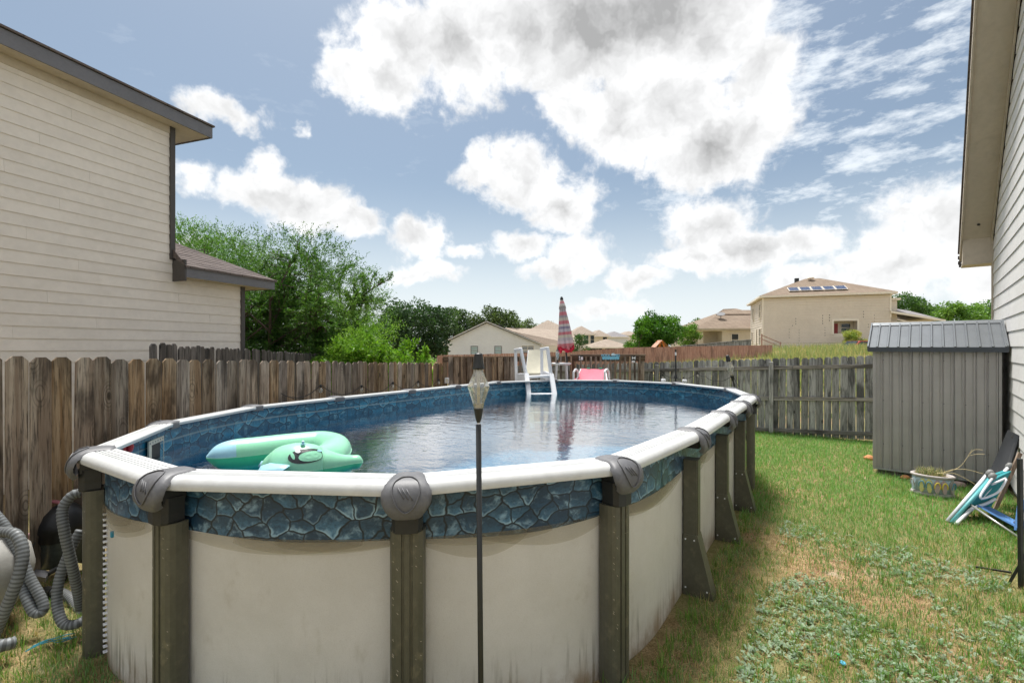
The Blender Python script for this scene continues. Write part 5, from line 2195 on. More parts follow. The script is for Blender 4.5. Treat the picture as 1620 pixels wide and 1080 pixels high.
pts = [bfp(x, y) for (x, y) in ((1025, 590), (1050, 588), (1069, 597), (1105, 590), (1118, 595), (1136, 602), (1161, 592), (1172, 612))]
string_lights('string lights drooping along the rail of the grey far fence', pts, [bfp(x, y) for (x, y) in ((1050.5, 592), (1083, 596), (1106, 589), (1161, 590))], 0)

# ================================================================== SHED
sl_ = Vector((.754 * 7.86, 7.86, 0))
sr_ = Vector((1.017 * 6.906, 6.906, 0))
sd_ = sr_ - sl_
SW = sd_.length
SA = math.atan2(sd_.y, sd_.x)
t = NT('grey_brown_steel')
v = t.coords('Object')
n1 = t.noise(v, 2.0, 5, .6)
mps = t.coords('Object', (14, 14, .7))
n2 = t.noise(mps, 2, 4, .6)
cc = t.mix(t.ramp(n1, .3, .7), srgb(157, 154, 153), srgb(169, 166, 165))
cc = t.mix(t.math('MULTIPLY', t.ramp(n2, .52, .75), .4), cc, srgb(184, 177, 172))
t.set(**{'Base Color': cc, 'Roughness': .42})
M['shed_wall'] = t.m
M['shed_roof'] = paint('shed_roof', srgb(106, 110, 114), .36, .08, 3, metal=.35)
M['shed_trim'] = paint('shed_trim', srgb(66, 72, 80), .4, .08, 3, metal=.3)
shed = thing('storage_shed', 'small grey-brown metal shed with ribbed walls and blue-grey roof', 'shed', (sl_.x, sl_.y, 0), SA)
SZ0, SZ1, SDp = .10, 2.03, 1.25


def rib_panel(w, h, ribs, depth=.018):
    """vertical ribbed sheet: x 0..w, z 0..h, outward -y"""
    prof = []
    pit = w / ribs
    for i in range(ribs):
        x = i * pit
        prof += [(x, 0), (x + pit * .62, 0), (x + pit * .70, -depth), (x + pit * .80, -depth), (x + pit * .86, .010), (x + pit * .94, .010)]
    prof.append((w, 0))
    m = MB()
    V_ = [(x, y, z) for z in (0, h) for (x, y) in prof]
    k = len(prof)
    m.add(V_, [(i, i + 1, k + i + 1, k + i) for i in range(k - 1)])
    return m


for i in range(3):
    m = rib_panel(SW / 3 - .002, SZ1 - SZ0, 4)
    m.build('wall_panel', M['shed_wall'], shed, loc=(i * SW / 3, -.0 - .003 * (i % 2), SZ0))
for sgn, x in ((-1, 0.0), (1, SW)):
    m = MB()
    m.prism([(0.002, SZ0), (SDp, SZ0), (SDp, SZ1), (SDp / 2, SZ1 + .36), (0.002, SZ1)], 'x', x - .004 * (1 if sgn < 0 else 2) + .002, x + .004 * (1 if sgn > 0 else 2) - .002)
    m.build('gable_panel', M['shed_wall'], shed)
MB().box(0, SW, SDp - .01, SDp, SZ0, SZ1).build('wall_panel', M['shed_wall'], shed)
MB().box(-.012, SW + .012, -.03, SDp + .03, SZ0 - .02, SZ0 - .001).build('base_rail', paint('galvanised', srgb(170, 172, 176), .4, .1, 4, metal=.5), shed)
for y in (.02, SDp / 2, SDp - .12):
    MB().box(.05, SW - .03, y, y + .1, -.03, SZ0 - .021).build('skid', M['fence_dark'], shed)
MB().box(-.018, .022, -.022, -.002, SZ0, SZ1).build('corner_trim', M['shed_wall'], shed)
MB().box(SW - .02, SW + .012, -.022, -.002, SZ0, SZ1).build('corner_trim', M['shed_wall'], shed)
# two roof slopes, ribbed
ang_r = math.atan2(.40, SDp / 2 + .09)
Lr_ = math.hypot(.40, SDp / 2 + .09)
for sgn in (0, 1):
    nrib = 12
    wR = SW + .14
    m = MB()
    prof = []
    pit = wR / nrib
    for i in range(nrib):
        x = i * pit
        prof += [(x, 0), (x + pit * .72, 0), (x + pit * .78, .022), (x + pit * .92, .022), (x + pit * .98, 0)]
    prof.append((wR, 0))
    k = len(prof)
    V_ = [(x - .07, yy, zz_) for yy in (0, Lr_) for (x, zz_) in prof]
    m.add(V_, [(i, i + 1, k + i + 1, k + i) for i in range(k - 1)])
    if sgn == 0:
        m.build('roof_panel', M['shed_roof'], shed, loc=(0, -.09, SZ1 + .02), rot=(ang_r, 0, 0))
    else:
        m.build('roof_panel', M['shed_roof'], shed, loc=(SW, SDp + .09, SZ1 + .02), rot=(ang_r, 0, math.pi))
MB().prism([(SDp / 2 - .06, SZ1 + .402), (SDp / 2, SZ1 + .452), (SDp / 2 + .06, SZ1 + .402), (SDp / 2 + .06, SZ1 + .387), (SDp / 2 - .06, SZ1 + .387)], 'x', -.075, SW + .075).build('ridge_cap', M['shed_roof'], shed)
MB().box(-.08, SW + .075, -.112, -.090, SZ1 - .045, SZ1 + .03).build('eave_trim', M['shed_trim'], shed)
for x in (-.085, SW + .06):
    m = MB()
    m.add([(x, -.1, SZ1 - .03), (x + .02, -.1, SZ1 - .03), (x + .02, SDp / 2, SZ1 + .39), (x, SDp / 2, SZ1 + .39), (x, -.1, SZ1 + .05), (x + .02, -.1, SZ1 + .05), (x + .02, SDp / 2, SZ1 + .455), (x, SDp / 2, SZ1 + .455)],
          [(0, 1, 2, 3), (4, 7, 6, 5), (0, 4, 5, 1), (0, 3, 7, 4), (1, 5, 6, 2)])
    m.build('verge_trim', M['shed_roof'], shed)
m = MB()
fr = random.Random(3)
for i in range(6):
    for zz_ in (.5, 1.2, 1.85):
        xx = SW * (i + .5) / 6
        m.tube([(xx, -.005, zz_), (xx, -.012, zz_)], .006, 6)
m.build('screws', M['shed_trim'], shed)['kind'] = 'stuff'

# ------------------------------------------------------------------ flip-flop planter
pc = px(1475, 778, 6.70)
pl = thing('flower_planter', 'round stone planter decorated with coloured flip-flop sandals by the shed', 'planter', (pc.x, pc.y, 0), SA)
pl.scale = (.82, .82, .88)
M['stone_grey'] = paint('stone_grey', srgb(178, 170, 166), .85, .14, 8, .5, 60, dirt=(srgb(120, 110, 98), .5))
M['planter_blue'] = paint('planter_blue', srgb(186, 204, 212), .8, .1, 8, .3, 60, dirt=(srgb(170, 164, 156), .5))
M['sandal_yellow'] = paint('sandal_yellow', srgb(214, 208, 136), .8, .1, 8, .3, 60)
M['sandal_pink'] = paint('sandal_pink', srgb(192, 168, 172), .8, .1, 8, .3, 60)
M['strap_blue'] = paint('strap_blue', srgb(96, 152, 176), .7, .1, 8)
M['strap_yellow'] = paint('strap_yellow', srgb(226, 206, 70), .7, .1, 8)
MB().lathe([(.27, 0), (.29, .02), (.285, .05), (.25, .065)], 28, sy=.72).build('foot_ring', M['stone_grey'], pl, smooth=True)
MB().lathe([(.245, .06), (.255, .2), (.27, .285)], 28, sy=.72).build('bowl', M['planter_blue'], pl, smooth=True)
MB().lathe([(.262, .285), (.29, .30), (.295, .325), (.27, .338), (.24, .325), (.235, .30)], 28, sy=.72).build('rim', M['stone_grey'], pl, smooth=True)
MB().lathe([(.24, .30), (.12, .315), (.02, .32)], 20, sy=.72).build('soil', M['ground'], pl)
sole = [(math.cos(a) * (.046 if math.sin(a) > 0 else .036), math.sin(a) * (.11 if math.sin(a) > 0 else .11) + .0) for a in [2 * math.pi * k / 20 for k in range(20)]]
for k, (a0, sm, st_) in enumerate(((-118, 'sandal_yellow', 'strap_blue'), (-98, 'sandal_yellow', 'strap_blue'), (-77, 'sandal_pink', 'strap_yellow'), (-57, 'sandal_pink', 'strap_yellow'), (-150, 'planter_blue', 'stone_grey'), (-25, 'stone_grey', 'strap_blue'))):
    a = R(a0)
    x_, y_ = .275 * math.cos(a), .275 * .72 * math.sin(a)
    na = math.atan2(math.sin(a) / .72, math.cos(a))
    m = MB().prism([(p_[0], p_[1]) for p_ in sole], 'y', -.012, .016)
    o = m.build('sandal', M[sm], pl, loc=(x_, y_, .175), rot=(R(-4), R(random.uniform(-5, 5)), na + math.pi / 2), bevel=.004)
    m = MB()
    m.tube(catmull([(-.034, -.016, -.03), (-.036, -.03, .01), (-.02, -.036, .05), (0, -.034, .066), (.02, -.036, .05), (.036, -.03, .01), (.034, -.016, -.03)], 4), .0085, 6)
    m.build('strap', M[st_], o, smooth=True)

# stones by the planter and the shed corner
M['pebble_pink'] = paint('pebble_pink', srgb(196, 170, 164), .8, .12, 9, .4, 60)
M['pebble_orange'] = paint('pebble_orange', srgb(206, 140, 92), .8, .15, 9, .4, 60)


def stone(label, x, y, r, mat, flat=.6, z=.0):
    c = wpt(x, y, 0)
    bm = bmesh.new()
    bmesh.ops.create_icosphere(bm, subdivisions=3, radius=r)
    rr = random.Random(int(x))
    ph = [rr.uniform(0, 6) for _ in range(6)]
    for v_ in bm.verts:
        n_ = v_.co.normalized()
        f_ = 1 + .12 * math.sin(3 * n_.x + ph[0]) + .1 * math.sin(4 * n_.y + ph[1]) + .06 * math.sin(7 * n_.z + ph[2])
        v_.co = Vector((v_.co.x * f_ * 1.35, v_.co.y * f_, v_.co.z * f_ * flat))
    me = bpy.data.meshes.new('stone')
    bm.to_mesh(me)
    bm.free()
    o = link('stone', me, mat, None, True, loc=(c.x, c.y, r * flat * .5), rot=(0, 0, rr.uniform(0, 3)))
    tag(o, label, 'stone')


stone('smooth pinkish stone to the right of the flip-flop planter', 1516, 769, .075, M['pebble_pink'])
stone('small tan stone to the left of the flip-flop planter', 1433, 757, .05, M['pebble_orange'], .8)
stone('orange stone at the left corner of the shed', 1377, 727, .075, M['pebble_orange'], .7)

# ------------------------------------------------------------------ folded chairs and boards against the right wall
M['teal_cloth'] = paint('teal_cloth', srgb(40, 140, 146), .75, .1, 5, .3, 150)
M['teal_tube'] = paint('teal_tube', srgb(96, 174, 178), .4, .08, 5)
M['blue_cloth'] = paint('blue_cloth', srgb(84, 130, 186), .75, .1, 5, .3, 150)
M['alu'] = paint('alu', srgb(176, 176, 172), .35, .08, 6, metal=.5)
M['grey_joint'] = paint('grey_joint', srgb(122, 122, 120), .55, .1, 9)
tc_ = thing('folded_chair', 'folded teal beach chair with white tubes leaning by the right wall', 'chair', (0, 0, 0))
T_ = lambda x, y, Y: px(x, y, Y)
MB().tube([T_(1498.5, 824, 5.66), T_(1562, 750, 5.85)], .019, 10).build('frame_tube', M['white_plastic'], tc_, smooth=True)
MB().tube([T_(1505, 826, 5.60), T_(1568, 755, 5.80)], .019, 10).build('frame_tube', M['teal_tube'], tc_, smooth=True)
MB().tube(catmull([tuple(T_(1512, 829, 5.55)), tuple(T_(1536, 806, 5.68)), tuple(T_(1560, 796, 5.82)), tuple(T_(1574, 789, 5.9))], 6), .018, 10).build('frame_tube', M['white_plastic'], tc_, smooth=True)
MB().tube([T_(1521, 823, 5.75), T_(1594, 740, 6.02)], .018, 10).build('frame_tube', M['white_plastic'], tc_, smooth=True)
MB().tube(catmull([tuple(T_(1570, 756, 5.76)), tuple(T_(1552, 782, 5.70)), tuple(T_(1556, 788, 5.70)), tuple(T_(1580, 777, 5.80)), tuple(T_(1592, 758, 5.86))], 7), .013, 8).build('arm', M['white_plastic'], tc_, smooth=True)
MB().tube([T_(1569, 766, 5.78), T_(1591, 756, 5.88)], .012, 8).build('arm', M['white_plastic'], tc_, smooth=True)
sheet('backrest', (T_(1506, 821, 5.70), T_(1532, 812, 5.86), T_(1596, 742, 6.03), T_(1562, 754, 5.88)), .03, M['teal_cloth'], tc_, .03)
sheet('seat', (T_(1530, 800, 5.76), T_(1566, 800, 5.92), T_(1598, 744, 6.0), T_(1568, 758, 5.84)), .03, M['teal_cloth'], tc_, .02)
for (x, y, Y) in ((1566, 748, 5.82), (1570, 753, 5.78), (1597, 737, 6.03)):
    c = T_(x, y, Y)
    MB().lathe([(.022, -.045), (.034, -.03), (.038, .0), (.032, .03), (.012, .045)], 12).build('joint', M['grey_joint'], tc_, smooth=True, loc=c, rot=(0, R(35), 0))
bc = thing('folded_chair', 'blue beach chair lying half folded under the teal chair', 'chair', (0, 0, 0))
MB().tube([T_(1534, 797, 5.70), T_(1611, 849, 5.10)], .013, 8).build('frame_tube', M['alu'], bc, smooth=True)
MB().tube([T_(1556, 800, 5.95), T_(1618, 846, 5.35)], .013, 8).build('frame_tube', M['alu'], bc, smooth=True)
MB().tube([T_(1611, 849, 5.10), T_(1618, 818, 5.2)], .013, 8).build('frame_tube', M['alu'], bc, smooth=True)
MB().tube([T_(1606, 828, 5.3), T_(1626, 806, 5.3)], .02, 8).build('frame_tube', M['alu'], bc, smooth=True)
sheet('seat', (T_(1546, 799, 5.72), T_(1614, 836, 5.18), T_(1622, 832, 5.42), T_(1562, 800, 5.98)), .018, M['blue_cloth'], bc, .03)
sheet('backrest', (T_(1606, 838, 5.22), T_(1626, 838, 5.4), T_(1632, 790, 5.5), T_(1612, 790, 5.3)), .02, M['blue_cloth'], bc, .02)

bo = thing('plastic_panel', 'black ribbed plastic panel with a hand hole leaning on the right wall', 'panel', (0, 0, 0))
A_, B_, C_, D_ = T_(1558, 768, 6.25), T_(1588, 778, 6.05), T_(1614, 690, 6.22), T_(1596, 681, 6.42)
sheet('board', (A_, B_, C_, D_), .05, M['black_plastic'], bo, -.01)
m = MB()
for f_ in (.3, .7):
    a_, c_ = A_.lerp(B_, f_), D_.lerp(C_, f_)
    m.tube([a_.lerp(c_, .05) + Vector((-.02, -.035, .0)), a_.lerp(c_, .85) + Vector((-.02, -.035, 0))], .014, 6)
m.build('rib', M['black_plastic'], bo)
cc_ = A_.lerp(B_, .5).lerp(D_.lerp(C_, .5), .94) + Vector((-.022, -.035, .0))
MB().lathe([(.03, -.004), (.03, .004), (.02, .004)], 12).build('hand_hole', M['dark_room'], bo, loc=cc_, rot=(R(60), 0, R(-40)))
wb = MB()
wb.bar(T_(1573, 808, 5.98), T_(1614, 716, 6.0), .05, .018, up=(0, 1, 0))
o = wb.build('wood_board', wood('ply_edge', srgb(190, 160, 130), srgb(150, 120, 92), srgb(110, 84, 62), axis='z'), None)
tag(o, 'thin brown wooden board leaning beside the black panel', 'board')
# black metal stake at the right edge, with a bar lying on the grass
st = thing('metal_stake', 'black metal stake standing at the right edge of the lawn', 'stake', (px(1615.5, 930, 4.1).x, 4.1, 0))
MB().bar((0, 0, -.05), (-.012, 0, tz(725, 4.1)), .03, .03).build('post', M['black_metal'], st, bevel=.003)
MB().bar((-.05, .05, .02), (.02, -.02, .3), .012, .02).build('brace', M['black_metal'], st)
o = MB().bar(wpt(1543, 896, .02), wpt(1600, 905, .02), .018, .014).build('metal_bar', M['black_metal'], None)
tag(o, 'thin black metal bar lying in the grass near the right edge', 'bar')
o = MB().lathe([(.0, 0), (.018, 0), (.019, .008), (.015, .012), (.004, .012)], 14).build('bottle_cap', paint('cap_blue', srgb(90, 176, 206), .4), None, loc=wpt(1333, 1049, .012), rot=(R(12), R(8), 0))
tag(o, 'small light blue bottle cap lying in the grass', 'bottle cap')
o = MB().lathe([(.0, 0), (.014, 0), (.015, .008), (.012, .012), (.004, .012)], 14).build('bottle_cap', paint('cap_green', srgb(50, 160, 100), .4), None, loc=wpt(1326, 1036, .012), rot=(R(-12), R(8), 0))
tag(o, 'small green bottle cap lying in the grass', 'bottle cap')

# ------------------------------------------------------------------ pump corner at the left
M['tank_grey'] = paint('tank_grey', srgb(168, 166, 160), .6, .12, 3, .2, 50, dirt=(srgb(110, 104, 92), .6))
M['hose_grey'] = paint('hose_grey', srgb(118, 122, 124), .5, .1, 8, dirt=(srgb(96, 94, 88), .4))
M['hose_groove_shade'] = paint('hose_groove_shade', srgb(84, 86, 86), .7, .1, 8)
tk = thing('sand_filter', 'grey rounded pool filter tank at the left edge', 'filter tank', (-3.93, 3.42, 0))
MB().lathe([(.20, 0), (.24, .03), (.24, .09), (.2, .11)], 24).build('base', M['black_plastic'], tk, smooth=True, auto=40)
MB().lathe([(.18, .09), (.29, .16), (.36, .28), (.385, .42), (.36, .56), (.27, .67), (.12, .72), (.1, .74)], 28).build('tank', M['tank_grey'], tk, smooth=True)
MB().lathe([(.12, .73), (.12, .82), (.08, .86), (.08, .93), (.03, .95)], 16).build('valve', M['black_plastic'], tk, smooth=True, auto=40)


def hose(root, pts, r_=.033, name='hose', mat=None):
    path = [Vector(p) for p in catmull([tuple(p) for p in pts], 10)]
    # resample evenly and swell every other ring for the corrugation
    acc = [0]
    for a, b_ in zip(path, path[1:]):
        acc.append(acc[-1] + (b_ - a).length)
    L = acc[-1]
    nn = int(L / .0115)
    out, rad = [], []
    j = 0
    for i in range(nn + 1):
        d_ = L * i / nn
        while j < len(acc) - 2 and acc[j + 1] < d_:
            j += 1
        f_ = (d_ - acc[j]) / max(1e-6, acc[j + 1] - acc[j])
        out.append(path[j].lerp(path[j + 1], f_))
        rad.append(r_ * (1.0 if (i // 1) % 2 else .90))
    m = MB()
    m.tube(out, rad, 12)
    o = m.build(name, mat or M['hose_grey'], root, smooth=True)
    # every other band is darker: shade of the grooves painted into the colour
    o.data.materials.append(M['hose_groove_shade'])
    for f_ in o.data.polygons:
        f_.material_index = 1 if (f_.index // 12) % 2 else 0
    return o


h1 = thing('pool_hose', 'grey corrugated hose looping down beside the leftmost pool upright', 'hose', (0, 0, 0))
Yh = 3.42
hose(h1, [T_(128, 779, Yh), T_(113, 784, Yh - .03), T_(99, 806, Yh - .06), T_(102, 840, Yh - .08), T_(112, 885, Yh - .06), T_(122, 930, Yh), T_(128, 962, Yh + .06)])
h2 = thing('pool_hose', 'second grey corrugated hose curving low behind the leftmost upright', 'hose', (0, 0, 0))
hose(h2, [T_(128, 838, Yh + .1), T_(112, 868, Yh + .05), T_(95, 912, Yh), T_(90, 952, Yh - .04), T_(100, 985, Yh - .08), T_(122, 986, Yh - .06), T_(140, 975, Yh)])
h3 = thing('pool_hose', 'grey corrugated hose bending over the front of the filter tank', 'hose', (0, 0, 0))
Y3 = 3.05
hose(h3, [T_(-30, 845, Y3 + .1), T_(2, 841, Y3), T_(26, 846, Y3 - .03), T_(36, 875, Y3 - .06), T_(28, 915, Y3 - .1), T_(8, 965, Y3 - .12), T_(-12, 1010, Y3 - .12)])
h4 = thing('pool_hose', 'grey corrugated hose doubled back on the ground beside the filter tank', 'hose', (0, 0, 0))
Y4 = 3.5
hose(h4, [T_(-20, 800, Y4), T_(8, 832, Y4), T_(30, 875, Y4 - .02), T_(48, 915, Y4 - .04), T_(66, 948, Y4 - .06), T_(68, 966, Y4 - .08), T_(54, 968, Y4 - .1), T_(42, 945, Y4 - .08), T_(28, 910, Y4 - .02), T_(10, 880, Y4)])
h5 = thing('pool_hose', 'grey hose lying on the ground behind the pool corner', 'hose', (0, 0, 0))
hose(h5, [T_(76, 937, 3.95), T_(92, 936, 3.93), T_(110, 945, 3.86), T_(122, 960, 3.78), T_(132, 972, 3.7)], .038)
MB().tube([T_(72, 936, 3.97), T_(86, 936, 3.94)], .046, 12).build('coupling', M['black_plastic'], h5)
o = hose(None, [T_(-20, 1022, 3.1), T_(5, 1020, 3.12), T_(22, 1016, 3.16)], .04, 'pool_hose')
tag(o, 'short end of grey hose on the grass at the lower left edge', 'hose')

# workshop vacuum against the fence
vc = px(98, 900, 4.32)
va = thing('shop_vacuum', 'black and grey shop vacuum standing against the left fence', 'vacuum', (vc.x, vc.y, .02))
M['smoke_tank'] = paint('smoke_tank', srgb(74, 80, 78), .25, .15, 5)
MB().lathe([(.15, .10), (.165, .12), (.165, .30), (.17, .33)], 20).build('tank', M['smoke_tank'], va, smooth=True, auto=40)
MB().lathe([(.178, .33), (.185, .35), (.18, .40), (.19, .42), (.185, .47), (.15, .56), (.09, .62), (.02, .64)], 20).build('motor_head', M['black_plastic'], va, smooth=True, auto=40)
MB().tube(catmull([(-.08, -.06, .58), (-.05, -.07, .66), (.05, -.07, .66), (.08, -.06, .58)], 5), .016, 8).build('handle', paint('dull_red', srgb(150, 90, 96), .5), va)
MB().box(-.17, -.09, -.165, -.12, .37, .42).build('latch', paint('dull_pink', srgb(160, 120, 124), .5), va, bevel=.008)
for k in range(4):
    a = math.pi / 4 + k * math.pi / 2
    o = MB().bar((.1 * math.cos(a), .1 * math.sin(a), .1), (.2 * math.cos(a), .2 * math.sin(a), .05), .07, .04).build('caster_arm', M['black_plastic'], va, bevel=.006)
    MB().tube([(.2 * math.cos(a) - .015, .2 * math.sin(a), .025), (.2 * math.cos(a) + .015, .2 * math.sin(a), .025)], .025, 10).build('caster', M['black_plastic'], o)
# its power lead and floor tool
m = MB()
m.tube(catmull([tuple(T_(72, 832, 4.2)), tuple(T_(60, 850, 4.15)), tuple(T_(50, 866, 4.1)), tuple(T_(42, 882, 4.05))], 5), .008, 6)
m.build('power_lead', M['black_plastic'], va, loc=-va.location)
ft = thing('floor_tool', 'flat grey vacuum floor tool lying below the shop vacuum', 'vacuum tool', (0, 0, 0))
sheet('head', (T_(50, 913, 3.95), T_(72, 917, 3.88), T_(78, 906, 4.05), T_(56, 903, 4.1)), .035, M['cap_grey'], ft, -.02)
MB().tube([T_(74, 908, 4.0), T_(90, 899, 4.1)], .02, 8).build('neck', M['black_plastic'], ft)
# tangle of blue line
m = MB()
fr = random.Random(5)
for k in range(4):
    a0 = wpt(40 + k * 4, 1030 - k * 3, .025)
    a3 = wpt(112 + k * 3, 1004 + fr.uniform(-3, 5), .03)
    m.tube(catmull([tuple(a0), tuple(a0.lerp(a3, .3) + Vector((0, fr.uniform(-.03, .03), .012))), tuple(a0.lerp(a3, .65) + Vector((0, fr.uniform(-.04, .04), .0))), tuple(a3)], 6), .004, 5)
o = m.build('nylon_line', paint('cyan_line', srgb(52, 140, 160), .5), None)
tag(o, 'tangle of blue nylon line on the ground beside the pool corner', 'line')

# ================================================================== VEGETATION
M['leaf'] = foliage('leaf', .5, .35)
M['blade'] = foliage('blade', .6, .3)
M['bark'] = paint('bark', srgb(92, 80, 70), .9, .25, 6, .8, 30, dirt=(srgb(60, 52, 46), .6))


def leaves_mesh(name, C, size, asp, cols, rg, droop=0.0, dirs=None):
    """one small folded quad per leaf. C (n,3) centres"""
    n_ = len(C)
    if dirs is None:
        a = rg.normal(size=(n_, 3))
    else:
        a = dirs + rg.normal(size=(n_, 3)) * .45
    a[:, 2] -= droop
    a /= np.linalg.norm(a, axis=1, keepdims=True)
    b = rg.normal(size=(n_, 3))
    b -= a * (a * b).sum(1, keepdims=True)
    b /= np.linalg.norm(b, axis=1, keepdims=True)
    sz = size * rg.uniform(.6, 1.35, (n_, 1))
    L = a * sz
    W = b * sz * asp
    nrm_ = np.cross(a, b) * sz * .12
    V_ = np.stack([C - L * .5, C + W * .5 + nrm_, C + L * .5, C - W * .5 + nrm_], 1).reshape(-1, 3)
    idx_ = np.arange(4 * n_).reshape(-1, 4)
    return np_mesh(name, V_, 4, idx_, np.repeat(cols, 4, axis=0))


def leaf_cols(n_, base, rg, var=.28, tip=None, f=None):
    c = np.array(base)[None, :] * (1 + rg.normal(size=(n_, 1)) * var)
    if tip is not None:
        c = c * (1 - f[:, None]) + np.array(tip)[None, :] * f[:, None] * (1 + rg.normal(size=(n_, 1)) * var * .6)
    return np.clip(c, .005, .6)


def clump_tree(name, label, base, height, rx, ry, crown_lo, nleaf, size, col_, tip, seed, cat='tree', clumps=46, trunk_r=.16, group=None, asp=.55, ragged=.25, lean=(0, 0), spread=.3):
    """trunk, limbs reaching into the crown, and leaves gathered in many uneven clumps"""
    rg = np.random.default_rng(seed)
    root = thing(name, label, cat, base, 0, group)
    cz = (height + crown_lo) / 2
    rz = (height - crown_lo) / 2
    cen, rad = [], []
    while len(cen) < clumps:
        d = rg.normal(size=3)
        d /= np.linalg.norm(d)
        r_ = rg.uniform(.25, 1) ** .5
        p = d * r_ * np.array([rx, ry, rz])
        cr_ = rg.uniform(.6, 1.25) * spread * (rx + rz) / 2
        k = 1 - .6 * cr_ / max(rx, rz) + rg.uniform(-.1, ragged * .5)
        p = p * k
        p[2] += cz
        p[0] += lean[0] * (p[2] - crown_lo)
        cen.append(p)
        rad.append(cr_)
    cen, rad = np.array(cen), np.array(rad)
    pick = rg.choice(len(cen), nleaf, p=rad ** 2 / (rad ** 2).sum())
    d = rg.normal(size=(nleaf, 3))
    d /= np.linalg.norm(d, axis=1, keepdims=True)
    rr = rg.uniform(.25, 1.0, (nleaf, 1)) ** .45
    C = cen[pick] + d * rr * rad[pick][:, None] * np.array([1, 1, .78])
    C += rg.normal(size=C.shape) * size * .5
    keep = C[:, 2] > crown_lo * .5
    C, pick2 = C[keep], pick[keep]
    tone = rg.uniform(0, 1, len(cen))
    f_ = np.clip(tone[pick2] * .7 + rg.uniform(0, .4, len(C)), 0, 1)
    cols = leaf_cols(len(C), col_, rg, .22, tip, f_)
    link('crown', leaves_mesh('crown', C, size, asp, cols, rg), M['leaf'], root)
    m = MB()
    top = Vector((lean[0] * height * .3, 0, crown_lo + (height - crown_lo) * .45))
    m.tube(catmull([(0, 0, -.3), (trunk_r * .3, 0, crown_lo * .5), (-trunk_r * .3, .05, crown_lo), tuple(top)], 4), [trunk_r * (1.15 - .75 * i / 12) for i in range(13)], 8)
    for i in rg.choice(len(cen), min(12, len(cen)), replace=False):
        p0 = Vector((0, 0, crown_lo * rg.uniform(.6, 1.1)))
        q = Vector(cen[i])
        mid_ = p0.lerp(q, .5) + Vector(rg.normal(size=3) * .12 * rx)
        m.tube(catmull([tuple(p0), tuple(mid_), tuple(q)], 4), [trunk_r * (.5 - .42 * j / 8) for j in range(9)], 6)
    m.build('trunk', M['bark'], root, smooth=True)
    return root


def feather_tree(name, label, base, height, width, seed, col_, tip, nlimb=9, leaf=.16, per=15, trunk_r=.14, cat='tree', upright=.5, bare_top=.0, levels=(7, 7, 6), low=.2):
    """open airy tree: branching limbs ending in fine twigs that carry narrow leaves"""
    rg = np.random.default_rng(seed)
    root = thing(name, label, cat, base)
    m = MB()
    twigs = []

    def grow(p, d, L, r_, lev):
        k = 5 if lev < 2 else 4
        pts_ = [p.copy()]
        for i in range(k):
            d = (d + Vector(rg.normal(size=3)) * (.16 if lev < 2 else .22) + Vector((0, 0, .05 if lev == 0 else .02))).normalized()
            p = p + d * (L / k)
            pts_.append(p.copy())
        m.tube(pts_, [max(.004, r_ * (1 - .65 * i / k)) for i in range(k + 1)], 6 if lev < 2 else 4, caps=False)
        if lev == len(levels):
            twigs.append(pts_)
            return
        if lev >= 2:
            twigs.append(pts_)
        for c in range(levels[lev]):
            f_ = rg.uniform(.28, 1.0)
            q = f_ * k
            i = min(k - 1, int(q))
            bp_ = pts_[i].lerp(pts_[i + 1], q - i)
            dd_ = (d + Vector(rg.normal(size=3)) * .75).normalized()
            dd_.z = dd_.z * .8 + .12
            grow(bp_, dd_.normalized(), L * rg.uniform(.36, .6) * (1.15 - .4 * f_), r_ * .42, lev + 1)

    for i in range(nlimb):
        a = 2 * math.pi * (i + rg.uniform(-.3, .3)) / nlimb
        up = rg.uniform(upright * .6, upright * 1.9)
        d = Vector((math.cos(a) * width / height, math.sin(a) * width / height, up)).normalized()
        grow(Vector((0, 0, low * rg.uniform(.2, 1.5))), d, height * rg.uniform(.52, .70), trunk_r * rg.uniform(.45, .8), 0)
    m.build('trunk', M['bark'], root, smooth=True)
    C, D, H_ = [], [], []
    for tw in twigs:
        for _ in range(per):
            q = rg.uniform(.1, 1) * (len(tw) - 1)
            i = min(len(tw) - 2, int(q))
            p = tw[i].lerp(tw[i + 1], q - i)
            dd_ = (tw[i + 1] - tw[i]).normalized()
            if bare_top and p.z > height * .62 and rg.random() < bare_top * (p.z / height):
                continue
            C.append(tuple(p + Vector(rg.normal(size=3)) * leaf * .35))
            D.append(tuple(dd_))
    C, D = np.array(C), np.array(D)
    ok_ = C[:, 2] > -.1
    C, D = C[ok_], D[ok_]
    f_ = np.clip(rg.uniform(-.2, .8, len(C)) + .4 * (fbm(C[:, 0] * .9 + 30, C[:, 2] * .9 + 30, 2) - .5), 0, 1)
    cols = leaf_cols(len(C), col_, rg, .2, tip, f_)
    link('crown', leaves_mesh('crown', C, leaf, .30, cols, rg, dirs=D), M['leaf'], root)
    return root


G = lambda *c: srgb(*c)
yT = 16.0
bse = px(446, 550, yT)
MT = feather_tree('mesquite_tree', 'large feathery mesquite tree rising behind the cream house', (bse.x, yT, -.2), 6.9, 6.6, 27, G(58, 98, 38), G(112, 152, 66), nlimb=17, leaf=.095, per=26, bare_top=.42, levels=(7, 7, 5), upright=.85)


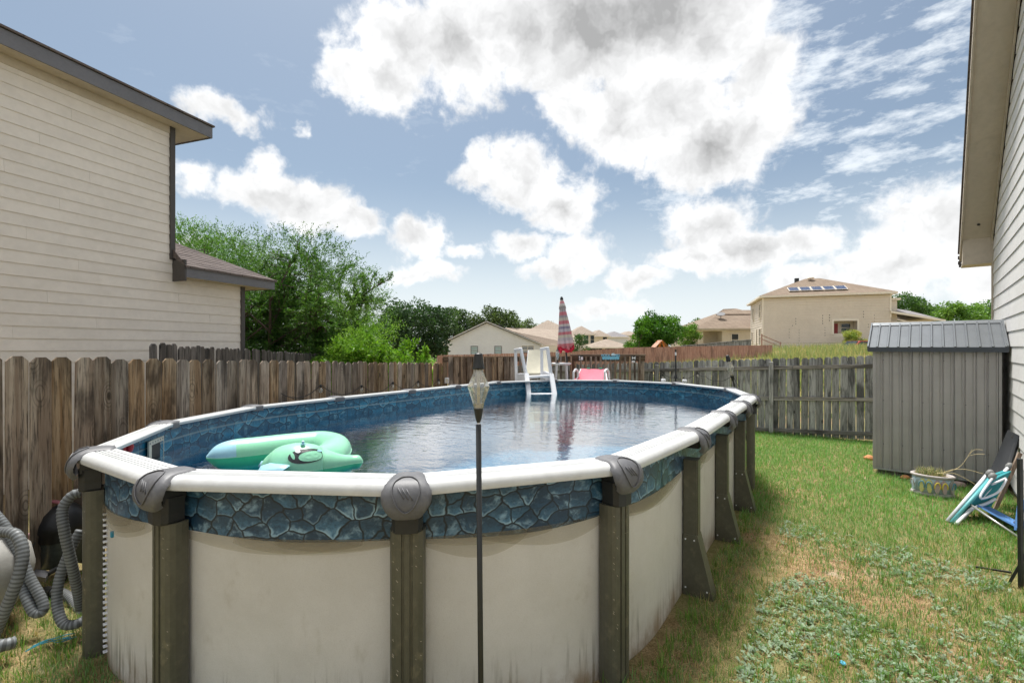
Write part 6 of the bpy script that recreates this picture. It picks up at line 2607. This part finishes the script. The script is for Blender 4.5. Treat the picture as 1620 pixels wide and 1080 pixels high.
def fill(root, name, boxes, n_, size, col_, tip, seed, asp=.28):
    """more fronds in the same crown: leaves strung on short sprays through lumpy volumes (cx, cy, cz, rx, ry, rz)"""
    rg = np.random.default_rng(seed)
    C, D = [], []
    tot = sum(b_[3] * b_[5] for b_ in boxes)
    for (cx, cy, cz, rx, ry, rz) in boxes:
        k = int(n_ * rx * rz / tot / 14)
        d = rg.normal(size=(k, 3))
        d /= np.linalg.norm(d, axis=1, keepdims=True)
        r_ = rg.uniform(.15, 1.05, (k, 1)) ** .5
        p = np.array([cx, cy, cz]) + d * r_ * np.array([rx, ry, rz])
        g_ = fbm(p[:, 0] * 1.3 + seed, p[:, 2] * 1.3 + p[:, 1] * .7, 3)
        p, d = p[g_ > .40], d[g_ > .40]
        sp = d + rg.normal(size=d.shape) * .6 + np.array([0, 0, .35])
        sp /= np.linalg.norm(sp, axis=1, keepdims=True)
        L = rg.uniform(.25, .7, (len(p), 1))
        for q in np.linspace(0, 1, 14):
            C.append(p + sp * L * q + np.array([0, 0, -.12]) * q * q + rg.normal(size=p.shape) * .035)
            D.append(sp)
    C, D = np.concatenate(C), np.concatenate(D)
    f_ = np.clip(rg.uniform(-.2, .7, len(C)) + 1.0 * (fbm(C[:, 0] * .8 + 30, C[:, 2] * .8 + 30, 2) - .45), 0, 1)
    link(name, leaves_mesh(name, C, size, asp, leaf_cols(len(C), col_, rg, .2, tip, f_), rg, dirs=D), M['leaf'], root)


fill(MT, 'foliage', [(-1.6, 0, 3.9, 2.2, 1.8, 2.1), (.4, .2, 4.2, 2.3, 1.8, 2.0), (1.9, 0, 3.3, 1.7, 1.6, 1.8), (-2.4, .3, 2.6, 1.7, 1.5, 2.0), (.6, -.2, 2.2, 2.6, 1.6, 1.8)], 105000, .085, G(66, 106, 46), G(132, 170, 82), 15)
bse = px(322, 550, 18)
MT2 = feather_tree('mesquite_tree', 'second mesquite tree showing above the lean-to roof of the cream house', (bse.x, 18, -.2), 6.3, 5.2, 9, G(66, 110, 42), G(122, 160, 72), nlimb=13, leaf=.10, per=22, bare_top=.4, levels=(7, 6, 5), upright=1.0)
fill(MT2, 'foliage', [(0, 0, 5.1, 2.4, 1.6, 1.7), (1.2, 0, 4.2, 1.8, 1.5, 1.5), (-.8, 0, 5.9, 1.5, 1.3, 1.1)], 46000, .09, G(76, 120, 48), G(136, 174, 84), 16)
bse = px(440, 550, 14.6)
SH1 = clump_tree('dense_shrub', 'dark leafy thicket below the mesquite tree beside the house corner', (bse.x, 14.6, -.3), 3.0, 1.8, 1.2, .1, 15000, .09, G(34, 62, 28), G(70, 104, 48), 21, cat='shrub', clumps=60, trunk_r=.08, asp=.35)
bse = px(530, 550, 14.6)
clump_tree('dense_shrub', 'dark green thicket between the mesquite tree and the bright bush', (bse.x, 14.6, -.3), 2.8, 1.4, 1.1, .1, 12000, .09, G(38, 68, 30), G(76, 110, 52), 22, cat='shrub', clumps=50, trunk_r=.08, asp=.35)
bse = px(594, 550, 13.4)
BS = feather_tree('bright_shrub', 'bright lime green feathery bush behind the brown fence', (bse.x, 13.4, -.2), 2.9, 2.0, 31, G(92, 142, 36), G(150, 190, 64), nlimb=14, leaf=.10, per=16, levels=(6, 6, 4), upright=1.1, cat='shrub', low=.3, trunk_r=.06)
fill(BS, 'foliage', [(0, 0, 1.7, 1.0, .8, 1.2), (.55, -.1, 1.2, .8, .7, .9), (-.5, 0, 1.5, .8, .7, 1.0)], 42000, .07, G(106, 150, 50), G(160, 194, 84), 32, asp=.3)
bse = px(655, 550, 34)
clump_tree('oak_tree', 'dark green oak tree left of the grey gable house', (bse.x, 34, -.3), 6.2, 3.1, 2.8, .9, 15000, .20, G(26, 52, 30), G(70, 100, 60), 41, clumps=60)
bse = px(712, 550, 62)
clump_tree('oak_tree', 'distant green tree just right of the dark oak behind the gable roof', (bse.x, 66, -.3), 8.2, 3.0, 3, 1.2, 7000, .32, G(34, 58, 34), G(82, 108, 64), 42, clumps=36)
bse = px(785, 550, 75)
clump_tree('oak_tree', 'wide distant tree behind the ridge of the gable house', (bse.x, 76, -.3), 8.4, 5.4, 3, 1.5, 12000, .34, G(44, 66, 36), G(104, 124, 74), 43, clumps=52)
bse = px(834, 550, 84)
clump_tree('oak_tree', 'small distant tree at the right end of the gable ridge', (bse.x, 88, -.3), 7.6, 2.2, 2, 1.5, 4000, .34, G(60, 80, 46), G(110, 128, 80), 44, clumps=24)
bse = px(871, 550, 100)
clump_tree('oak_tree', 'tiny far tree left of the umbrella top', (bse.x, 104, 0), 8.0, 2.4, 2, 1.5, 3000, .36, G(70, 86, 54), G(110, 128, 84), 45, clumps=20)
bse = px(1040, 550, 40)
clump_tree('round_tree', 'dense round bright green tree above the reddish fence', (bse.x, 40, .75), 4.35, 2.28, 2.1, .4, 16000, .17, G(30, 76, 22), G(98, 146, 44), 46, clumps=70, spread=.26, ragged=.1, asp=.7)
bse = px(1010, 550, 43)
clump_tree('garden_bush', 'low green bush at the left foot of the round tree', (bse.x, 43, .7), 2.2, 1.5, 1.2, .2, 3500, .17, G(52, 96, 30), G(120, 156, 60), 47, cat='bush', clumps=22, trunk_r=.06)
bse = px(917, 550, 46)
clump_tree('garden_tree', 'thin young tree standing right of the striped umbrella', (bse.x, 46, .1), 3.55, .95, .8, .7, 1500, .16, G(40, 74, 36), G(84, 120, 64), 48, clumps=22, trunk_r=.05, spread=.34)
bse = px(1090, 550, 60)
clump_tree('garden_bush', 'yellow-green bush left of the patio house', (bse.x, 60, 1.6), 3.6, 1.7, 1.4, .3, 3500, .22, G(60, 106, 36), G(130, 166, 70), 49, cat='bush', clumps=24, trunk_r=.06)
bse = px(1104, 550, 80)
clump_tree('oak_tree', 'far tree showing over the eave of the patio house', (bse.x, 84, 1.8), 5.8, 2.2, 2, 1, 3000, .3, G(60, 90, 50), G(120, 144, 84), 50, clumps=20)
for k, (xx, Y, hh_, rx_, sd, lb) in enumerate(((1428, 62, 9.0, 3.4, 61, 'tall dark green tree beside the tan house roof'), (1466, 66, 8.6, 2.6, 62, 'green tree between the tan house and the shed ridge'),
                                               (1512, 58, 7.4, 3.4, 63, 'bright green tree above the middle of the shed roof'), (1556, 60, 7.9, 2.6, 64, 'bright green tree against the right house corner'))):
    bse = px(xx, 550, Y)
    clump_tree('shade_tree', lb, (bse.x, Y, 2.1), hh_ - 2.1 + .2, rx_, 2.6, .5, 9000, .26, G(46, 80, 34) if k < 2 else G(66, 110, 40), G(96, 130, 62) if k < 2 else G(130, 166, 76), sd, clumps=46)
bse = px(1345, 550, 46.5)
clump_tree('garden_bush', 'yellow-green flowering bush in front of the tan house porch', (bse.x, 46.0, 2.0), 1.85, 1.45, 1.0, .1, 4500, .12, G(84, 130, 36), G(190, 186, 110), 65, cat='bush', clumps=30, trunk_r=.05)
bse = px(690, 550, 22)
clump_tree('weed_clump', 'light green weed showing above the fence left of the deck post', (bse.x, 20, -.2), 2.0, .5, .4, .2, 700, .13, G(90, 140, 50), G(150, 190, 90), 66, cat='weed', clumps=12, trunk_r=.02)


# ------------------------------------------------------------------ grass
def blades(name, P, h, w, cols, rg, bend=.45, flat=None, segs=2):
    """curved tapering blades. P (n,3) roots"""
    n_ = len(P)
    a = rg.uniform(0, 2 * np.pi, n_)
    dr = np.stack([np.cos(a), np.sin(a), np.zeros(n_)], 1)
    sd_ = np.stack([-np.sin(a), np.cos(a), np.zeros(n_)], 1)
    # turn the flat of the blade at random
    tw = rg.uniform(-1, 1, n_)[:, None]
    wv = (sd_ + dr * tw * .5) * w[:, None] * .5
    bd = rg.uniform(.1, 1.0, n_) * bend
    if flat is not None:
        bd = np.where(flat, rg.uniform(1.2, 2.6, n_), bd)
    up = np.array([0, 0, 1.0])
    V_ = []
    hh_ = h[:, None]
    lv = [(0, 1.0), (.5, .8), (1.0, .0)] if segs == 2 else [(0, 1.0), (1.0, 0)]
    norm = np.sqrt(1 + bd ** 2)[:, None]
    for f_, wf in lv:
        c = P + (up * f_ * hh_ + dr * (bd[:, None] * hh_ * f_ ** 1.7)) / norm
        if wf > 0:
            V_ += [c - wv * wf, c + wv * wf]
        else:
            V_ += [c]
    k = len(V_)
    V_ = np.stack(V_, 1)
    base_i = (np.arange(n_) * k)[:, None]
    if segs == 2:
        tri = np.array([[0, 1, 3], [0, 3, 2], [2, 3, 4]])
        ix = (base_i[:, None] + tri[None]).reshape(-1, 3)
    else:
        ix = base_i + np.array([[0, 1, 2]])
    cc_ = np.repeat(cols, k, axis=0)
    return np_mesh(name, V_.reshape(-1, 3), 3, ix, cc_)


def yard_points(n_, rg, x0, x1, y0, y1):
    x = rg.uniform(x0, x1, n_)
    # more roots where the camera is close
    y = y0 + (y1 - y0) * rg.uniform(0, 1, n_) ** 1.6
    u = x * DU.x + y * DU.y
    ok_ = ~in_pool(x, y, .05)
    ok_ &= u < BF_U - .0
    ok_ &= x > (-4.13 + LF_K * (y - 4.05)) + .03
    # right house wall
    nx, ny = rhd.y, -rhd.x
    ok_ &= (x * nx + y * ny) < (rhc.x * nx + rhc.y * ny) - .03
    # shed footprint
    lx = (x - sl_.x) * math.cos(SA) + (y - sl_.y) * math.sin(SA)
    ly_ = -(x - sl_.x) * math.sin(SA) + (y - sl_.y) * math.cos(SA)
    ok_ &= ~((lx > -.02) & (lx < SW + .02) & (ly_ > -.02) & (ly_ < SDp + .02))
    ok_ &= np.abs(x / np.maximum(y, .1)) < 1.25
    return x[ok_], y[ok_]


rg = np.random.default_rng(77)


def fields(x, y):
    """how green, how weedy, how bare the yard is at a point"""
    v_ = x * DV.x + y * DV.y
    u = x * DU.x + y * DU.y
    lush = smoothstep(5.2, 8.2, u)                         # watered strip at the far end
    pat = fbm(x * 1.15 + 3, y * 1.15 + 8, 4)
    fine_ = fbm(x * 4.2 + 31, y * 4.2 + 2, 3)
    edge = np.exp(-((v_ + .62) / .34) ** 2) * (1 - .75 * smoothstep(6, 8, u))   # worn strip along the pool foot
    green = np.clip(.66 + 1.7 * (pat - .47) + .9 * (fine_ - .5) + .5 * lush - .08 * edge, 0, 1)
    weed = smoothstep(.44, .72, fbm(x * 1.3 + 60, y * 1.3 + 21, 4) + .15 * np.exp(-((v_ - .8) / .9) ** 2) - .3 * smoothstep(5.8, 7.0, u)) * (v_ > -.5)
    return green, weed, lush, edge


x, y = yard_points(480000, rg, -4.2, 8.6, 1.5, 13.5)
green, weed, lush, edge = fields(x, y)
keep = rg.random(len(x)) < np.clip(green * 1.05 + .05, 0, 1)
x, y, green, lush, weed, edge = [q[keep] for q in (x, y, green, lush, weed, edge)]
n_ = len(x)
P = np.stack([x, y, terrain(x, y) - .004], 1)
h = rg.uniform(.018, .060, n_) * (1 + .2 * lush) * (.55 + .65 * green)
tall = rg.random(n_) < .05
h = np.where(tall, h * rg.uniform(1.3, 2.3, n_), h)
w = rg.uniform(.0022, .0050, n_) * (1 + y * .09)
base_c = np.array(G(118, 154, 94))[None] * (1 + rg.normal(size=(n_, 1)) * .22)
lush_c = np.array(G(120, 168, 92))[None] * (1 + rg.normal(size=(n_, 1)) * .18)
dry_c = np.array(G(178, 158, 108))[None] * (1 + rg.normal(size=(n_, 1)) * .18)
cols = base_c * (1 - lush[:, None]) + lush_c * lush[:, None]
dryf = (rg.random(n_) < np.clip(.36 - .34 * green - .2 * lush + .1 * edge, .03, .8))[:, None]
cols = np.clip(np.where(dryf, dry_c, cols), .01, .6)
link('lawn_grass', blades('lawn_grass', P, h, w, cols, rg, .9), M['blade'])
tag(bpy.data.objects['lawn_grass'], 'green lawn grass growing in patches across the yard', 'grass', kind='stuff')

# dry thatch lying flat between the tufts
x, y = yard_points(150000, rg, -4.2, 8.0, 1.5, 9.5)
green, weed, lush, edge = fields(x, y)
keep = rg.random(len(x)) < np.clip(.95 - .75 * green + .3 * edge, .04, 1)
x, y = x[keep], y[keep]
n_ = len(x)
P = np.stack([x, y, terrain(x, y) + rg.uniform(.002, .012, n_)], 1)
h = rg.uniform(.03, .09, n_)
cols = np.clip(np.array(G(186, 160, 116))[None] * (1 + rg.normal(size=(n_, 1)) * .28), .02, .6)
link('dry_thatch', blades('dry_thatch', P, h, rg.uniform(.0018, .0038, n_), cols, rg, .9, flat=np.ones(n_, bool), segs=1), M['blade'])
tag(bpy.data.objects['dry_thatch'], 'dry straw-coloured thatch lying between the grass tufts', 'thatch', kind='stuff')


# silvery ferny weeds in low rosettes
def fern_leaf():
    V_, T_ = [], []
    k = 5
    for s in (-1, 1):
        for i in range(k):
            f0 = .18 + .72 * i / k
            y0_ = f0
            ln = .26 * math.sin(math.pi * (f0 * .82 + .12))
            b_ = len(V_)
            V_ += [(0, y0_, .0), (0, y0_ + .09, .0), (s * ln, y0_ + .14 + .05, .02), (s * ln * .62, y0_ + .02, .03)]
            T_ += [(b_, b_ + 3, b_ + 1), (b_ + 1, b_ + 3, b_ + 2)]
    b_ = len(V_)
    V_ += [(-.025, 0, 0), (.025, 0, 0), (.05, .9, 0), (0, 1.05, 0), (-.05, .9, 0)]
    T_ += [(b_, b_ + 1, b_ + 2), (b_, b_ + 2, b_ + 4), (b_ + 4, b_ + 2, b_ + 3)]
    V_ = np.array(V_)
    V_[:, 2] += .42 * V_[:, 1] - .48 * V_[:, 1] ** 2
    return V_, np.array(T_)


LV, LT = fern_leaf()
x, y = yard_points(60000, rg, .4, 7.6, 2.0, 8.2)
green, weed, lush, edge = fields(x, y)
keep = rg.random(len(x)) < weed * .34 * (1 - .8 * smoothstep(6.5, 8, y))
x, y = x[keep], y[keep]
npl = len(x)
per = rg.integers(5, 9, npl)
pi = np.repeat(np.arange(npl), per)
n_ = len(pi)
a = rg.uniform(0, 2 * np.pi, n_)
ln = rg.uniform(.016, .040, n_) * rg.uniform(.8, 1.25, npl)[pi]
ti = rg.uniform(.1, 1.1, n_)
ca, sa = np.cos(a), np.sin(a)
lx = LV[None, :, 0] * ln[:, None]
ly_ = LV[None, :, 1] * ln[:, None]
lz = LV[None, :, 2] * ln[:, None]
ry = ly_ * np.cos(ti)[:, None] - lz * np.sin(ti)[:, None]
rz_ = ly_ * np.sin(ti)[:, None] + lz * np.cos(ti)[:, None]
jit_ = rg.normal(size=(n_, 2)) * .012
wx = x[pi][:, None] + jit_[:, :1] + lx * ca[:, None] - ry * sa[:, None]
wy = y[pi][:, None] + jit_[:, 1:] + lx * sa[:, None] + ry * ca[:, None]
wz = terrain(x, y)[pi][:, None] + .012 + rz_
V_ = np.stack([wx, wy, wz], 2).reshape(-1, 3)
ix = ((np.arange(n_) * len(LV))[:, None, None] + LT[None]).reshape(-1, 3)
c = np.array(G(146, 166, 140))[None] * (1 + rg.normal(size=(npl, 1)) * .14)
c = np.where((rg.random(npl) < .3)[:, None], np.array(G(104, 136, 84))[None] * (1 + rg.normal(size=(npl, 1)) * .14), c)[pi] * (1 + rg.normal(size=(n_, 1)) * .1)
link('low_weeds', np_mesh('low_weeds', V_, 3, ix, np.repeat(np.clip(c, .02, .6), len(LV), axis=0)), M['blade'])
tag(bpy.data.objects['low_weeds'], 'low silvery ferny weeds spreading over the middle of the lawn', 'weeds', kind='stuff')

# taller tufts against the pool foot, fence feet and the chairs
tp_ = []
for s in np.linspace(-3.4, 5.5, 420):
    p, nn_ = ppath(s % S_ALL, .06 + abs(rg.normal()) * .12)
    c_, s_ = math.cos(POOL_A), math.sin(POOL_A)
    if rg.random() < .75:
        tp_.append((POOL_C.x + p.x * c_ - p.y * s_, POOL_C.y + p.x * s_ + p.y * c_))
for v_ in np.linspace(-2.5, 3.0, 240):
    q = uv(BF_U - .1 - abs(rg.normal()) * .1, v_ + rg.normal() * .03)
    tp_.append((q.x, q.y))
for k in range(150):
    q = wpt(rg.uniform(1535, 1640), rg.uniform(800, 905), 0)
    tp_.append((q.x, q.y))
for k in range(130):
    q = wpt(rg.uniform(-40, 150), rg.uniform(960, 1100), 0)
    tp_.append((q.x, q.y))
for k in range(900):
    q = wpt(rg.uniform(1000, 1640), 1100 - 330 * rg.random() ** .8, 0)
    tp_.append((q.x, q.y))
for k in range(90):
    q = wpt(rg.uniform(1390, 1560), rg.uniform(745, 785), 0)
    tp_.append((q.x, q.y))
tp_ = np.array(tp_)
ok_ = ~in_pool(tp_[:, 0], tp_[:, 1], .02)
tp_ = tp_[ok_]
per = rg.integers(4, 11, len(tp_))
pi = np.repeat(np.arange(len(tp_)), per)
n_ = len(pi)
xy = tp_[pi] + rg.normal(size=(n_, 2)) * .022
P = np.column_stack([xy, terrain(xy[:, 0], xy[:, 1])])
h = rg.uniform(.035, .13, n_)
cols = np.clip(np.array(G(104, 142, 60))[None] * (1 + rg.normal(size=(n_, 1)) * .2), .02, .6)
cols = np.where((rg.random(n_) < .14)[:, None], np.array(G(186, 164, 116))[None], cols)
link('grass_tufts', blades('grass_tufts', P, h, rg.uniform(.003, .006, n_), cols, rg, .9), M['blade'])
tag(bpy.data.objects['grass_tufts'], 'longer grass tufts along the pool foot and fence line', 'grass', kind='stuff')

# tall field grass beyond the far fence
n0 = 70000
Yq = rg.uniform(13.5, 44, n0)
rq = rg.uniform(.16, .86, n0)
xq = rq * Yq
uq = xq * DU.x + Yq * DU.y
dn = fbm(xq * .5, Yq * .5, 3)
keep = (uq > 13.5) & (rg.random(n0) < np.clip((dn - .3) * 3, .1, 1))
# leave the house and bush plots alone
keep &= ~((Yq > 40) & (rq > .5))
xq, Yq = xq[keep], Yq[keep]
n_ = len(xq)
P = np.column_stack([xq, Yq, terrain(xq, Yq) - .02])
h = rg.uniform(.2, .6, n_) * (.7 + .7 * dn[keep])
cols = np.array(G(136, 154, 100))[None] * (1 + rg.normal(size=(n_, 1)) * .2)
cols = np.where((rg.random(n_) < .3)[:, None], np.array(G(190, 176, 126))[None] * (1 + rg.normal(size=(n_, 1)) * .15), cols)
link('field_grass', blades('field_grass', P, h, rg.uniform(.012, .03, n_), np.clip(cols, .02, .6), rg, .5), M['blade'])
tag(bpy.data.objects['field_grass'], 'tall pale green field grass beyond the far fence', 'grass', kind='stuff')

# plants in the planter
rg = np.random.default_rng(5)
n_ = 420
a = rg.uniform(0, 2 * np.pi, n_)
rr_ = .2 * np.sqrt(rg.random(n_))
P = np.column_stack([np.cos(a) * rr_ - .03, np.sin(a) * rr_ * .7, np.full(n_, .315)])
cols = np.array(G(120, 132, 86))[None] * (1 + rg.normal(size=(n_, 1)) * .25)
cols = np.where((rg.random(n_) < .45)[:, None], np.array(G(190, 176, 140))[None] * (1 + rg.normal(size=(n_, 1)) * .15), cols)
pp_ = link('potted_weeds', blades('potted_weeds', P * np.array([.82, .82, .9]), rg.uniform(.04, .14, n_), rg.uniform(.004, .009, n_), np.clip(cols, .02, .6), rg, 1.3), M['blade'], None, loc=pl.location, rot=(0, 0, SA))
tag(pp_, 'half-dry weeds growing in the flip-flop planter', 'plant')
m = MB()
M['dry_stem'] = paint('dry_stem', srgb(196, 178, 136), .8, .15, 10)
m.tube(catmull([(.05, 0, .31), (.16, -.04, .36), (.28, -.05, .45), (.36, -.04, .60), (.40, -.03, .70)], 5), [.006 - .0002 * i for i in range(21)], 5)
m.tube(catmull([(.1, 0, .32), (.2, -.08, .40), (.34, -.1, .43), (.5, -.1, .40)], 5), .0035, 5)
m.tube(catmull([(.36, -.04, .60), (.44, -.05, .64), (.52, -.05, .65)], 4), .003, 4)
m.tube(catmull([(.36, -.04, .60), (.42, -.02, .69), (.50, -.02, .70)], 4), .003, 4)
m.tube(catmull([(.05, -.1, .33), (.2, -.16, .37), (.3, -.18, .34), (.42, -.2, .27)], 4), .004, 5)
o = m.build('dry_twig', M['dry_stem'], None, loc=pl.location, rot=(0, 0, SA))
tag(o, 'dry branching twig arching out of the flip-flop planter', 'twig')

# ------------------------------------------------------------------ put every empty at the foot of its thing
for o in list(scene.objects):
    if o.type == 'EMPTY' and o.parent is None and o.location.length < 1e-6:
        ch_ = [c for c in o.children if c.type == 'MESH']
        if not ch_:
            continue
        pts_ = [c.matrix_basis @ Vector(b_) for c in ch_ for b_ in c.bound_box]
        c_ = Vector((sum(p.x for p in pts_) / len(pts_), sum(p.y for p in pts_) / len(pts_), min(p.z for p in pts_)))
        o.location = c_
        for c in o.children:
            c.location = Vector(c.location) - c_
